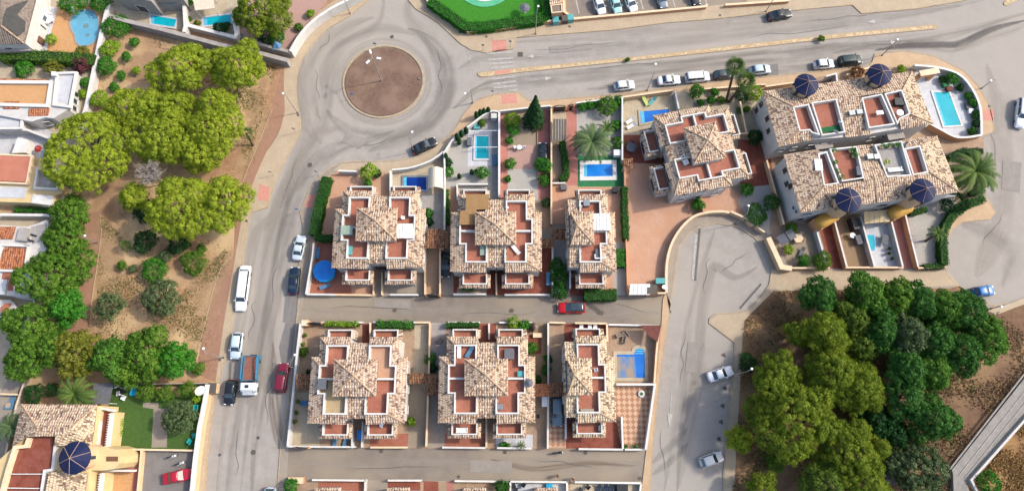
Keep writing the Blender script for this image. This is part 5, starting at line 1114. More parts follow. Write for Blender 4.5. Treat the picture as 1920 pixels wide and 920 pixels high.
# west side
W([(343, -20), (347, 50), (344, 60)], 2.0, 'white party wall between the two turquoise pools', t=.5); W([(347, 46), (395, 58), (440, 70), (443, 63), (436, 20)], 1.6, 'white terrace wall round the eastern turquoise pool', t=.6)
W([(207, 30), (232, 38), (300, 54), (406, 82), (470, 95), (539, 113)], 2.2, 'long grey boundary wall above the dirt park', 'grey_wall', t=.7, cap='grey_wall'); W([(475, 80), (544, 97)], 2.0, 'grey wall beside the blue tent', 'grey_wall', t=.5, cap='grey_wall')
W(smoothpts([(544, 96), (562, 66), (586, 40), (617, 18), (659, -4), (690, -20)]), 2.3, 'curved white wall along the roundabout', t=.45)
W([(203, 8), (190, 62), (178, 120), (163, 195), (150, 240)], 1.6, 'long white wall right of the kidney pool', t=.7); W([(389, 720), (385, 746), (374, 800), (366, 860), (356, 960)], 1.8, 'white balustrade wall along the left street', 'cream_wall', t=.7)
W([(210, 841), (262, 842), (373, 844)], 1.3, 'wall between lawn and parking court', 'grey_wall', cap='cream_trim'); W([(265, 843), (254, 960)], 1.4, 'wall left of the parking court', 'cream_wall', cap='cream_trim'); W([(200, 720), (385, 718)], 1.5, 'grey rail wall above the garden', 'grey_wall', cap=None, t=.12)
W([(0, 402), (82, 403), (112, 406)], 1.8, 'white wall above the tiled white terraces', t=.4); W([(0, 245), (50, 243), (100, 262)], 2.0, 'white wall over the grey blue patio', t=.35); W([(30, 556), (65, 560), (40, 640)], 2.0, 'white wall beside the leafy row', t=.3); W([(128, 325), (112, 385)], 1.8, 'white wall beside the cream house', t=.3)
W([(60, 672), (30, 760), (8, 860)], 1.2, 'pale wall at the left border', 'grey_wall', cap='cream_trim'); W([(0, 738), (33, 739)], 1.2, 'pinkish cross wall at the left border', 'grey_wall', cap='cream_trim')
# north side
W([(796, -10), (803, 5), (847, 38), (877, 59), (940, 53), (1016, 41), (1037, 38)], 1.0, 'peach wall round the big lawn', 'peach_wall', cap='cream_trim', t=.3); W([(1037, 42), (1078, 35), (1324, 12), (1326, 8)], 0.9, 'low peach wall below the top parking lot', 'peach_wall', cap='cream_trim', t=.35); W([(1055, -30), (1058, 22), (1076, 34)], 1.0, 'peach wall left of the top parking lot', 'peach_wall', cap='cream_trim', t=.35)
W([(1360, 9), (1480, 1)], 0.9, 'second low peach wall at the top border', 'peach_wall', cap='cream_trim', t=.35)
# concrete channel bottom right
root = thing('concrete_channel', 'long grey concrete channel crossing the dry grass', 'channel', (P(1860, 800).x, P(1860, 800).y, 0), world=True)
MB().prism(PP([(1950, 672), (1785, 880), (1790, 900), (1817, 908), (1826, 900), (1960, 745)], .9), 0, .9).build('slab', 'concrete', root)
MB().path(PP([(1955, 750), (1822, 899), (1835, 925)], 1.5), .91, 1.5, .35).build('parapet', 'white_wall', root); MB().path(PP([(1945, 670), (1782, 878)], 1.1), .91, 1.1, .25).build('kerb', 'concrete', root)
for t in (.33, .62): a = P(1950, 672, 1).lerp(P(1957, 742, 1), t); b = P(1787, 884, 1).lerp(P(1822, 904, 1), t); MB().path([a, b], .905, .97, .12).build('joint_rail', 'grey_wall', root)
MB().prism(PP([(1787, 888), (1815, 910), (1830, 960), (1790, 960)], 1.0), .0, 1.0).build('outlet_block', 'concrete', root)
# ------------------------------------------------------------------ terrace block with the blue cones
def hroot(name, label, px, cat='house', group=None): c = P(*px); return thing(name, label, cat, (c.x, c.y, Z), world=True, group=group)
HK = 1.0
def HP(r, name, px, z0, z1, m):
    z0, z1 = z0*HK, z1*HK
    return MB().prism(PP(px, z1), z0, z1).build(name, m, r)
def HS(r, pts, tiles, name='roof'): return MB().slab([tuple(P(p[0], p[1], p[2]*HK)) for p in pts], .12).build(name, tiles, r, uv='roof')
def HPATH(r, px, z0, z1, t=.24, m='white_trim', name='parapet', closed=False): return MB().path(PP(px, z1*HK), z0*HK, z1*HK, t, closed).build(name, m, r)
def HR(r, a, b): A_, B_ = P(*a), P(*b); return MB().cyl((A_.x, A_.y, A_.z+.03), (B_.x, B_.y, B_.z+.03), .11, .11, 6).build('ridge_tiles', 'ridge_clay', r)
def bb_(r):
    w_ = [c for c in r.children if c.name.startswith('wall')][0]; vs = [v.co for v in w_.data.vertices]; s = Vector((0, 0, 0))
    for q in vs: s += q
    return s/len(vs) + Vector(r['_w'])
def wwin(r, a, b, t, z, w_=1.1, h_=1.2, off=0.0, name='window', frame='white_trim', hh=7.0):
    """window on the facade running from survey point a to b (traced at height hh); t along it"""
    A_, B_ = P(*a, hh*HK), P(*b, hh*HK); p = A_.lerp(B_, t); d = (B_-A_).normalized(); n = Vector((d.y, -d.x, 0))
    if (p+n-bb_(r)).length < (p-n-bb_(r)).length: n = -n
    q = p + n*off; return window(r, (q.x, q.y, z*HK), math.atan2(n.y, n.x), w_, h_, name, frame, door=(name != 'window'))
def cone(r, px, rad, h, base=6.9):
    c = P(*px, h); o = Vector(r['_w'])
    MB().cyl((c.x, c.y, 0.1), (c.x, c.y, h-1.1), rad*.78, rad*.78, 20).build('tower', 'cream_wall', r)
    n = 24; vs = [(c.x, c.y, h+.15)] + [(c.x+rad*math.cos(2*math.pi*i/n), c.y+rad*math.sin(2*math.pi*i/n), h-1.05) for i in range(n)] + [(c.x+rad*math.cos(2*math.pi*i/n), c.y+rad*math.sin(2*math.pi*i/n), h-1.2) for i in range(n)]
    mb = MB(); mb.add(vs, [(0, i+1, (i+1) % n+1) for i in range(n)] + [(i+1, n+i+1, n+(i+1) % n+1, (i+1) % n+1) for i in range(n)]); cn = mb.build('cone_roof', 'blue_cone', r)
    for k in range(6):
        a = k*math.pi/3+.35; MB().cyl((c.x, c.y, h+.18), (c.x+rad*math.cos(a), c.y+rad*math.sin(a), h-1.03), .035, .035, 5).build('rib', 'cone_rib', cn)
    for k in range(5):
        a = k*1.257; MB().box((c.x+rad*.79*math.cos(a), c.y+rad*.79*math.sin(a), h-2.2), (.5, .5, 1.3), a).build('window', 'window_glass', r)
pmat('cone_rib', '#c0a08c', scale=4, k=1.6)
def terrace(r, px, m, zf=7.0, zp=7.9, trim='white_trim', t=.24): HP(r, 'terrace_floor', px, zf-.2, zf+.02, m); HPATH(r, px, zf-.2, zp, t, trim, closed=True)
N_ = hroot('terrace_block', 'northern block with blue cone towers beside the long turquoise pool', (1590, 200), group='blocks with blue cone towers')
HP(N_, 'wall', [(1434, 174), (1707, 138), (1745, 230), (1692, 240), (1627, 252), (1585, 257), (1521, 262), (1461, 272)], 0, 6.78, 'white_wall')
T1 = [(1488, 201), (1516, 196), (1536, 252), (1523, 248), (1518, 243), (1500, 245)]; T2 = [(1523, 193), (1568, 186), (1584, 247), (1542, 253)]; T3 = [(1617, 184), (1653, 177), (1677, 232), (1630, 239)]; T4 = [(1660, 176), (1691, 169), (1706, 213), (1687, 222), (1683, 231)]
for T_ in (T1, T2, T3, T4): terrace(N_, T_, 'terracotta_tile')
HP(N_, 'turf_mat', [(1538, 240), (1580, 233), (1583, 245), (1541, 250)], 7.03, 7.06, 'turf_dark')
lo, hi = 6.9, 7.9
for q in ([(1430, 171, lo), (1488, 200, hi), (1500, 246, hi), (1459, 275, lo)], [(1459, 275, lo), (1500, 246, hi), (1521, 244, hi), (1525, 262, lo)], [(1430, 171, lo), (1488, 200, hi), (1692, 168, hi), (1710, 134, lo)],
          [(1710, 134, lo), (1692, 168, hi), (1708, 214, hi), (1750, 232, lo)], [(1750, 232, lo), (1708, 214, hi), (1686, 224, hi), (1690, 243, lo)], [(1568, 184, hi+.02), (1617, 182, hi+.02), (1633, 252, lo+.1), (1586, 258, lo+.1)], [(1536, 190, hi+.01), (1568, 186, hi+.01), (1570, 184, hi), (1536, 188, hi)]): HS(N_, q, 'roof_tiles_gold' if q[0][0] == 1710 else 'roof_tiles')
for a, b in (((1430, 171, lo), (1488, 200, hi)), ((1710, 134, lo), (1692, 168, hi)), ((1750, 232, lo), (1708, 214, hi)), ((1459, 275, lo), (1500, 246, hi))): HR(N_, a, b)
cone(N_, (1517, 153), 2.06, 10.2); cone(N_, (1655.5, 134), 2.06, 10.2)
for t, z in ((.42, 5.4), (.62, 4.6), (.1, 4.6), (.1, 2.2)): wwin(N_, (1434, 174), (1461, 272), t, z, .7, .9, frame='brown_wood')
for t in (.12, .3, .55, .75, .9): wwin(N_, (1461, 272), (1585, 257), t, 4.6, .9, 1.1)
for t in (.3, .7): wwin(N_, (1627, 252), (1692, 240), t, 4.5, 1.0, 1.2)
HP(N_, 'stair_roof', [(1524, 263), (1558, 258), (1563, 276), (1531, 281)], 0, 5.0, 'grey_wall'); HP(N_, 'stair_roof', [(1660, 244), (1690, 239), (1698, 258), (1667, 263)], 0, 5.4, 'grey_wall')
for x, y in ((1598, 211), (1612, 209)): boxthing((x, y), (.95, .8, .7), 'grey air conditioning unit on the northern block roof, %s of the pair' % ('left' if x < 1600 else 'right'), 'metal_grey', z=7.45, ang=.1, name='air_conditioner', cat='air conditioner')
S_ = hroot('terrace_block', 'southern block with blue cone towers and ochre porch domes', (1630, 330), group='blocks with blue cone towers')
HP(S_, 'wall', [(1473, 293), (1602, 276), (1752, 259), (1793, 358), (1771, 363), (1622, 381), (1504, 395)], 0, 6.78, 'white_wall')
U1 = [(1535, 289), (1550, 285), (1572, 343), (1546, 347)]; U2 = [(1557, 280), (1606, 275), (1619, 333), (1580, 339)]; U3 = [(1641, 272), (1690, 265), (1708, 328), (1664, 331)]; U4 = [(1697, 279), (1725, 274), (1740, 322), (1713, 327)]
for T_, m in ((U1, 'terracotta_tile'), (U2, 'terracotta_tile'), (U3, 'grey_tile'), (U4, 'terracotta_tile')): terrace(S_, T_, m)
for q in ([(1469, 290, lo), (1536, 284, hi), (1547, 348, hi), (1501, 398, lo)], [(1469, 290, lo), (1536, 284, hi), (1536, 282, lo+.3), (1531, 280, lo)], [(1501, 398, lo), (1547, 348, hi), (1664, 332, hi), (1645, 380, lo)], [(1645, 380, lo), (1664, 332, hi), (1742, 322, hi), (1799, 360, lo)],
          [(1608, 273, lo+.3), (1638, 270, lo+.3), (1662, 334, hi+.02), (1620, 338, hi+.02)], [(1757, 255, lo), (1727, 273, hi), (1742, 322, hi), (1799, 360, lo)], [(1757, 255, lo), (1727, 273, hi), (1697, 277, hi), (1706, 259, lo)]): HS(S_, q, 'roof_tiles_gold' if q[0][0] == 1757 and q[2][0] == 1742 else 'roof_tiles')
for a, b in (((1757, 255, lo), (1727, 273, hi)), ((1799, 360, lo), (1742, 322, hi)), ((1645, 380, lo), (1640, 334, hi)), ((1501, 398, lo), (1547, 348, hi))): HR(S_, a, b)
cone(S_, (1596.5, 371), 2.1, 10.2); cone(S_, (1737.7, 353), 2.1, 10.2)
for t, z in ((.2, 5.4), (.42, 4.6), (.5, 5.6), (.86, 4.4), (.95, 5.0)): wwin(S_, (1473, 293), (1504, 395), t, z, .7, .9, frame='brown_wood' if t < .8 else 'white_trim')
for t in (.08, .25, .42, .62, .78, .92): wwin(S_, (1504, 395), (1771, 363), t, 4.3, 1.8, 1.6, name='balcony_door'); wwin(S_, (1504, 395), (1771, 363), t, 1.4, 1.4, 2.0, name='patio_door')
HP(S_, 'front_balcony', [(1506, 404), (1795, 366), (1771, 366), (1502, 398)], 3.0, 4.0, 'white_trim')
for a, b in (((1532, 420), (1578, 394)), ((1670, 402), (1718, 379))):
    A_, B_ = P(*a, 4.2), P(*b, 4.2); c = (A_+B_)/2; d = (B_-A_); L = d.length*.46; d.normalize(); n = Vector((-d.y, d.x, 0)); mb = MB(); vs = []; na, nb = 16, 7
    for j in range(nb+1):
        t = math.pi*.5*j/nb
        for i in range(na): u = 2*math.pi*i/na; vs.append(tuple(Vector((c.x, c.y, 3.3)) + d*L*math.sin(t)*math.copysign(abs(math.cos(u))**.6, math.cos(u)) + n*1.15*math.sin(t)*math.copysign(abs(math.sin(u))**.7, math.sin(u)) + Vector((0, 0, 1.2*math.cos(t)))))
    mb.add(vs, [(j*na+i, (j+1)*na+i, (j+1)*na+(i+1) % na, j*na+(i+1) % na) for j in range(nb) for i in range(na)]); mb.build('porch_dome', 'ochre_dome', S_, smooth=True)
    MB().box((c.x, c.y, 1.6), (2*L*.8, 2.2, 3.2), math.atan2(d.y, d.x)).build('porch', 'peach_wall', S_)
for x, y in ((1632, 293), (1645, 293)): boxthing((x, y), (.95, .8, .7), 'grey air conditioning unit on the southern block roof, %s of the pair' % ('left' if x < 1640 else 'right'), 'metal_grey', z=7.5, ang=.1, name='air_conditioner', cat='air conditioner')
canopy([(1622, 419), (1669, 415), (1669, 393), (1620, 397)], 3.1, 'straw coloured pergola above the white patio', 'straw_flat') if 'straw_flat' in MATS else (pmat('straw_flat', '#d2bd92', '#c2ab80', scale=4, k=1.6), canopy([(1622, 419), (1669, 415), (1669, 393), (1620, 397)], 3.1, 'straw coloured pergola above the white patio', 'straw_flat'))
# ------------------------------------------------------------------ houses on the west side
r = hroot('detached_house', 'grey roofed house with black solar mats in the top left corner', (20, 30)); HP(r, 'wall', [(-60, -60), (66, -60), (66, 2), (45, 80), (-60, 82)], 0, 4.6, 'white_wall')
HS(r, [(-80, -10, 6.6), (2, -40, 6.8), (68, -40, 4.8), (67, 2, 4.8), (46, 82, 4.8), (2, 49, 6.8)], 'roof_tiles_grey'); HS(r, [(2, 49, 6.8), (46, 82, 4.8), (-60, 84, 4.8), (-60, 49, 6.8)], 'roof_tiles_grey')
pmat('black_mat', '#33322f', '#262624', scale=1.5, k=1.0, rough=.5)
def onplane(x, y, off=.06):
    a, b, c = P(2, 49, 6.8), P(68, -40, 4.8), P(46, 82, 4.8); n = (b-a).cross(c-a); o = Vector((0, 0, H_CAM)); d = P(x, y, 0)-o; t = (a-o).dot(n)/d.dot(n); q = o+d*t; return (q.x, q.y, q.z+off)
MB().slab([onplane(x, y) for x, y in ((52, 1), (58, 10), (53, 24), (48, 46), (47, 59), (33, 68), (5, 46), (6.5, 33), (13, 16), (28, 9))], .05).build('solar_mat', 'black_mat', r)
HR(r, (2, 49, 6.8), (46, 82, 4.8)); HP(r, 'terrace', [(67, 0), (82, 15), (59, 89), (46, 81)], 0, 2.4, 'white_trim'); wwin(r, (82, 15), (59, 89), .5, 1.2, 2, 1.8, name='patio_door', hh=2.4); wwin(r, (82, 15), (59, 89), .2, 1.4, 1, 1.2, hh=2.4)
HP(r, 'skylight', [(4, 84), (24, 86), (20, 91), (2, 90)], 2.6, 2.9, 'window_glass'); HP(r, 'annex', [(-60, 80), (48, 83), (60, 95), (-60, 100)], 0, 2.6, 'grey_wall')
HK = 0.62
r = hroot('detached_house', 'white house with ochre roof terrace at the left border', (40, 180)); HP(r, 'wall', [(-60, 150), (92, 152), (104, 136), (142, 136), (132, 160), (128, 205), (100, 222), (85, 220), (60, 228), (-60, 205)], 0, 5.2, 'white_wall')
HP(r, 'terrace_floor', [(-60, 158), (92, 158), (86, 195), (-60, 191)], 5.21, 5.26, 'ochre_floor'); HPATH(r, [(-60, 153), (95, 154), (88, 198), (-60, 194)], 5.21, 6.0, .6, 'white_trim', closed=True); HP(r, 'terrace_floor', [(112, 142), (137, 141), (128, 195), (103, 190)], 5.21, 5.25, 'white_tile'); HPATH(r, [(106, 137), (142, 136), (130, 200), (100, 196)], 5.21, 6.0, .4, 'white_trim', closed=True)
HS(r, [(7, 190, 6.0), (36, 190, 6.0), (35, 204, 5.5), (6, 204, 5.5)], 'roof_tiles_terracotta'); HS(r, [(54, 204, 5.7), (92, 203, 5.7), (90, 217, 5.3), (53, 218, 5.3)], 'roof_tiles_terracotta'); HS(r, [(-60, 146, 5.2), (88, 149, 5.2), (90, 154, 5.6), (-60, 154, 5.6)], 'roof_tiles_terracotta')
for t in (.2, .5, .8): wwin(r, (132, 160), (128, 205), t, 2.5, 1, 1.2, hh=5.2)
wwin(r, (60, 228), (100, 222), .5, 3, 1.2, 1.2, hh=5.2); HP(r, 'chimney', [(96, 134), (104, 134), (104, 142), (96, 142)], 5.2, 6.9, 'white_trim')
r = hroot('detached_house', 'white flat roofed house beside the blue round table patio', (20, 235)); HP(r, 'wall', [(-60, 200), (44, 206), (40, 240), (90, 243), (60, 238), (-60, 244)][:3]+[(-60, 242)], 0, 4.2, 'white_wall'); HP(r, 'terrace_floor', [(-60, 208), (38, 210), (36, 237), (-60, 239)], 4.21, 4.26, 'white_tile'); HPATH(r, [(-60, 203), (42, 206), (39, 240), (-60, 242)], 4.21, 4.9, .35, closed=True); wwin(r, (44, 206), (40, 240), .5, 2, 1.2, 1.3, hh=4.2)
HP(r, 'side_wing', [(33, 258), (52, 262), (48, 286), (22, 287)], 0, 3.4, 'white_trim')
r = hroot('detached_house', 'house with salmon flat roof and cream tower rooms', (40, 330)); HP(r, 'wall', [(-60, 285), (60, 291), (62, 310), (120, 322), (116, 362), (104, 366), (104, 388), (55, 380), (-60, 376)], 0, 4.6, 'yellow_wall')
HP(r, 'flat_roof', [(-60, 289), (57, 294), (47, 341), (-60, 336)], 4.6, 5.6, 'salmon_roof'); HPATH(r, [(-60, 287), (59, 292), (49, 344), (-60, 339)], 4.6, 5.75, .3, 'cream_trim', closed=True); HP(r, 'terrace_floor', [(72, 318), (108, 322), (104, 351), (66, 349)], 4.61, 4.66, 'grey_tile'); HPATH(r, [(70, 315), (111, 319), (106, 354), (64, 352)], 4.61, 5.5, .35, 'white_trim', closed=True)
HP(r, 'tower_room', [(74, 296), (90, 304), (88, 322), (70, 318)], 4.6, 6.4, 'yellow_wall'); HP(r, 'flat_roof', [(-60, 348), (50, 351), (46, 371), (-60, 371)], 4.61, 4.72, 'white_tile'); HP(r, 'flat_roof', [(62, 364), (100, 367), (97, 385), (58, 380)], 4.61, 4.9, 'white_trim')
wwin(r, (120, 322), (116, 362), .5, 2, 1.2, 1.3, hh=4.6); wwin(r, (104, 388), (55, 380), .5, 2, 1.2, 1.3, hh=4.6)
r = hroot('detached_house', 'white house with two orange tiled roofs beside the leafy row', (30, 460)); HP(r, 'wall', [(-60, 418), (52, 425), (88, 412), (96, 440), (70, 560), (-60, 545)], 0, 4.2, 'white_wall')
HS(r, [(-60, 424, 4.5), (29, 425, 5.0), (23, 448, 4.5), (-60, 447, 4.4)], 'roof_tiles_terracotta'); HS(r, [(9, 463, 5.2), (48, 465, 5.2), (42, 505, 4.4), (-6, 503, 4.4)], 'roof_tiles_terracotta'); HP(r, 'roof_room', [(36, 426), (55, 428), (50, 452), (30, 450)], 4.2, 5.3, 'grey_wall'); HP(r, 'terrace_floor', [(58, 425), (88, 418), (84, 450), (60, 458)], 4.21, 4.26, 'grey_tile')
HPATH(r, [(2, 459), (52, 461), (45, 508), (-8, 507)], 4.2, 5.0, .3, closed=True); HP(r, 'terrace_floor', [(5, 510), (30, 512), (24, 545), (0, 542)], 4.21, 4.27, 'terracotta_tile'); HP(r, 'sun_roof', [(-30, 520), (13, 524), (9, 552), (-30, 550)], 4.21, 5.0, 'white_tile'); wwin(r, (96, 440), (70, 560), .4, 2, 1.2, 1.3, hh=4.2)
for k, (x, y) in enumerate(((62, 441), (57, 451))): MB().box((P(x, y, 4.5).x, P(x, y, 4.5).y, 4.4), (1.0, .35, .25), -.3).build('roof_vent', 'black_plastic', r)
HK = 1.0
r = hroot('garden_pavilion', 'white rounded terrace with sunken seat at the left border', (15, 580), cat='pavilion'); HP(r, 'platform', [(-50, 560), (20, 562), (31, 575), (30, 590), (18, 605), (0, 612), (-50, 612)], 0, 1.2, 'white_wall')
MB().cyl(P(16, 580, 1.21), P(16, 580, 1.24), 1.1, 1.1, 24).build('seat_floor', 'terracotta_tile', r); MB().box(tuple(P(20, 582, 1.5)), (.6, 1.0, .4)).build('seat', 'cream_tile', r); MB().box(tuple(P(12, 592, 1.4)), (1.6, .15, .1)).build('rail', 'white_trim', r)
# house with the big blue cone, lower left
r = hroot('terrace_block', 'tile roofed block with one big blue cone in the lower left corner', (110, 850)); HP(r, 'wall', [(24, 838), (44, 760), (180, 760), (170, 836), (165, 922), (150, 1000), (-60, 1000), (-60, 900), (0, 860)], 0, 6.6, 'yellow_wall')
HP(r, 'terrace_floor', [(53, 819), (100, 818), (96, 880), (82, 882), (75, 960), (0, 960), (30, 836), (48, 834)], 6.62, 6.8, 'red_tile')
HS(r, [(41, 757, 6.8), (182, 758, 6.8), (135, 800, 8.3), (70, 800, 8.3)], 'roof_tiles'); HS(r, [(41, 757, 6.8), (70, 800, 8.3), (72, 818, 8.2), (50, 818, 7.9), (40, 838, 7.0), (22, 838, 6.8)][:4]+[(22, 838, 6.8)], 'roof_tiles'); HS(r, [(70, 800, 8.3), (135, 800, 8.3), (103, 828, 8.2), (102, 817, 8.2), (74, 817, 8.2)][:2]+[(104, 817, 8.25), (72, 817, 8.25)], 'roof_tiles')
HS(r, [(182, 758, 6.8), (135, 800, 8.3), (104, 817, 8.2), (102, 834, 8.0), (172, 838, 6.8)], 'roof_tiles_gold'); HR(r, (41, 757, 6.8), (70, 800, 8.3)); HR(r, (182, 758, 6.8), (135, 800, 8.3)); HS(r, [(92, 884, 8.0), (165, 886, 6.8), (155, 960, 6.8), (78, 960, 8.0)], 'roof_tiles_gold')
HPATH(r, [(53, 820), (48, 836), (27, 838), (14, 878), (0, 930)], 6.62, 7.6, .5, 'cream_trim'); HPATH(r, [(103, 834), (98, 880), (83, 882), (76, 930)], 6.62, 7.4, .4, 'white_trim'); HPATH(r, [(18, 888), (78, 888)], 6.81, 7.3, .12, 'white_trim', 'rail'); HPATH(r, [(10, 914), (72, 915)], 6.81, 7.3, .12, 'white_trim', 'rail')
cone(r, (131.5, 858), 2.35, 10.6)
HP(r, 'rounded_wing', [(155, 837), (200, 837), (216, 842), (225, 855), (224, 868), (214, 878), (198, 881), (152, 881)], 0, 6.3, 'yellow_wall'); HP(r, 'roof_opening', [(199, 855), (221, 855), (221, 864), (199, 864)], 6.31, 6.36, 'brown_wood'); HP(r, 'roof_opening', [(160, 845), (175, 845), (175, 850), (160, 850)], 6.31, 6.36, 'brown_wood'); HP(r, 'roof_opening', [(160, 861), (175, 861), (175, 866), (160, 866)], 6.31, 6.36, 'brown_wood')
for x0, y0, x1, y1, f in ((187, 770, 180, 836, 'a'), (207, 774, 199, 838, 'b'), (171, 884, 163, 950, 'a'), (189, 886, 181, 950, 'b')):
    hh = 5.2 if f == 'a' else 5.1
    HPATH(r, [(x0, y0), (x1, y1)], hh-1.0, hh, .2, 'white_trim', 'balustrade_rail'); pa, pb = P(x0, y0, hh), P(x1, y1, hh)
    for t in range(14): q = pa.lerp(pb, (t+.5)/14); MB().box((q.x, q.y, hh+.03), (.55, .14, .06)).build('baluster', 'white_trim', r)
[(HP(r, 'balcony_base', q, 0, 4.2, 'yellow_wall'), HP(r, 'balcony_floor', q, 4.21, 4.26, 'red_tile')) for q in ([(184, 768), (208, 772), (200, 838), (176, 836)], [(168, 884), (190, 886), (182, 960), (160, 960)])]; HP(r, 'front_terrace', [(196, 884), (248, 886), (240, 960), (187, 960)], 0, .6, 'ochre_floor')
HPATH(r, [(184, 764), (212, 769)], 4.2, 5.2, .3, 'white_trim', 'side_wall'); HPATH(r, [(160, 881), (250, 882)], 2.0, 3.0, .3, 'white_trim', 'side_wall')
dish((148, 873), 9.0, .85, 'white dish on the roof beside the big blue cone', z=6.9); dish((376, 732), 3.4, .85, 'big white dish at the garden corner by the left street')
dish((1247, 538), 2.6, .5, 'white dish at the corner of the salmon yard')
# north plots
r = hroot('detached_house', 'cream fronted house part west of the party wall at the top border', (260, -20)); HP(r, 'wall', [(215, -90), (330, -90), (338, -8), (285, -6), (283, 2), (215, -10)], 0, 5, 'grey_wall'); HP(r, 'awning', [(284, -8), (328, -6), (328, 7), (288, 8)], 2.8, 2.95, 'metal_grey'); wwin(r, (215, -10), (283, 2), .5, 1.5, 2, 2, hh=5, name='patio_door')
canopy([(365, 19), (402, 15), (398, -12), (360, -12)], 2.9, 'beige awning over the patio at the top border', 'beige_cloth', ribs=False, name='awning')
r = hroot('gatehouse', 'little guard house with tiled roof beside the lawn hedge', (1042, 8), cat='gatehouse'); HP(r, 'wall', [(1033, -30), (1053, -30), (1055, 22), (1035, 24)], 0, 2.6, 'peach_wall'); HS(r, [(1029, -30, 2.9), (1052, -30, 2.9), (1053, 6, 2.7), (1031, 9, 2.7)], 'roof_tiles'); HP(r, 'pergola_grid', [(1033, 10), (1053, 8), (1054, 22), (1035, 24)], 2.61, 2.7, 'taupe_cloth'); HPATH(r, [(1033, 10), (1053, 8), (1054, 22), (1035, 24)], 2.61, 2.85, .2, 'cream_trim', closed=True)
for k, (x, y, m) in enumerate(((1042, 36, 'teal_plastic'), (1059, 34, 'iron'), (1070, 32, 'teal_plastic'))): boxthing((x, y), (1.1, 1.2, 1.2), ('teal waste container left of the iron box below the gatehouse', 'small iron coloured box between the teal containers', 'teal waste container right of the iron box by the parking lot')[k], m, name='container', cat='container', ang=.1)
# slivers of the row at the lower border
for i, (x0, x1) in enumerate(((590, 634), (724, 767), (868, 912), (1002, 1046))):
    r = hroot('villa', ('leftmost', 'second from left', 'third from left', 'rightmost')[i] + ' of the villas cut off by the lower border', ((x0+x1)/2, 925)); HP(r, 'wall', [(x0-12, 924), (x1+12, 924), (x1+12, 1020), (x0-12, 1020)], 0, 5.2, 'white_wall'); HP(r, 'balcony', [(x0+4, 916), (x1-4, 916), (x1-4, 926), (x0+4, 926)], 0, 3.6, 'white_wall'); HS(r, [(x0, 914, 3.7), (x1, 914, 3.7), (x1, 922, 4.0), (x0, 922, 4.0)], 'roof_tiles'); HS(r, [(x0-16, 920, 5.3), (x1+16, 920, 5.3), (x1+16, 960, 6.3), (x0-16, 960, 6.3)], 'roof_tiles')
# carport roofs between the plots
def croof(q, label, tiles='roof_tiles_brown', h=2.7):
    r = hroot('carport', label, q[0][:2], cat='carport'); pts = [(a, b, h if i in (0, 1) else h+.5) for i, (a, b) in enumerate(q)]; HS(r, pts, tiles, 'tiled_roof')
    for a, b in q: p = P(a, b, h); c = P(sum(x[0] for x in q)/4, sum(x[1] for x in q)/4, h); p = p.lerp(c, .1); MB().box((p.x, p.y, h/2), (.25, .25, h-.1)).build('pillar', 'cream_wall', r)
croof([(795, 465), (828, 465), (828, 429), (803, 429)], 'brown tiled carport roof right of the west upper villa'); croof([(828, 465), (852, 465), (852, 431), (828, 431)], 'brown tiled carport roof above the dark parked car')
croof([(1012, 464), (1037, 464), (1037, 448), (1012, 448)], 'brown tiled roof right of the middle upper villa'); croof([(1036, 450), (1066, 450), (1066, 429), (1036, 429)], 'brown tiled carport roof left of the narrow upper villa')
croof([(553, 728), (588, 730), (588, 701), (556, 700)], 'brown tiled roof left of the west lower villa'); croof([(767, 718), (802, 718), (802, 699), (767, 699)], 'brown tiled roof right of the west lower villa'); croof([(800, 741), (828, 741), (828, 700), (803, 700)], 'brown tiled carport roof left of the middle lower villa')
croof([(1003, 743), (1030, 743), (1030, 719), (1003, 719)], 'terracotta tiled roof right of the middle lower villa', 'roof_tiles_terracotta'); croof([(1030, 743), (1062, 743), (1062, 717), (1030, 717)], 'brown tiled carport roof behind the grey blue car'); croof([(1170, 313), (1186, 313), (1186, 297), (1170, 298)], 'small tiled roof beside the round grey table')
# ------------------------------------------------------------------ trees
g = 'pines of the dirt park'
for px, r_, h, l, sq, an in (
    ((338, 125), 62, 9, 'northern pine of the dirt park, wide crown right of the round bushes', .72, .1), ((447, 124), 50, 10, 'round pine touching the grey boundary wall near the roundabout', 1, 0),
    ((163, 270), 76, 9, 'largest yellow green pine, leftmost in the dirt park', 1, 0), ((240, 205), 46, 8, 'pine above the largest yellow green pine', .9, 0), ((325, 200), 40, 8, 'small crowned pine south of the northern pine', .8, 0),
    ((306, 258), 56, 9, 'pine above the bleached dead tree', 1, 0), ((398, 245), 56, 9, 'pine next to the young fan palm', 1, 0), ((338, 390), 62, 10, 'dense pine below the bleached dead tree', 1, 0),
    ((418, 378), 50, 9, 'pine whose crown reaches the left pavement', 1, 0), ((285, 205), 38, 8, 'pine filling the gap left of the small crowned one', 1, 0), ((400, 195), 36, 8, 'pine standing below the round one by the roundabout', 1, 0), ((250, 370), 28, 6, 'small pine left of the dense pine', 1, 0), ((372, 292), 38, 8, 'pine between the dead tree and the young fan palm', 1, 0)):
    tree(px, r_, h, l, 'leaf_pine', 'pine', group=g, squash=sq, ang=an)
tree((487, 18), 52, 9, 'pine at the top border beside the turquoise pool', 'leaf_pine_olive', 'pine', group=g)
g = 'leafy trees in a row at the left'
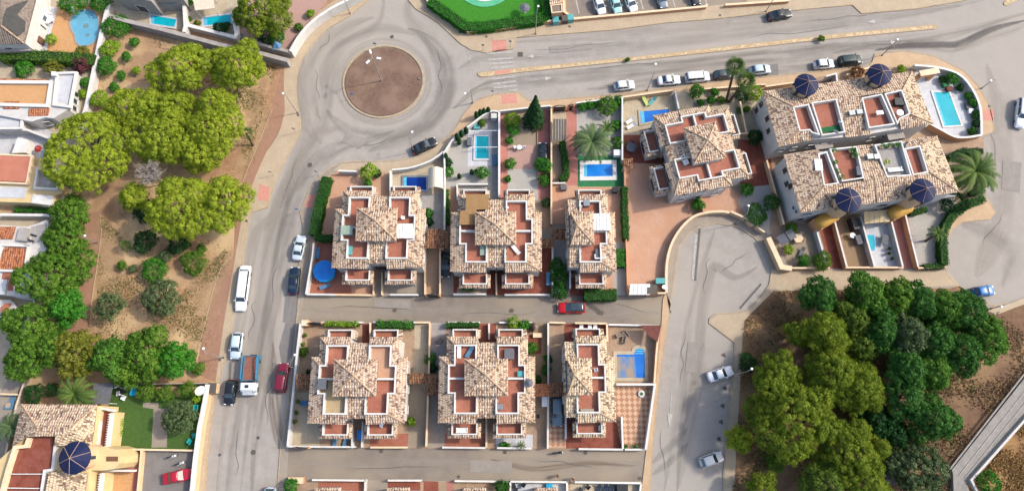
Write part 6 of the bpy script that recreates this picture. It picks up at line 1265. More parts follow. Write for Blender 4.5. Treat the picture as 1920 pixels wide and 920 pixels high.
for px, r_, h, l, m in (((132, 400), 40, 6, 'uppermost leafy tree of the row below the cream tower house', 'leaf_row'), ((118, 455), 42, 6, 'second leafy tree from the top of the left row', 'leaf_row'), ((100, 515), 60, 7, 'broad leafy tree over the white tiled house', 'leaf_row'),
    ((122, 575), 34, 7, 'brighter leafy tree in the middle of the left row', 'leaf_bush'), ((55, 610), 50, 7, 'leafy tree hanging over the rounded white terrace', 'leaf_row'), ((50, 665), 44, 7, 'leafy tree beside the pale left border wall', 'leaf_row'),
    ((140, 665), 46, 7, 'yellowish leafy tree above the feathery palm', 'leaf_row_yellow'), ((100, 650), 38, 7, 'leafy tree left of the yellowish one', 'leaf_row'), ((205, 668), 40, 7, 'leafy tree above the dark garden canopy', 'leaf_broad'), ((268, 662), 50, 7, 'round leafy tree above the garden lawn', 'leaf_row'), ((325, 672), 34, 6, 'leafy tree at the right end of the row', 'leaf_bush'), ((235, 700), 30, 6, 'low leafy tree behind the white garden chairs', 'leaf_row')):
    tree(px, r_, h, l, m, 'broad', 'leafy_tree', group=g)
for px, r_, h, l in (((205, 574), 33, 4.5, 'smaller grey green olive tree on the dirt park'), ((300, 556), 42, 5, 'larger grey green olive tree on the dirt park'), ((333, 782), 37, 4.5, 'olive tree on the garden lawn beside the turquoise chairs')):
    tree(px, r_, h, l, 'leaf_olive', 'olive', 'olive_tree')
g = 'trees of the wood on the right'
for px, r_, h, l, m, k in (
    ((1540, 558), 36, 8, 'dark bushy tree at the upper left end of the right wood', 'leaf_broad_dark', 'broad'), ((1625, 545), 42, 9, 'bright green tree at the top of the right wood', 'leaf_broad', 'broad'), ((1678, 560), 44, 9, 'tree at the top of the wood below the white patio', 'leaf_row', 'broad'), ((1725, 570), 42, 9, 'tree at the top of the wood left of the blue car', 'leaf_broad_dark', 'broad'),
    ((1770, 580), 40, 9, 'second tree left of the blue car', 'leaf_broad', 'broad'), ((1815, 590), 42, 9, 'tree reaching under the blue car', 'leaf_broad_dark', 'broad'), ((1855, 635), 42, 9, 'rightmost tree of the wood', 'leaf_broad', 'broad'), ((1805, 655), 44, 9, 'tree left of the rightmost one in the wood', 'leaf_broad_dark', 'broad'), ((1755, 640), 42, 9, 'tree in the middle of the dark part of the wood', 'leaf_broad_dark', 'broad'),
    ((1600, 600), 36, 8, 'olive coloured tree below the bright top tree', 'leaf_pine_dark', 'broad'), ((1655, 620), 42, 9, 'dark tree right of the olive coloured one', 'leaf_broad_dark', 'broad'), ((1705, 625), 42, 10, 'grey green tree in the heart of the wood', 'leaf_olive', 'broad'), ((1700, 690), 44, 10, 'dark tree right of the eastern pine', 'leaf_broad_dark', 'broad'), ((1752, 695), 38, 8, 'tree over the brown clearing', 'leaf_broad', 'broad'),
    ((1700, 745), 40, 9, 'dark tree above the lowest dark one', 'leaf_broad_dark', 'broad'), ((1752, 785), 44, 9, 'dark tree above the concrete channel', 'leaf_broad_dark', 'broad'), ((1612, 650), 34, 8, 'dark tree between the pines', 'leaf_pine_dark', 'broad'), ((1715, 880), 54, 7, 'grey green thicket tree beside the channel end', 'leaf_olive', 'broad'), ((1640, 790), 36, 6, 'dark low tree below the eastern pine', 'leaf_dark', 'broad'), ((1680, 815), 30, 6, 'dark low tree left of the lowest big one', 'leaf_dark', 'broad'),
    ((1548, 625), 42, 11, 'tall pine at the top of the right pines', 'leaf_pine_olive', 'pine'), ((1495, 625), 26, 8, 'small pine left of the tall one', 'leaf_pine_olive', 'pine'), ((1560, 695), 52, 11, 'pine below the tall one', 'leaf_pine_olive', 'pine'), ((1610, 725), 48, 10, 'eastern pine of the right wood', 'leaf_pine_olive', 'pine'), ((1462, 708), 46, 9, 'pine behind the shrub by the bays', 'leaf_pine_olive', 'pine'), ((1488, 782), 78, 12, 'biggest round pine of the right wood', 'leaf_pine_olive', 'pine'), ((1435, 775), 34, 9, 'pine left of the biggest one', 'leaf_pine_olive', 'pine'),
    ((1386, 820), 26, 6, 'little pine leaning over the right pavement', 'leaf_pine', 'pine'), ((1590, 850), 56, 10, 'pine at the lower middle of the wood', 'leaf_pine_olive', 'pine'), ((1645, 838), 24, 7, 'small pine beside the bleached bush', 'leaf_pine_olive', 'pine'), ((1545, 905), 44, 9, 'pine cut by the lower border left of the middle', 'leaf_pine_dark', 'pine'), ((1430, 915), 30, 6, 'pine at the lower border near the bays', 'leaf_pine_olive', 'pine'), ((1620, 905), 46, 9, 'pine cut by the lower border beside the bleached bush', 'leaf_pine_olive', 'pine')):
    tree(px, r_, h, l, m, k, 'pine_tree' if k == 'pine' else 'wood_tree', group=g)
def deadtree(px, rpx, h, label):
    rng = random.Random(int(px[0])); c = P(px[0], px[1], h*.6); rr = (P(px[0]+rpx, px[1], h)-P(px[0], px[1], h)).length; root = thing('dead_tree', label, 'dead tree', (c.x, c.y, Z)); MB().cyl((0, 0, -.1), (0, 0, h*.4), .14, .1, 8).build('trunk', 'grey_twig', root)
    for k in range(9):
        a = k*.7; mb = MB(); e = Vector((math.cos(a)*rr*.6, math.sin(a)*rr*.6, h*rng.uniform(.55, .75))); mb.cyl((0, 0, h*.35), e, .07, .04, 5)
        for j in range(14):
            s = Vector((0, 0, h*.35)).lerp(e, rng.uniform(.4, 1)); t = s+Vector((rng.uniform(-1, 1)*rr*.4+math.cos(a)*rr*.2, rng.uniform(-1, 1)*rr*.4+math.sin(a)*rr*.2, rng.uniform(.1, .5)*h*.4)); mb.cyl(s, t, .06, .03, 4)
            for q in range(7): u = s.lerp(t, rng.uniform(.4, 1)); mb.cyl(u, u+Vector((rng.uniform(-.6, .6), rng.uniform(-.6, .6), rng.uniform(0, .4))), .04, .02, 3)
        mb.build('branch', 'grey_twig', root)
deadtree((284, 326), 24, 8.5, 'bleached dead tree among the park pines'); deadtree((1665, 882), 26, 4.5, 'bleached dead bush at the lower end of the right wood')
# palms
palm((1110, 265), 38, 4.5, 'feathery canary palm beside the green pool deck', 'leaf_palm_grey', 44, base=(1108, 272)); palm((1828, 322), 43, 5.5, 'huge feathery palm in the garden corner by the right road', 'leaf_palm', 60, base=(1815, 340)); palm((140, 738), 34, 4.5, 'feathery palm above the big blue cone house', 'leaf_palm', 34)
palm((22, 800), 28, 4.5, 'feathery palm at the left border', 'leaf_palm_grey', 34); palm((1757, 437), 17, 3.5, 'small leaning palm on the white gravel', 'leaf_palm', 18, base=(1735, 452)); palm((1137, 240), 17, 2.0, 'small dark palm behind the canary palm', 'leaf_palm', 20); palm((978, 834), 9, 1.6, 'tiny palm at the white front bed', 'leaf_palm', 16); palm((1000, 395), 0.1, .5, 'x', 'leaf_palm', 1) if False else None
fanpalm((1378, 124), 22, 8.5, 'taller left fan palm at the street edge', base=(1362, 190)); fanpalm((1398, 152), 23, 7.5, 'lower right fan palm at the street edge', base=(1366, 192)); fanpalm((462, 250), 15, 3.6, 'young fan palm on the dirt park', base=(475, 273), n=18); fanpalm((236, 460), 14, 1.8, 'low fan palm beside the dark park bushes', n=16)
conifer((1001, 230), 10.5, 2.35, 'tall dark conifer by the north street wall'); conifer((1000, 222), .1, .7, 'x') if False else None
for k, (x, y) in enumerate(((894, 222), (901, 218), (908, 216), (916, 214))): conifer((x, y), 2.6, .38, ('leftmost', 'second', 'third', 'rightmost')[k] + ' of the four little cypresses left of the gate pier', name='cypress', cat='cypress')
for k, (x, y) in enumerate(((858, 262), (866, 256), (875, 250), (862, 270))): conifer((x, y), 2.4, .38, ('lower left', 'middle', 'upper right', 'nearest to the pool') [k] + ' cypress of the group along the slanting white wall', name='cypress', cat='cypress')
for k, (x, y) in enumerate(((885, 326), (894, 326), (862, 334), (838, 300))): conifer((x, y), 1.9 if k < 3 else 3, .33, ('left cypress of the pair below the teal pool', 'right cypress of the pair below the teal pool', 'lone little cypress on the pale gravel', 'slim cypress at the bend of the awning wall')[k], name='cypress', cat='cypress')
# shrubs: (centre, radius, label, material)
for d in (
    ((253, 80), 9, 'uppermost round bush on the dirt park', 'leaf_bush'), ((238, 107), 9.5, 'second round bush on the dirt park', 'leaf_bush'), ((227, 142), 8.5, 'third round bush on the dirt park', 'leaf_bush'), ((256, 133), 8, 'round bush right of the third one', 'leaf_lime'), ((214, 163), 8.5, 'lowest round bush by the park pines', 'leaf_bush'),
    ((218, 50), 24, 'leafy bush at the top of the long white wall', 'leaf_bush'), ((208, 92), 17, 'leafy bush below the top one at the white wall', 'leaf_lime'), ((200, 125), 17, 'third leafy bush along the white wall', 'leaf_bush'), ((187, 186), 16, 'leafy bush above the largest park pine', 'leaf_lime'), ((160, 155), 10, 'green bush left of the long white wall', 'leaf_bush'), ((157, 176), 9, 'lime bush left of the long white wall', 'leaf_lime'),
    ((97, 74), 10, 'yellowish bush on the ochre patio', 'leaf_lime'), ((155, 98), 12, 'bush below the kidney pool', 'leaf_row_yellow'), ((155, 122), 16, 'reddish bush with magenta flowers', 'leaf_magenta'), ((100, 126), 15, 'olive bush above the ochre roof terrace', 'leaf_row_yellow'), ((45, 130), 17, 'dark green bush above the ochre roof terrace', 'leaf_bush'), ((140, 5), 24, 'bush at the top border left', 'leaf_bush'), ((190, 4), 20, 'bright bush above the kidney pool', 'leaf_bush'),
    ((272, 452), 22, 'dark bush right of the low fan palm', 'leaf_dark'), ((290, 506), 23, 'bright leafy bush above the larger olive tree', 'leaf_bush'), ((229, 498), 9, 'small clipped bush on the sandy patch', 'leaf_row'), ((249, 504), 7, 'pale small bush on the sandy patch', 'leaf_olive'), ((366, 492), 24, 'wide bush between olive tree and left street', 'leaf_row'), ((378, 466), 9, 'small bush above the wide bush', 'leaf_row'), ((312, 478), 12, 'blue green bush in the park', 'leaf_olive'), ((335, 455), 20, 'dark bush under the dense pine', 'leaf_dark'), ((275, 395), 22, 'dark undergrowth bush left of the dense pine', 'leaf_dark'),
    ((358, 665), 10, 'bush at the right end of the leafy row', 'leaf_bush'), ((372, 690), 12, 'bush by the left street corner', 'leaf_row'), ((66, 738), 19, 'dark round bush left of the feathery palm', 'leaf_dark'), ((100, 730), 12, 'dark bush beside the feathery palm', 'leaf_dark'),
    ((275, 735), 17, 'flowering bush behind the blue garden tub', 'leaf_row'), ((310, 738), 15, 'bush above the stone path', 'leaf_row'), ((350, 730), 15, 'bush near the big white dish', 'leaf_row'), ((370, 745), 9, 'small bush under the big white dish', 'leaf_lime'),
    ((500, 62), 22, 'dark bush below the top border pine', 'leaf_dark'), ((520, 72), 14, 'bush at the end of the grey wall', 'leaf_bush'), ((582, 26), 8, 'small bush on the pink gravel', 'leaf_lime'), ((560, 52), 7, 'small bush beside the curved white wall', 'leaf_row'), ((412, 54), 12, 'dark bush in the white terrace corner', 'leaf_dark'), ((425, 50), 9, 'second dark bush in the white terrace corner', 'leaf_dark'), ((354, 36), 5, 'small round bush left of the eastern turquoise pool', 'leaf_row'), ((370, 44), 5.5, 'yellowish bush by the eastern turquoise pool', 'leaf_row_yellow'), ((354, 8), 9, 'bush left of the beige awning', 'leaf_bush'),
    ((691, 322), 15, 'round bush at the top of the west salmon yard', 'leaf_lime'), ((690, 343), 8, 'smaller bush below the round one', 'leaf_bush'), ((707, 325), 8, 'dark bush right of the round one', 'leaf_dark'), ((804, 400), 9, 'bush between the west upper villa and grey drive', 'leaf_bush'), ((805, 415), 8, 'dark bush under the one by the grey drive', 'leaf_dark'),
    ((841, 322), 10, 'bush right of the white awning', 'leaf_bush'), ((840, 305), 8, 'tall narrow bush at the white awning', 'leaf_dark'), ((905, 324), 12, 'bright bush below the teal pool', 'leaf_bush'), ((903, 230), 7, 'bush below the four cypresses', 'leaf_row'),
    ((961, 225), 14, 'lime tree like bush at the pink path', 'leaf_lime'), ((962, 243), 12, 'green bush below the lime one', 'leaf_bush'), ((955, 264), 7, 'long bush by the pink path', 'leaf_bush'), ((956, 308), 11, 'round bush left of the pinkish patio', 'leaf_bush'), ((952, 335), 6, 'narrow bush along the lower pink path', 'leaf_bush'), ((1019, 310), 16, 'round tree like bush in front of the dark drive car', 'leaf_bush'), ((1020, 338), 11, 'bush below the tree like one', 'leaf_bush'), ((1024, 380), 9, 'dark bush beside the middle upper villa', 'leaf_dark'),
    ((1138, 200), 18, 'big dark bush in the palm garden', 'leaf_broad'), ((1092, 200), 9, 'first bush of the row by the north street', 'leaf_bush'), ((1106, 198), 9, 'second bush of the row by the north street', 'leaf_bush'), ((1118, 195), 8, 'third bush of the row by the north street', 'leaf_bush'), ((1159, 190), 10, 'bush against the palm garden wall', 'leaf_bush'), ((1158, 268), 12, 'round dark bush right of the canary palm', 'leaf_broad'), ((1155, 235), 9, 'bush above the round dark one', 'leaf_bush'),
    ((1305, 172), 13, 'round bush behind the turned villa', 'leaf_bush'), ((1313, 193), 6.5, 'left small ball bush behind the turned villa', 'leaf_bush'), ((1333, 188), 7, 'right small ball bush behind the turned villa', 'leaf_bush'), ((1340, 173), 8, 'bush above the right ball bush', 'leaf_bush'), ((1352, 187), 7, 'olive bush left of the fan palms', 'leaf_row'), ((1414, 175), 15, 'clipped round bush right of the fan palms', 'leaf_lime'), ((1390, 180), 13, 'dark bush under the fan palms', 'leaf_dark'), ((1388, 208), 7, 'bush against the cream wall below the palms', 'leaf_row'), ((1400, 205), 6, 'small bush beside the wall bush', 'leaf_row'), ((1415, 258), 14, 'dark bush between turned villa and cone block', 'leaf_dark'),
    ((1401, 355), 12, 'round bush at the red terrace corner', 'leaf_bush'), ((1310, 385), 12, 'round bush on the salmon yard edge', 'leaf_bush'), ((1418, 402), 20, 'large dark bush by the turning head', 'leaf_broad_dark'), ((1445, 380), 15, 'bush right of the large dark one', 'leaf_broad_dark'), ((1483, 428), 11, 'bush at the foot of the southern cone block', 'leaf_broad'), ((1479, 468), 9, 'lime bush beside the grey sun bed', 'leaf_lime'), ((1506, 488), 11, 'bush left of the round garden tree', 'leaf_bush'), ((1541, 490), 17, 'round garden tree over the peach wall', 'leaf_row'), ((1787, 380), 25, 'great clipped ball bush by the curved hedge', 'leaf_dark'),
    ((1401, 678), 17, 'dark bush by the bay lamp', 'leaf_dark'), ((1455, 865), 17, 'bright low bush below the biggest pine', 'leaf_row'), ((1855, 905), 22, 'bright bush right of the channel', 'leaf_bush'), ((1540, 73), 6, 'weed tuft on the median', 'leaf_row'), ((1177, 112), 4, 'little weed tuft on the median near the crossing', 'leaf_row'),
    ((808, 672), 11, 'bush between the west and middle lower villas', 'leaf_bush'), ((812, 690), 8, 'dark bush below that between bush', 'leaf_dark'), ((771, 790), 8, 'thin bush right of the west lower villa', 'leaf_lime'), ((570, 658), 9, 'bush at the long white street wall', 'leaf_row'), ((582, 700), 8, 'dark bush left of the west lower villa', 'leaf_dark'), ((963, 604), 12, 'lime bush over the street wall', 'leaf_lime'), ((982, 610), 11, 'green bush right of the lime one', 'leaf_bush'), ((997, 613), 8, 'magenta flowering bush right of the lime one', 'leaf_magenta'),
    ((997, 652), 11, 'round bush beside the red deck', 'leaf_bush'), ((1028, 672), 8, 'upper dark bush of the narrow garden', 'leaf_hedge'), ((1025, 693), 10, 'lower dark bush of the narrow garden', 'leaf_hedge'), ((1008, 712), 8, 'small dark bush of the narrow garden', 'leaf_hedge'), ((947, 833), 5, 'small bush in the white front bed', 'leaf_bush'), ((1045, 500), 15, 'upper tall clipped shrub beside the narrow villa', 'leaf_hedge'), ((1048, 520), 16, 'middle tall clipped shrub beside the narrow villa', 'leaf_hedge'), ((1048, 545), 16, 'lowest tall clipped shrub reaching over the street wall', 'leaf_hedge'),
    ((545, 912), 14, 'green bush at the lower border corner', 'leaf_bush'), ((940, 912), 13, 'dark green shrub at the lower border', 'leaf_hedge'), ((1606, 136), 12, 'rust coloured bush between the cones', 'leaf_rust'), ((1690, 130), 8, 'lime bush right of the second cone', 'leaf_lime')):
    if d[1] > 1: shrub(d[0], d[1], d[2], d[3], h=(2.6 if d[1] > 15 else None), name='bush', cat='bush')
for k, (x, y, r_, m) in enumerate(((1768, 149, 8, 'leaf_dark'), (1785, 148, 11, 'leaf_bush'), (1799, 165, 7, 'leaf_dark'), (1815, 180, 7, 'leaf_bush'), (1824, 193, 8, 'leaf_bush'), (1830, 215, 8, 'leaf_hedge'), (1830, 232, 8, 'leaf_dark'), (1822, 246, 8, 'leaf_hedge'))):
    shrub((x, y), r_, ('first', 'second', 'third', 'fourth', 'fifth', 'sixth', 'seventh', 'last')[k] + ' plant from the top along the round white wall', m, name='bush', cat='bush')
# hedges
hedge([(613, 332), (601, 375), (588, 440)], 1.7, 1.8, 'tall clipped hedge along the left roundabout exit', 'leaf_hedge'); hedge([(590, 443), (622, 447)], 1.2, 1.6, 'short clipped hedge above the round blue pool', 'leaf_hedge'); hedge([(1054, 265), (1060, 300), (1062, 330), (1050, 336)], 1.1, 1.3, 'thin dark hedge along the pink garden path', 'leaf_hedge')
hedge([(1171, 350), (1172, 400), (1174, 448)], 1.1, 1.7, 'narrow clipped hedge beside the big salmon yard', 'leaf_hedge'); hedge([(1162, 467), (1163, 500)], 1.6, 1.5, 'bright clipped hedge right of the narrow upper villa', 'leaf_lawn_hedge'); hedge([(1095, 553), (1156, 552)], 1.9, 1.7, 'clipped hedge below the narrow upper villa', 'leaf_hedge')
hedge([(610, 606), (672, 607)], .8, 1.4, 'creeper hedge above the west half of the west lower villa', 'leaf_lime'); hedge([(706, 607), (775, 609)], 1.2, 1.6, 'bright green hedge above the east half of the west lower villa', 'leaf_bush', rough=.25); hedge([(836, 609), (898, 608)], .9, 1.2, 'dark clipped hedge above the middle lower villa', 'leaf_hedge')
hedge([(805, 2), (845, 30), (872, 50), (905, 50), (960, 42), (1012, 36), (1026, 28), (1024, -20)], 1.9, 1.4, 'thick dark hedge around the big lawn', 'leaf_lawn_hedge'); hedge([(0, 104), (60, 105), (120, 108), (178, 113)], 2.2, 2.0, 'long leafy hedge between the two upper left houses', 'leaf_row', rough=.3)
hedge([(28, 393), (95, 395)], 1.0, 1.0, 'low hedge above the white tiled house', 'leaf_bush', rough=.25); hedge([(225, 785), (222, 808), (217, 828)], .8, .9, 'little hedge beside the garden balcony', 'leaf_lime'); hedge([(838, 355), (840, 420)], .6, .9, 'thin hedge at the terracotta strip', 'leaf_bush')
hedge([(1845, 372), (1812, 384), (1785, 405), (1770, 430), (1768, 465), (1771, 496)], 1.3, 1.6, 'curved dark hedge around the palm gravel garden', 'leaf_hedge'); hedge([(1732, 499), (1770, 498)], .9, 1.3, 'short hedge at the foot of the palm gravel garden', 'leaf_hedge'); hedge([(1780, 296), (1805, 283), (1842, 284)], 1.1, 1.6, 'dark hedge above the huge feathery palm', 'leaf_dark'); hedge([(1845, 355), (1822, 362)], 1.1, 1.4, 'dark hedge stub below the huge feathery palm', 'leaf_dark'); hedge([(1706, 400), (1738, 392)], .9, 1.2, 'low hedge under the southern block', 'leaf_hedge')
# dry brush under the wood, grass by the channel: uncountable
def tufts(name, polys, n, size, mat, label, hz=.35):
    rng = np.random.default_rng(5); C = []
    for poly in polys:
        q = np.array([(p.x, p.y) for p in PP(poly)]); lo_, hi_ = q.min(0), q.max(0); pts = rng.uniform(lo_, hi_, (n*3, 2)); x, y = pts[:, 0], pts[:, 1]; ins = np.zeros(len(pts), bool); j = len(q)-1
        for i in range(len(q)):
            cnd = ((q[i, 1] > y) != (q[j, 1] > y)) & (x < (q[j, 0]-q[i, 0])*(y-q[i, 1])/(q[j, 1]-q[i, 1]+1e-9)+q[i, 0]); ins ^= cnd; j = i
        pts = pts[ins][:n]; cl = np.sin(pts[:, 0]*.55+np.sin(pts[:, 1]*.4)*2)+np.cos(pts[:, 1]*.6+pts[:, 0]*.2)+rng.normal(0, .7, len(pts)); pts = pts[cl > .1]; C.append(pts)
    pts = np.concatenate(C); C3 = np.column_stack([pts, rng.uniform(.15, hz+.15, len(pts))]); N = rng.normal(size=(len(pts), 3)); N[:, 2] = np.abs(N[:, 2])+.3
    me = leaves_mesh(name, C3, N, np.full(len(pts), size), np.clip(rng.normal(.5, .3, len(pts)), 0, 1), rng, mat); o = bpy.data.objects.new(name, me); COL.objects.link(o); tag(o, label, 'ground cover', kind='stuff')
leafmat('leaf_dry', '#6e543c', '#a88a64', k=1.7); leafmat('leaf_dry_green', '#4a5a2a', '#8a8a44', k=1.8); leafmat('leaf_straw', '#8a6a40', '#c09a60', k=1.7)
tufts('dry_brush', [[(1396, 600), (1451, 545), (1500, 545), (1780, 540), (1920, 600), (1920, 720), (1785, 880), (1790, 920), (1372, 920), (1386, 760)]], 42000, .16, 'leaf_dry', 'dry brown brush under the wood', .5)
tufts('green_undergrowth', [[(1420, 640), (1500, 560), (1860, 640), (1780, 860), (1700, 900), (1400, 900)]], 9000, .22, 'leaf_dry_green', 'sparse green undergrowth of the wood', .6)
tufts('dry_grass', [[(1920, 790), (1815, 918), (1920, 922)]], 7000, .16, 'leaf_straw', 'straw coloured grass right of the channel', .25)
tufts('park_litter', [[(190, 150), (530, 120), (440, 440), (400, 700), (180, 640)]], 22000, .1, 'leaf_straw', 'dry litter strewn over the dirt park', .02)
tufts('dry_weeds', [[(190, 400), (330, 560), (430, 460), (380, 640), (250, 640), (180, 620)], [(240, 60), (520, 125), (460, 330), (440, 160)]], 9000, .12, 'leaf_dry_green', 'dry weeds on the dirt park', .08)
tufts('island_litter', [[(660, 110), (700, 90), (740, 90), (785, 130), (785, 180), (740, 212), (690, 212), (655, 180)]], 3000, .07, 'leaf_straw', 'dry litter on the roundabout island', .02)
# ------------------------------------------------------------------ vehicles: rear point, front point
for rr_, ff, c, l, k, w_ in (
    ((1118, -6), (1130, 26), '#e6eaee', 'white hatchback, leftmost in the top parking lot', 'hatch', 1.8), ((1150, -6), (1160, 24), '#a8dcd4', 'pale turquoise car second in the top parking lot', 'hatch', 1.75), ((1176, -8), (1190, 21), '#e8eaee', 'white car third in the top parking lot', 'sedan', 1.8), ((1234, -16), (1246, 14), '#7d8794', 'grey blue car in the top parking lot', 'sedan', 1.8), ((1298, -22), (1308, 9), '#33313a', 'dark car rightmost in the top parking lot', 'hatch', 1.8),
    ((1439, 32), (1484, 24), '#1e2427', 'black saloon parked on the upper side of the avenue', 'sedan', 1.85), ((1151, 163), (1190, 158), '#e2e8ec', 'white hatchback parked leftmost on the lower side of the avenue', 'hatch', 1.75), ((1233, 152), (1276, 149), '#e6eaee', 'white saloon parked behind the white van on the avenue', 'sedan', 1.8), ((1285, 147), (1331, 143), '#eceef0', 'white van parked on the avenue', 'van', 1.85), ((1338, 142), (1376, 138), '#3f4a4c', 'dark grey car half under the tall fan palm', 'hatch', 1.75),
    ((1406, 133), (1445, 129), '#b9ccd6', 'silver blue car right of the fan palms', 'hatch', 1.75), ((1526, 122), (1564, 119), '#eef0f2', 'white hatchback behind the dark green car', 'hatch', 1.75), ((1572, 116), (1616, 112), '#16312e', 'dark green people carrier between the two northern cones', 'van', 1.85), ((1918, 185), (1912, 240), '#e8eaf0', 'white estate car at the right border', 'suv', 1.9),
    ((1824, 548), (1864, 543), '#2372b8', 'blue car beside the right wood', 'hatch', 1.75), ((1327, 708), (1374, 693), '#e8ecf0', 'silver white saloon parked in the bays beside the lamp', 'sedan', 1.8), ((1312, 868), (1355, 853), '#d8d8d6', 'silver hatchback parked lowest in the bays', 'hatch', 1.75), ((1098, 576), (1045, 577), '#c4161c', 'bright red car in the upper side street', 'suv', 1.85),
    ((773, 284), (818, 263), '#15191d', 'black car leaving the roundabout', 'sedan', 1.85), ((556, 488), (566, 441), '#c9d4da', 'silver saloon parked above the dark blue car on the left street', 'sedan', 1.8), ((549, 552), (554, 500), '#18283c', 'dark blue saloon by the side street corner', 'sedan', 1.85), ((447, 622), (440, 673), '#c6d6e2', 'silver blue hatchback on the left street', 'hatch', 1.8),
    ((436, 711), (428, 759), '#1c222a', 'black hatchback beside the skip lorry', 'hatch', 1.8), ((524, 736), (533, 680), '#7c1e34', 'maroon people carrier by the long white wall', 'suv', 1.9), ((836, 472), (835, 520), '#151a1e', 'black car on the grey drive of the upper row', 'sedan', 1.8), ((1018, 318), (1018, 267), '#15242c', 'dark car on the pink drive', 'sedan', 1.8),
    ((1044, 742), (1045, 799), '#6d8290', 'grey blue car on the chequered drive', 'suv', 1.85), ((305, 898), (361, 886), '#b01c34', 'red hatchback in the parking court lower left', 'sedan', 1.8), ((508, 912), (502, 962), '#b8d0dc', 'pale blue car cut by the lower border', 'hatch', 1.8)):
    inside = l.split(' ')[-1] in ('row', 'drive', 'left', 'lot') or 'drive' in l
    car(rr_, ff, c, l, k, w_, z0=(0.2 if 'parking lot' not in l else .15) if (inside or 'court' in l or 'drive' in l) else 0.0, roofc=None if 'blue car beside' in l else ('glass_dark' if 'bright red' in l else None))
car((461, 497), (450, 583), '#eef0f2', 'long white stretch limousine on the left street', 'limo', 1.95, name='limousine', cat='limousine')
# skip lorry
b = P(470, 703, 1.2); f = P(467, 740, 1.2); a = P(474, 664, 1.2); rz = math.atan2(f.y-a.y, f.x-a.x); L = (f-a).length; c = (a+f)/2
t = thing('skip_lorry', 'white cabbed lorry with blue arms carrying a rusty skip', 'lorry', (c.x, c.y, .065), rz); pmat('rust', '#96685a', '#7f5346', scale=2.5, detail=6, k=1.5); pmat('lorry_blue', '#4a86a6', '#3d7694', scale=2, k=1.5, rough=.4)
MB().box((-.3, 0, .7), (L-.6, 1.0, .3)).build('chassis', 'black_plastic', t)
cab = loft([[(x, w_, .5), (x, w_, z1), (x, w_*.85, z1+.12), (x, 0, z1+.17), (x, -w_*.85, z1+.12), (x, -w_, z1), (x, -w_, .5)] for x, w_, z1 in ((L/2-1.9, 1.12, 2.35), (L/2-.75, 1.12, 2.4), (L/2-.25, 1.1, 1.6), (L/2, 1.05, 1.3))]).build('cab', paint_mat('#e8ecee'), t)
MB().add([], []) if False else None
q = MB(); q.add([(L/2-.7, -.98, 2.44), (L/2-.7, .98, 2.44), (L/2-.22, .98, 1.68), (L/2-.22, -.98, 1.68)], [(3, 2, 1, 0)]); q.build('windscreen', 'glass_dark', t); MB().box((L/2-1.3, 0, 2.56), (.5, .6, .08)).build('roof_hatch', 'glass_dark', t)
sk = MB(); x0, x1 = -L/2+.3, L/2-2.3; tp, bt = 1.05, .8
sk.path([(x0, -tp), (x1, -tp), (x1, tp), (x0, tp)], .9, 1.95, .08, True); sk.build('skip', 'lorry_blue', t); MB().prism([(x0, -tp+.04), (x1, -tp+.04), (x1, tp-.04), (x0, tp-.04)], .9, 1.75).build('load', 'rust', t)
for s in (-1, 1):
    MB().tube([(x1+.2, s*1.2, 1.0), (x1-.2, s*1.25, 2.3), (x0+.3, s*1.2, 2.5), (x0, s*1.15, 1.7)], .13).build('lifting_arm', 'lorry_blue', t); MB().box((x0+.2, s*1.25, 1.2), (.7, .3, .5)).build('stabiliser', 'lorry_blue', t)
    MB().box((L/2-.5, s*1.25, 1.9), (.12, .25, .3)).build('mirror', 'black_plastic', t); MB().box((L/2-.02, s*.8, .85), (.06, .3, .18)).build('headlight', 'lamp_clear', t)
    for x in (L/2-.9, -L/2+.9): w_ = MB().cyl((x, s*.8, .45), (x, s*1.12, .45), .45, .45, 16).build('wheel', 'rubber', t); MB().cyl((x, s*1.121, .45), (x, s*1.14, .45), .26, .24, 12).build('rim', 'rim', w_)
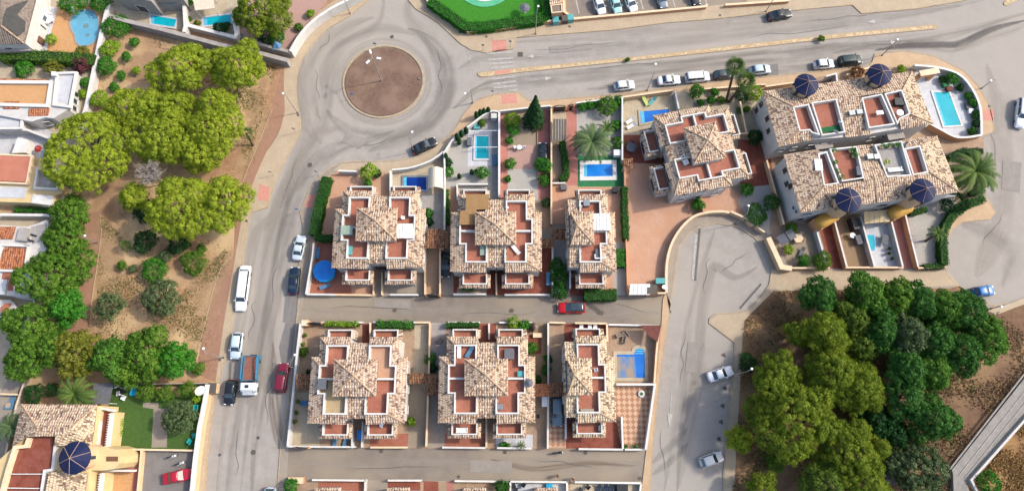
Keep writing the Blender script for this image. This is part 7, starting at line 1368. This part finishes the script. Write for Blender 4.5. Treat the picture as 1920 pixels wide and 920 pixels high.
# ------------------------------------------------------------------ street lamps and signs
b = P(715, 152, Z); t = thing('street_lamp', 'tall three headed lamp in the middle of the roundabout', 'street lamp', (b.x, b.y, Z+.02), 0, 'street lamps on tall poles'); top = P(703, 100, 8.4)-b
MB().cyl((0, 0, 0), (0, 0, 8.2), .12, .07, 10).build('pole', 'pole_grey', t)
for k in range(3):
    a = math.pi/2 + .35 + k*2.094; d = Vector((math.cos(a), math.sin(a), 0)); MB().cyl((0, 0, 8.15), d*.9+Vector((0, 0, 8.35)), .045, .04, 6).build('arm', 'pole_grey', t); MB().box(tuple(d*1.15+Vector((0, 0, 8.38))), (.75, .32, .14), a).build('lamp_head', 'white_plastic', t)
for bs, hd, h, l in (((558, 212), (531, 176), 8.5, 'tall lamp on the pavement left of the roundabout'), ((656, 26), (650, -8), 7.5, 'tall lamp at the top of the curved white wall'), ((1004, 64), (1009, 13), 7.5, 'tall lamp in front of the big lawn hedge'), ((1213, 170), (1229, 121), 7.5, 'tall lamp between the white cars on the avenue'), ((1654, 104), (1682, 75), 6.5, 'tall lamp on the pavement behind the right northern cone'),
    ((1380, 420), (1403, 386), 6.5, 'lamp beside the turning head wall'), ((1376, 702), (1409, 691), 6.5, 'lamp above the silver white saloon in the bays'), ((418, 670), (382, 653), 7.0, 'lamp beside the silver blue hatchback'), ((1840, 166), (1857, 152), 4.5, 'lamp on the corner outside the round white wall'), ((1858, 578), (1877, 575), 5.0, 'lamp beside the blue car'), ((1436, 22), (1452, -6), 6.0, 'lamp above the black saloon on the avenue'), ((461, 402), (432, 378), 6, 'lamp whose head stands over the park pines'), ((776, 284), (773, 248), 6, 'lamp beside the black car at the roundabout exit'), ((886, 193), (872, 176), 6, 'lamp at the crossing south of the avenue'), ((555, 690), (553, 665), 4, 'short lamp on the long white street wall'), ((182, 455), (160, 442), 5, 'lamp on the sandy track')):
    lamp(bs, hd, h, l)
for bs, l, f in (((556, 249), 'small sign post below the tall roundabout lamp', 'grey'), ((513, 329), 'sign post above the left crossing ramp', 'grey'), ((598, 328), 'sign post at the roundabout exit', 'grey'), ((563, 398), 'sign post at the right end of the crossing', 'blue'), ((906, 95), 'sign post left of the north crossing ramp', 'grey'), ((957, 88), 'sign post right of the north crossing ramp', 'grey'), ((924, 180), 'sign post at the south crossing ramp', 'grey'), ((664, 185), 'little sign at the lower left of the island', 'blue'), ((787, 158), 'little sign at the right of the island', 'grey'), ((706, 92), 'little sign at the top of the island', 'grey')):
    sign(bs, 2.3, l, f)
for k, (x, y, r_, l) in enumerate(((735, 69, .35, 'manhole cover above the roundabout island'), (581, 309, .42, 'ringed manhole cover where the left street begins'), (475, 847, .4, 'ringed manhole cover low on the left street'), (959, 582, .4, 'manhole cover in the middle of the upper side street'), (1128, 586, .4, 'manhole cover right of the bright red car'), (740, 581, .35, 'manhole cover in the left part of the upper side street'), (445, 656, .3, 'faint cover on the left street'), (484, 820, .25, 'small cover above the ringed low one'), (860, 893, .25, 'small square cover in the lower side street'))): cover((x, y), r_, l)
for x, y, r_, l in ((1256, 584, .22, 'drain by the right end of the upper side street'), (1213, 849, .25, 'drain by the right end of the lower side street'), (715, 845, .25, 'left drain of the lower side street'), (947, 847, .25, 'middle drain of the lower side street'), (1098, 848, .25, 'right drain of the lower side street'), (1200, 896, .25, 'lower right drain of the lower side street'), (412, 852, .2, 'twin drain on the lower left street'), (976, 102, .45, 'square drain on the avenue by the crossing')): cover((x, y), r_, l, True)
for x, y, l in ((412, 674, 'cover on the pavement by the hatchback lamp'), (559, 216, 'cover on the pavement by the tall roundabout lamp'), (462, 414, 'cover on the pavement by the park pines'), (830, 35, 'upper cover on the pavement by the lawn'), (862, 61, 'middle cover on the pavement by the lawn'), (912, 69, 'lower cover on the pavement by the lawn'), (1068, 50, 'cover on the pavement below the gatehouse'), (1350, 29, 'cover on the pavement below the parking lot'), (1855, 199, 'cover on the pavement above the right ramp')): cover((x, y), .2, l, True, z=Z+.03)
for k, (x, y, l) in enumerate(((1047, 892, 'dark clothed walker on the lower side street'), (1076, 898, 'walker in red on the lower side street'))): person((x, y), l, 'black_plastic' if k == 0 else 'red_plastic', 'taupe_cloth', 0.3)
person((1363, 706), .1, '', '', 0) if False else None
# motorbikes
scooter((1046, 848), .1, 'black and white motorbike parked at the lower side street', 'black_plastic', .07); scooter((323, 855), .3, 'upper white scooter in the parking court', 'white_plastic', Z+.1); scooter((338, 868), .35, 'lower white scooter in the parking court', 'white_plastic', Z+.1)
# ------------------------------------------------------------------ garden and terrace furniture
ZT = 5.75; ZG = Z+.13
canopy([(744, 446), (776, 446), (774, 419), (742, 419)], 7.2, 'white ribbed pergola on the terrace of the west upper villa', 'white_cloth', z=ZT); canopy([(1113, 431), (1145, 431), (1143, 400), (1112, 400)], 7.2, 'white ribbed pergola on the narrow upper villa', 'white_cloth', z=ZT)
r = thing('straw_mats', 'brown straw mats covering the north west terrace of the middle upper villa', 'straw mat', (P(890, 390, 7).x, P(890, 390, 7).y, ZT), world=True)
MB().slab([tuple(P(*q)) for q in ((861, 421, 6.9), (863, 395, 7.0), (873, 394, 7.0), (874, 364, 7.1), (917, 364, 7.1), (916, 392, 7.0), (893, 393, 7.0), (891, 421, 6.9))], .06).build('mat', 'straw_mat', r, uv='roof')
for q in ((863, 418), (888, 418), (876, 368), (913, 368)): p = P(*q, 6.8); MB().cyl((p.x, p.y, ZT), tuple(p), .05, .05, 6).build('post', 'brown_wood', r)
r = thing('awning', 'white curved awning over the dark pool terrace', 'awning', (P(816, 332).x, P(816, 332).y, ZG), world=True); mb = MB(); n = 8; A0, A1 = P(803, 314, 2.6), P(830, 314, 2.6); B0, B1 = P(802, 352, 2.6), P(831, 352, 2.6)
vs = []
for j in range(n+1): t_ = j/n; zz = 2.2+.9*math.sin(math.pi*t_); a = A0.lerp(A1, t_); b = B0.lerp(B1, t_); vs += [(a.x, a.y, zz), (b.x, b.y, zz), (a.x, a.y, zz-.06), (b.x, b.y, zz-.06)]
fs = []
for j in range(n): i = 4*j; fs += [(i, i+1, i+5, i+4), (i+2, i+6, i+7, i+3), (i, i+4, i+6, i+2), (i+1, i+3, i+7, i+5)]
mb.add(vs, fs); mb.build('canopy', 'beige_cloth', r)
for q in (A0, A1, B0, B1): MB().cyl((q.x, q.y, ZG), (q.x, q.y, 2.2), .05, .05, 6).build('post', 'white_plastic', r)
canopy([(1037, 262), (1062, 262), (1062, 223), (1037, 223)], 2.7, 'brown slatted pergola over the cream drive', 'dark_shade_net', ribs=True); canopy([(168, 757), (203, 757), (213, 718), (176, 718)], 2.8, 'dark grey garden canopy right of the feathery palm', 'slate_cloth', ribs=False, name='garden_canopy')
canopy([(1180, 552), (1219, 552), (1219, 532), (1182, 532)], 2.2, 'white slatted pergola at the foot of the salmon yard', 'white_cloth'); 
r = thing('shade_sail', 'maroon triangular shade sail at the corner of the pool terrace', 'shade sail', (P(1222, 620).x, P(1222, 620).y, ZG), world=True); MB().slab([tuple(P(1200, 609, 2.6)), tuple(P(1240, 609, 2.4)), tuple(P(1233, 641, 2.4)), tuple(P(1218, 630, 2.5))], .04).build('sail', 'maroon_cloth', r)
for q in ((1200, 609), (1239, 610), (1233, 640)): p = P(*q, 2.4); MB().cyl((p.x, p.y, ZG), tuple(p), .04, .04, 6).build('post', 'metal_grey', r)
r = thing('cable_reel_tent', 'blue grey wedge tent at the end of the grey boundary wall', 'tent', (P(525, 98).x, P(525, 98).y, 1.8)); MB().add([], []) if False else None
mb = MB(); mb.add([(-.8, -.7, 0), (.8, -.7, 0), (.8, .7, 0), (-.8, .7, 0), (0, .5, 1.2)], [(3, 2, 1, 0), (0, 1, 4), (1, 2, 4), (2, 3, 4), (3, 0, 4)]); mb.build('cover', 'blue_cloth', r); r.name = 'tent'
# gate posts / utility booth on salmon yard corner
boxthing((1223, 542), (1.7, 1.5, 2.0), 'dark topped utility booth at the corner of the salmon yard', 'peach_wall', name='utility_booth', cat='booth', lid='iron', z=Z); boxthing((1239, 526), (1.6, .9, 1.3), 'pale green cabinet above the utility booth', 'teal_plastic', name='cabinet', cat='cabinet', z=Z); boxthing((397, 727), (1.4, 1.6, 1.6), 'cream pier with dark hatch at the garden corner', 'cream_wall', name='meter_pier', cat='pier', lid='iron')
for x, y, a, l, m in ((596, 475, 1.45, 'blue sun bed above the round blue pool', 'blue_cloth'), (609, 537, .3, 'blue sun bed below the round blue pool', 'blue_cloth'), (628, 825, 1.5, 'left blue lounger in the small south court', 'blue_cloth'), (648, 825, 1.35, 'right blue lounger in the small south court', 'blue_cloth'), (1503, 473, 1.1, 'grey sun bed on the tan gravel garden', 'slate_cloth'), (1182, 226, .6, 'upper white lounger left of the deep blue pool', 'white_cloth'), (1184, 236, .5, 'lower white lounger left of the deep blue pool', 'white_cloth'), (1210, 190, 2.0, 'lime lounger above the deep blue pool', 'leaf_l' ), (1223, 190, .8, 'turquoise lounger above the deep blue pool', 'teal_plastic')):
    if m == 'leaf_l': pmat('lime_cloth', '#cdd67a', '#bcc66c', scale=2, k=1.5); m = 'lime_cloth'
    lounger((x, y), a, l, m, ZG)
lounger((967, 468), -.9, 'white lounger on the south east terrace of the middle upper villa', 'white_cloth', ZT); lounger((861, 660), 1.57, 'white lounger on the north west terrace of the middle lower villa', 'white_cloth', ZT); lounger((880, 660), 1.0, 'blue lounger on the north west terrace of the middle lower villa', 'blue_cloth', ZT)
sofa((1283, 300), 2.0, 'grey sofa on the south west terrace of the turned villa', 'white_cloth', ZT); sofa((1125, 481), 0, 'white sofa on the south terrace of the narrow upper villa', 'white_cloth', ZT); sofa((866, 806), 0, 'white sofa on the south balcony of the middle lower villa', 'white_cloth', 3.1); sofa((575, 755), .0, 'blue cushioned sofa in the west court of the lower row', 'blue_cloth', ZG, 2.0); sofa((583, 775), 1.57, 'second blue sofa standing at a right angle in the west court', 'blue_cloth', ZG, 2.0)
boxthing((650, 431), (1.9, 1.5, .9), 'grey green hot tub on the west terrace of the west upper villa', 'pale_tub', z=ZT, name='hot_tub', cat='hot tub') if 'pale_tub' in MATS else (pmat('pale_tub', '#9fb0a0', '#8fa090', scale=2, k=1.5), boxthing((650, 431), (1.9, 1.5, .9), 'grey green hot tub on the west terrace of the west upper villa', 'pale_tub', z=ZT, name='hot_tub', cat='hot tub'))
boxthing((654, 469), (1.1, 1.5, .35), 'teal paddling box on the south west terrace of the west upper villa', 'teal_plastic', z=ZT); boxthing((906, 469), (1.0, 1.6, .5), 'green grey box on the south west terrace of the middle upper villa', 'pale_tub', z=ZT); boxthing((604, 719), (1.2, 1.6, 1.1), 'grey shed box on the terrace of the west lower villa', 'slate_cloth', z=ZT); boxthing((955, 663), (1.5, 1.6, .6), 'dark square table set on the north east terrace of the middle lower villa', 'slate_cloth', z=ZT, name='terrace_table', cat='table')
boxthing((938, 762), (.8, .8, .5), 'small grey box on the south east terrace of the middle lower villa', 'metal_grey', z=ZT); boxthing((1101, 770), (2.0, .7, .4), 'pale bench box on the south terrace of the narrow lower villa', 'pavement_grey', z=ZT, name='bench', cat='bench'); boxthing((1100, 380), (1.0, 1.0, .9), 'grey cube on the north terrace of the narrow upper villa', 'metal_grey', z=ZT); boxthing((1127, 802), (.7, .8, .7), 'grey unit on the south balcony of the narrow lower villa', 'metal_grey', z=3.1)
boxthing((1122, 475), (.9, 1.5, .5), 'grey cushion box on the south terrace of the narrow upper villa', 'slate_cloth', z=ZT)
boxthing((978, 700), (1.2, .8, .5), 'teal and pink cushions box on the east terrace of the middle lower villa', 'teal_plastic', z=ZT); boxthing((1030, 522), (1.0, 2.2, .9), 'dark blue storage chest on the brown paved corner', 'blue_cloth', z=ZG, name='storage_chest', cat='chest'); boxthing((1153, 355), (.9, .9, .9), 'dark box below the green pool deck', 'black_plastic', z=ZG); boxthing((1057, 351), (1.0, .9, .7), 'grey stacked pots box at the white balustrade', 'slate_cloth', z=ZG)
boxthing((1158, 286), (1.3, 1.0, 1.2), 'white heater cabinet above the green pool deck', 'white_plastic', z=ZG, name='cabinet', cat='cabinet'); boxthing((880, 265), (.8, 1.5, .7), 'dark pump box left of the teal pool', 'slate_cloth', z=ZG); boxthing((928, 300), (.7, 2.0, .25), 'pale blue bench right of the teal pool', 'blue_cloth', z=ZG, name='bench', cat='bench'); boxthing((894, 236), (1.1, 1.1, .4), 'turquoise square tub below the cypresses', 'teal_plastic', z=ZG); boxthing((926, 217), (1.0, .9, 1.6), 'white gate pier above the slanting wall', 'white_wall', z=Z, name='gate_pier', cat='pier')
table((1100, 0), .01, 'x') if False else None
table((1184, 276), .9, 'round grey table on the red terrace of the turned villa', 'slate_cloth', ZG); table((956, 463), .01, 'x') if False else None
for a in range(5): chair((1184+8*math.cos(a*1.256), 276+8*math.sin(a*1.256)), -a*1.256+math.pi, ('east', 'north east', 'north west', 'south west', 'south east')[a] + ' grey chair around the round grey table of the red terrace', 'slate_cloth', ZG, group='chairs around the round grey table')
table((90, 289), 1.15, 'round pale blue table on the grey patio at the left', 'blue_pale', ZG) if 'blue_pale' in MATS else (pmat('blue_pale', '#a9c4da', '#9cb8ce', scale=2, k=1.5), table((90, 289), 1.15, 'round pale blue table on the grey patio at the left', 'blue_pale', ZG))
table((90, 36), .9, 'round white table on the white patio of the top left house', 'white_plastic', ZG)
for a in range(5): chair((90+9*math.cos(a*1.256+.3), 36+8*math.sin(a*1.256+.3)), -a*1.256+math.pi-.3, ('right hand', 'lower right', 'lower left', 'upper left', 'upper right')[a] + ' white chair around the round white table at the top left', 'white_plastic', ZG, group='chairs around the round white table')
table((974, 276), .45, 'small white table on the pinkish patio', 'white_plastic', ZG); chair((966, 276), 0, 'left white chair beside the small white table', 'white_plastic', ZG); chair((982, 276), 3.1, 'right white chair beside the small white table', 'white_plastic', ZG)
table((1497, 446), .8, 'cream round table in the tan gravel garden', 'cream_trim', ZG)
for a in range(4): chair((1497+9*math.cos(a*1.571+.5), 446+8*math.sin(a*1.571+.5)), -a*1.571+math.pi-.5, ('lower right', 'lower left', 'upper left', 'upper right')[a] + ' cream chair around the cream round table', 'cream_trim', ZG, group='chairs around the cream round table')
table((1599, 441), .5, 'round metal table on the brown gravel patio', 'metal_grey', ZG); table((1660, 449), .9, 'dark rectangular table on the long white patio', 'slate_cloth', ZG, False, 1.3); boxthing((1611, 449), (.9, 1.6, .9), 'dark grill box at the white wall of the brown gravel patio', 'slate_cloth', z=ZG, ang=.2, name='grill', cat='grill'); boxthing((1604, 418), (1.0, 2.2, 1.6), 'dark tall cupboard on the brown gravel patio', 'black_plastic', z=ZG, ang=.2, name='cupboard', cat='cupboard')
q = [(1625, 441), (1638, 441), (1641, 455), (1639, 468), (1632, 468), (1626, 458)]; pool(q, 'water_cyan', 'little turquoise plastic pool on the long white patio', 'cyan_plastic', .2)
for k, (x, y) in enumerate(((1666, 475), (1672, 485), (1667, 466))): pot((x, y), ('middle', 'lowest', 'uppermost')[k] + ' dark potted plant of the group on the long white patio', 'leaf_dark', ZG)
r = thing('solar_panel', 'pair of grey panels tilted over the wall by the turning head', 'panel', (P(1467, 450).x, P(1467, 450).y, Z), .5)
for k in (-1, 1): MB().box((k*.85, 0, 1.9), (1.5, 1.7, .06), 0, ('Y', k*.2)).build('panel', 'slate_cloth', r); MB().box((k*.85, 0, .93), (.08, .08, 1.9)).build('post', 'metal_grey', r)
for x, y, l in ((1090, 613, 'left'), (1106, 612, 'middle'), (1116, 613, 'right')): chair((x, y), -1.57, l + ' white armchair on the balcony above the single lower villa', 'white_plastic', ZG, 1.3)
for k, (x, y, a) in enumerate(((1162, 628, .3), (1174, 626, 2.2), (1170, 636, 1.3))): sofa((x, y), a, ('left', 'right', 'lower')[k] + ' brown rattan seat of the set behind the street wall', 'taupe_cloth', ZG, 1.2, .7)
r = thing('fountain', 'small white boat shaped planter on the chequered patio', 'planter', (P(1202, 738).x, P(1202, 738).y, ZG), -.3); r.name = 'planter'; MB().ball((0, 0, .15), .62, 14, 6, .3).build('bowl', 'white_trim', r); MB().ball((0, 0, .3), .3, 8, 5, .5).build('foliage', 'leaf_hedge_plain', r) if 'leaf_hedge_plain' in MATS else (pmat('leaf_hedge_plain', '#5c7a44', '#48663a', scale=6, k=1.6), MB().ball((0, 0, .3), .3, 8, 5, .5).build('foliage', 'leaf_hedge_plain', r))
for x, y, l, m in ((1174, 836, 'left round white planter at the gate of the chequered patio', 'white_trim'), (1193, 836, 'right round white planter at the gate of the chequered patio', 'white_trim')): pot((x, y), l, 'leaf_bush', ZG, .3, m, .4)
boxthing((1022, 752), (1.0, 1.6, 1.2), 'white tank above the dark floor hatch', 'white_plastic', z=ZG, name='water_tank', cat='tank'); boxthing((1009, 780), (.4, .5, .1), 'dark floor hatch on the narrow tan drive', 'black_plastic', z=ZG, name='floor_hatch', cat='hatch')
boxthing((1008, 628), (1.5, .7, .45), 'cream bench set on the red deck', 'cream_trim', z=ZG, name='bench', cat='bench'); parasol((1004, 612), .5, 2.0, 'small folded cream parasol by the magenta bush', 'taupe_cloth', ZG)
sofa((825, 638), .6, 'brown basket seat on the grey drive', 'taupe_cloth', ZG, 1.0, .8); boxthing((674, 815), (.7, 1.5, .9), 'blue covered motor scooter in the narrow south court', 'blue_cover', z=ZG, name='covered_scooter', cat='scooter')
parasol((984, 12), 1.0, 2.3, 'grey straw parasol on the big lawn', 'slate_cloth', ZG); parasol((992, 717), .7, 7.4, 'grey parasol on the east terrace of the middle lower villa', 'slate_cloth', ZT)
parasol((649, 620), .01, 1, 'x') if False else None
mb = MB(); mb.ball((0, 0, .25), .8, 9, 5, .45); o = mb.build('boulder', 'cream_tile', loc=tuple(P(889, 29, ZG))); tag(o, 'cream boulder on the big lawn near the hedge', 'boulder'); o.scale = (1.3, .6, 1)
# lower left garden
for k, (x, y, a) in enumerate(((218, 722, 2.0), (233, 724, 1.2), (222, 737, 3.3), (231, 745, 4.3))): chair((x, y), a, ('upper left', 'upper right', 'lower left', 'lowest')[k] + ' white armchair beside the dark garden canopy', 'white_plastic', ZG, 1.5)
table((229, 733), .45, 'dark little table among the white armchairs', 'black_plastic', ZG); boxthing((250, 732), (1.0, 1.5, .4), 'bright blue tub beside the white armchairs', 'cyan_plastic', z=ZG, name='tub', cat='tub')
for k, (x, y, a, s) in enumerate(((367, 764, 3.14, 1.9), (355, 827, 2.6, 1.6), (364, 815, 2.3, 1.3))): chair((x, y), a, ('big turquoise garden chair right of the olive tree', 'lower left turquoise garden chair by the balustrade wall', 'lower right turquoise garden chair by the balustrade wall')[k], 'teal_bright', ZG, s) if 'teal_bright' in MATS else (pmat('teal_bright', '#1fb0a8', '#179a94', scale=2, k=1.4), chair((x, y), a, 'big turquoise garden chair right of the olive tree', 'teal_bright', ZG, s))
r = thing('wall_painting', 'blue tarpaulin with a pale ring at the left border', 'tarpaulin', (P(16, 748).x, P(16, 748).y, ZG), world=True); r.name = 'tarpaulin'; MB().prism(PP([(22, 738), (27, 739), (24, 766), (6, 767), (8, 760), (18, 750)], .5), ZG, .5).build('sheet', 'blue_cloth', r); c = P(15, 759, .51); MB().cyl(tuple(c), (c.x, c.y, .54), .45, .45, 16).build('ring', 'pavement', r)
boxthing((42, 118), (.01, .01, .01), 'x', 'iron') if False else None
boxthing((130, 15), (1.2, 1.0, .8), 'white cool box near the kidney pool', 'white_plastic', z=ZG); boxthing((69, 73), (.9, 1.2, 1.5), 'brown barbecue hut on the white patio', 'brown_wood', z=ZG, name='barbecue', cat='barbecue'); parasol((68, 277), .7, 2.1, 'red folded parasol on the grey patio at the left', 'red_plastic', ZG)
for k, (x, y) in enumerate(((1774, 158), (1781, 166))): boxthing((x, y), (1.0, .8, .7), ('green covered box', 'maroon covered box')[k] + ' on the round white terrace', ('green_deck', 'maroon_cloth')[k], z=ZG, ang=.3)
boxthing((1817, 197), (1.0, 1.4, .5), 'dark lounge chair box on the round white terrace', 'slate_cloth', z=ZG, name='lounge_seat', cat='seat'); boxthing((1822, 208), (.9, .9, .5), 'pale cube seat below the dark one on the round white terrace', 'white_plastic', z=ZG, name='lounge_seat', cat='seat')
r = thing('gate_arch', 'peach gate arch with tiled cap on the round white wall', 'gate arch', (P(1742, 128).x, P(1742, 128).y, Z), world=True); MB().path(PP([(1728, 138), (1758, 133)], 3.2), 2.3, 3.2, .9).build('lintel', 'peach_wall', r)
for q in ((1729, 138), (1757, 133)): p = P(*q, 3.2); MB().box((p.x, p.y, 1.2), (.5, .8, 2.2)).build('pier', 'peach_wall', r)
MB().path(PP([(1725, 138), (1761, 132)], 3.3), 3.21, 3.35, 1.1).build('cap', 'cream_trim', r)
for x, y, l in ((1070, 203, 'wide dark gate arch at the top of the cream drive'),): pass
def archgate(a, b, label):
    A_, B_ = P(*a, 2.4), P(*b, 2.4); r = thing('gate', label, 'gate', tuple(((A_+B_)/2).xy) + (Z,), world=True); MB().path([A_, B_], 0.1, 1.9, .12).build('gate_leaf', 'black_plastic', r); n = 8; d = (B_-A_)
    mb = MB(); pts = [A_ + d*(i/n) + Vector((0, 0, -.4+.6*math.sin(math.pi*i/n))) for i in range(n+1)]; mb.tube([tuple(p) for p in pts], .09); mb.build('arch', 'black_plastic', r)
    for q in (A_, B_): MB().box((q.x, q.y, 1.0), (.3, .3, 2.0)).build('pier', 'peach_wall', r)
archgate((1037, 199), (1061, 198), 'wide dark arched gate at the top of the cream drive'); archgate((1066, 197), (1076, 196), 'narrow dark arched gate at the top of the pink garden path'); archgate((577, 605), (600, 604), 'dark sliding gate at the corner of the lower row'); archgate((553, 838), (576, 839), 'grey barred gate below the west court'); archgate((799, 552), (823, 552), 'dark gate below the tan driveway')
# open shutters of terraces and pots
for k, (x, y, l, m) in enumerate(((1576, 228, 'white seat on the turf mat of the northern cone block', 'white_plastic'), (1567, 247, 'dark seat on the turf mat of the northern cone block', 'slate_cloth'))): chair((x, y), 1.2, l, m, 7.1, 1.4)
table((1650, 211), .6, 'white square table on the third terrace of the northern cone block', 'white_plastic', 7.05, False, .1); table((1688, 211), .6, 'round white table on the last terrace of the northern cone block', 'white_plastic', 7.05); boxthing((1687, 190), (1.6, 1.3, .7), 'dark covered grill on the last terrace of the northern cone block', 'black_plastic', z=7.05, name='grill', cat='grill')
boxthing((1535, 309), (1.2, 2.0, .8), 'white and blue crate stack on the first terrace of the southern cone block', 'blue_cloth', z=7.05, name='crate_stack', cat='crates', lid='white_plastic'); sofa((1678, 318), .1, 'white cushion sofa on the white terrace of the southern cone block', 'white_cloth', 7.05, 2.4); boxthing((1612, 320), (1.0, 1.5, .8), 'dark lounge chair on the planted terrace of the southern cone block', 'slate_cloth', z=7.05, name='lounge_seat', cat='seat')
for k, (x, y, m) in enumerate(((1563, 283, 'leaf_bush'), (1596, 282, 'leaf_bush'), (1602, 292, 'leaf_bush'), (1565, 305, 'leaf_row'), (1570, 322, 'leaf_row'), (1577, 334, 'leaf_row'), (1654, 274, 'leaf_bush'), (1668, 273, 'leaf_bush'), (1682, 272, 'leaf_bush'), (1661, 304, 'leaf_lime'))): pot((x, y), ('first', 'second', 'third', 'fourth', 'fifth', 'sixth', 'seventh', 'eighth', 'ninth', 'lime green')[k] + ' planter shrub on the terraces of the southern cone block, counted from the left', m, 7.05, .42, 'cream_trim', .9)
for k, (x, y, z_) in enumerate(((756, 408, 5.75), (1089, 386, 5.75), (950, 389, 5.75), (1117, 693, 5.75), (715, 797, 3.1))): chair((x, y), k*1.1, ('white chair on the north east terrace of the west upper villa', 'pale chair on the north terrace of the narrow upper villa', 'white chair on the north east terrace of the middle upper villa', 'small white chair on the north terrace of the single lower villa', 'white chair on the south balcony of the west lower villa')[k], 'white_plastic', z_, 1.1)
for k, (x, y) in enumerate(((573, 628), (569, 645), (560, 752), (556, 773), (554, 790))): pot((x, y), ('first', 'second', 'third', 'fourth', 'fifth')[k] + ' potted plant from the top along the long white street wall', 'leaf_row', ZG, .28)
for k, (x, y) in enumerate(((870, 542), (885, 543), (940, 833), (953, 834))): pot((x, y), ('left pot in the gravel flower bed', 'right pot in the gravel flower bed', 'left pot in the white front bed', 'right pot in the white front bed')[k], 'leaf_bush', ZG, .28)
for k, (x, y, a, l) in enumerate(((963, 910, .4, 'leftmost dark chair on the white border patio'), (981, 908, 2.6, 'second dark chair on the white border patio'), (967, 917, 1.4, 'dark chair nearest the border on the white patio'), (1088, 917, .6, 'left dark chair on the cream border patio'), (1102, 912, 2.4, 'right dark chair on the cream border patio'))): chair((x, y), a, l, 'black_plastic', ZG, 1.3)
for k, x in enumerate((1122, 1134, 1145, 1156)): lounger((x, 919), 1.4, ('first', 'second', 'third', 'fourth')[k] + ' dark lounger from the left on the cream border patio', 'blue_dark', ZG) if 'blue_dark' in MATS else (pmat('blue_dark', '#2a3a4e', '#223044', scale=2, k=1.4), lounger((x, 919), 1.4, 'first dark lounger from the left on the cream border patio', 'blue_dark', ZG))
boxthing((1167, 912), (1.7, 1.4, .9), 'big dark covered grill on the cream border patio', 'black_plastic', z=ZG, name='grill', cat='grill'); boxthing((1030, 911), (.9, .8, .6), 'blue box on the white border patio', 'cyan_plastic', z=ZG)
for k, (x, y) in enumerate(((1357, 665), (1359, 727), (1355, 760), (1352, 790), (1348, 822))):
    c = P(x, y); n = 9; pts = [(c.x+.35*math.cos(i*.7)*(.7+.3*((i*7) % 3)), c.y+.35*math.sin(i*.7)*(.7+.3*((i*5) % 3))) for i in range(n)]; structure('oil_stain', MB().sheet(pts, .066), 'iron')
for o in list(bpy.data.objects):
    if '_w' in o.keys(): del o['_w']
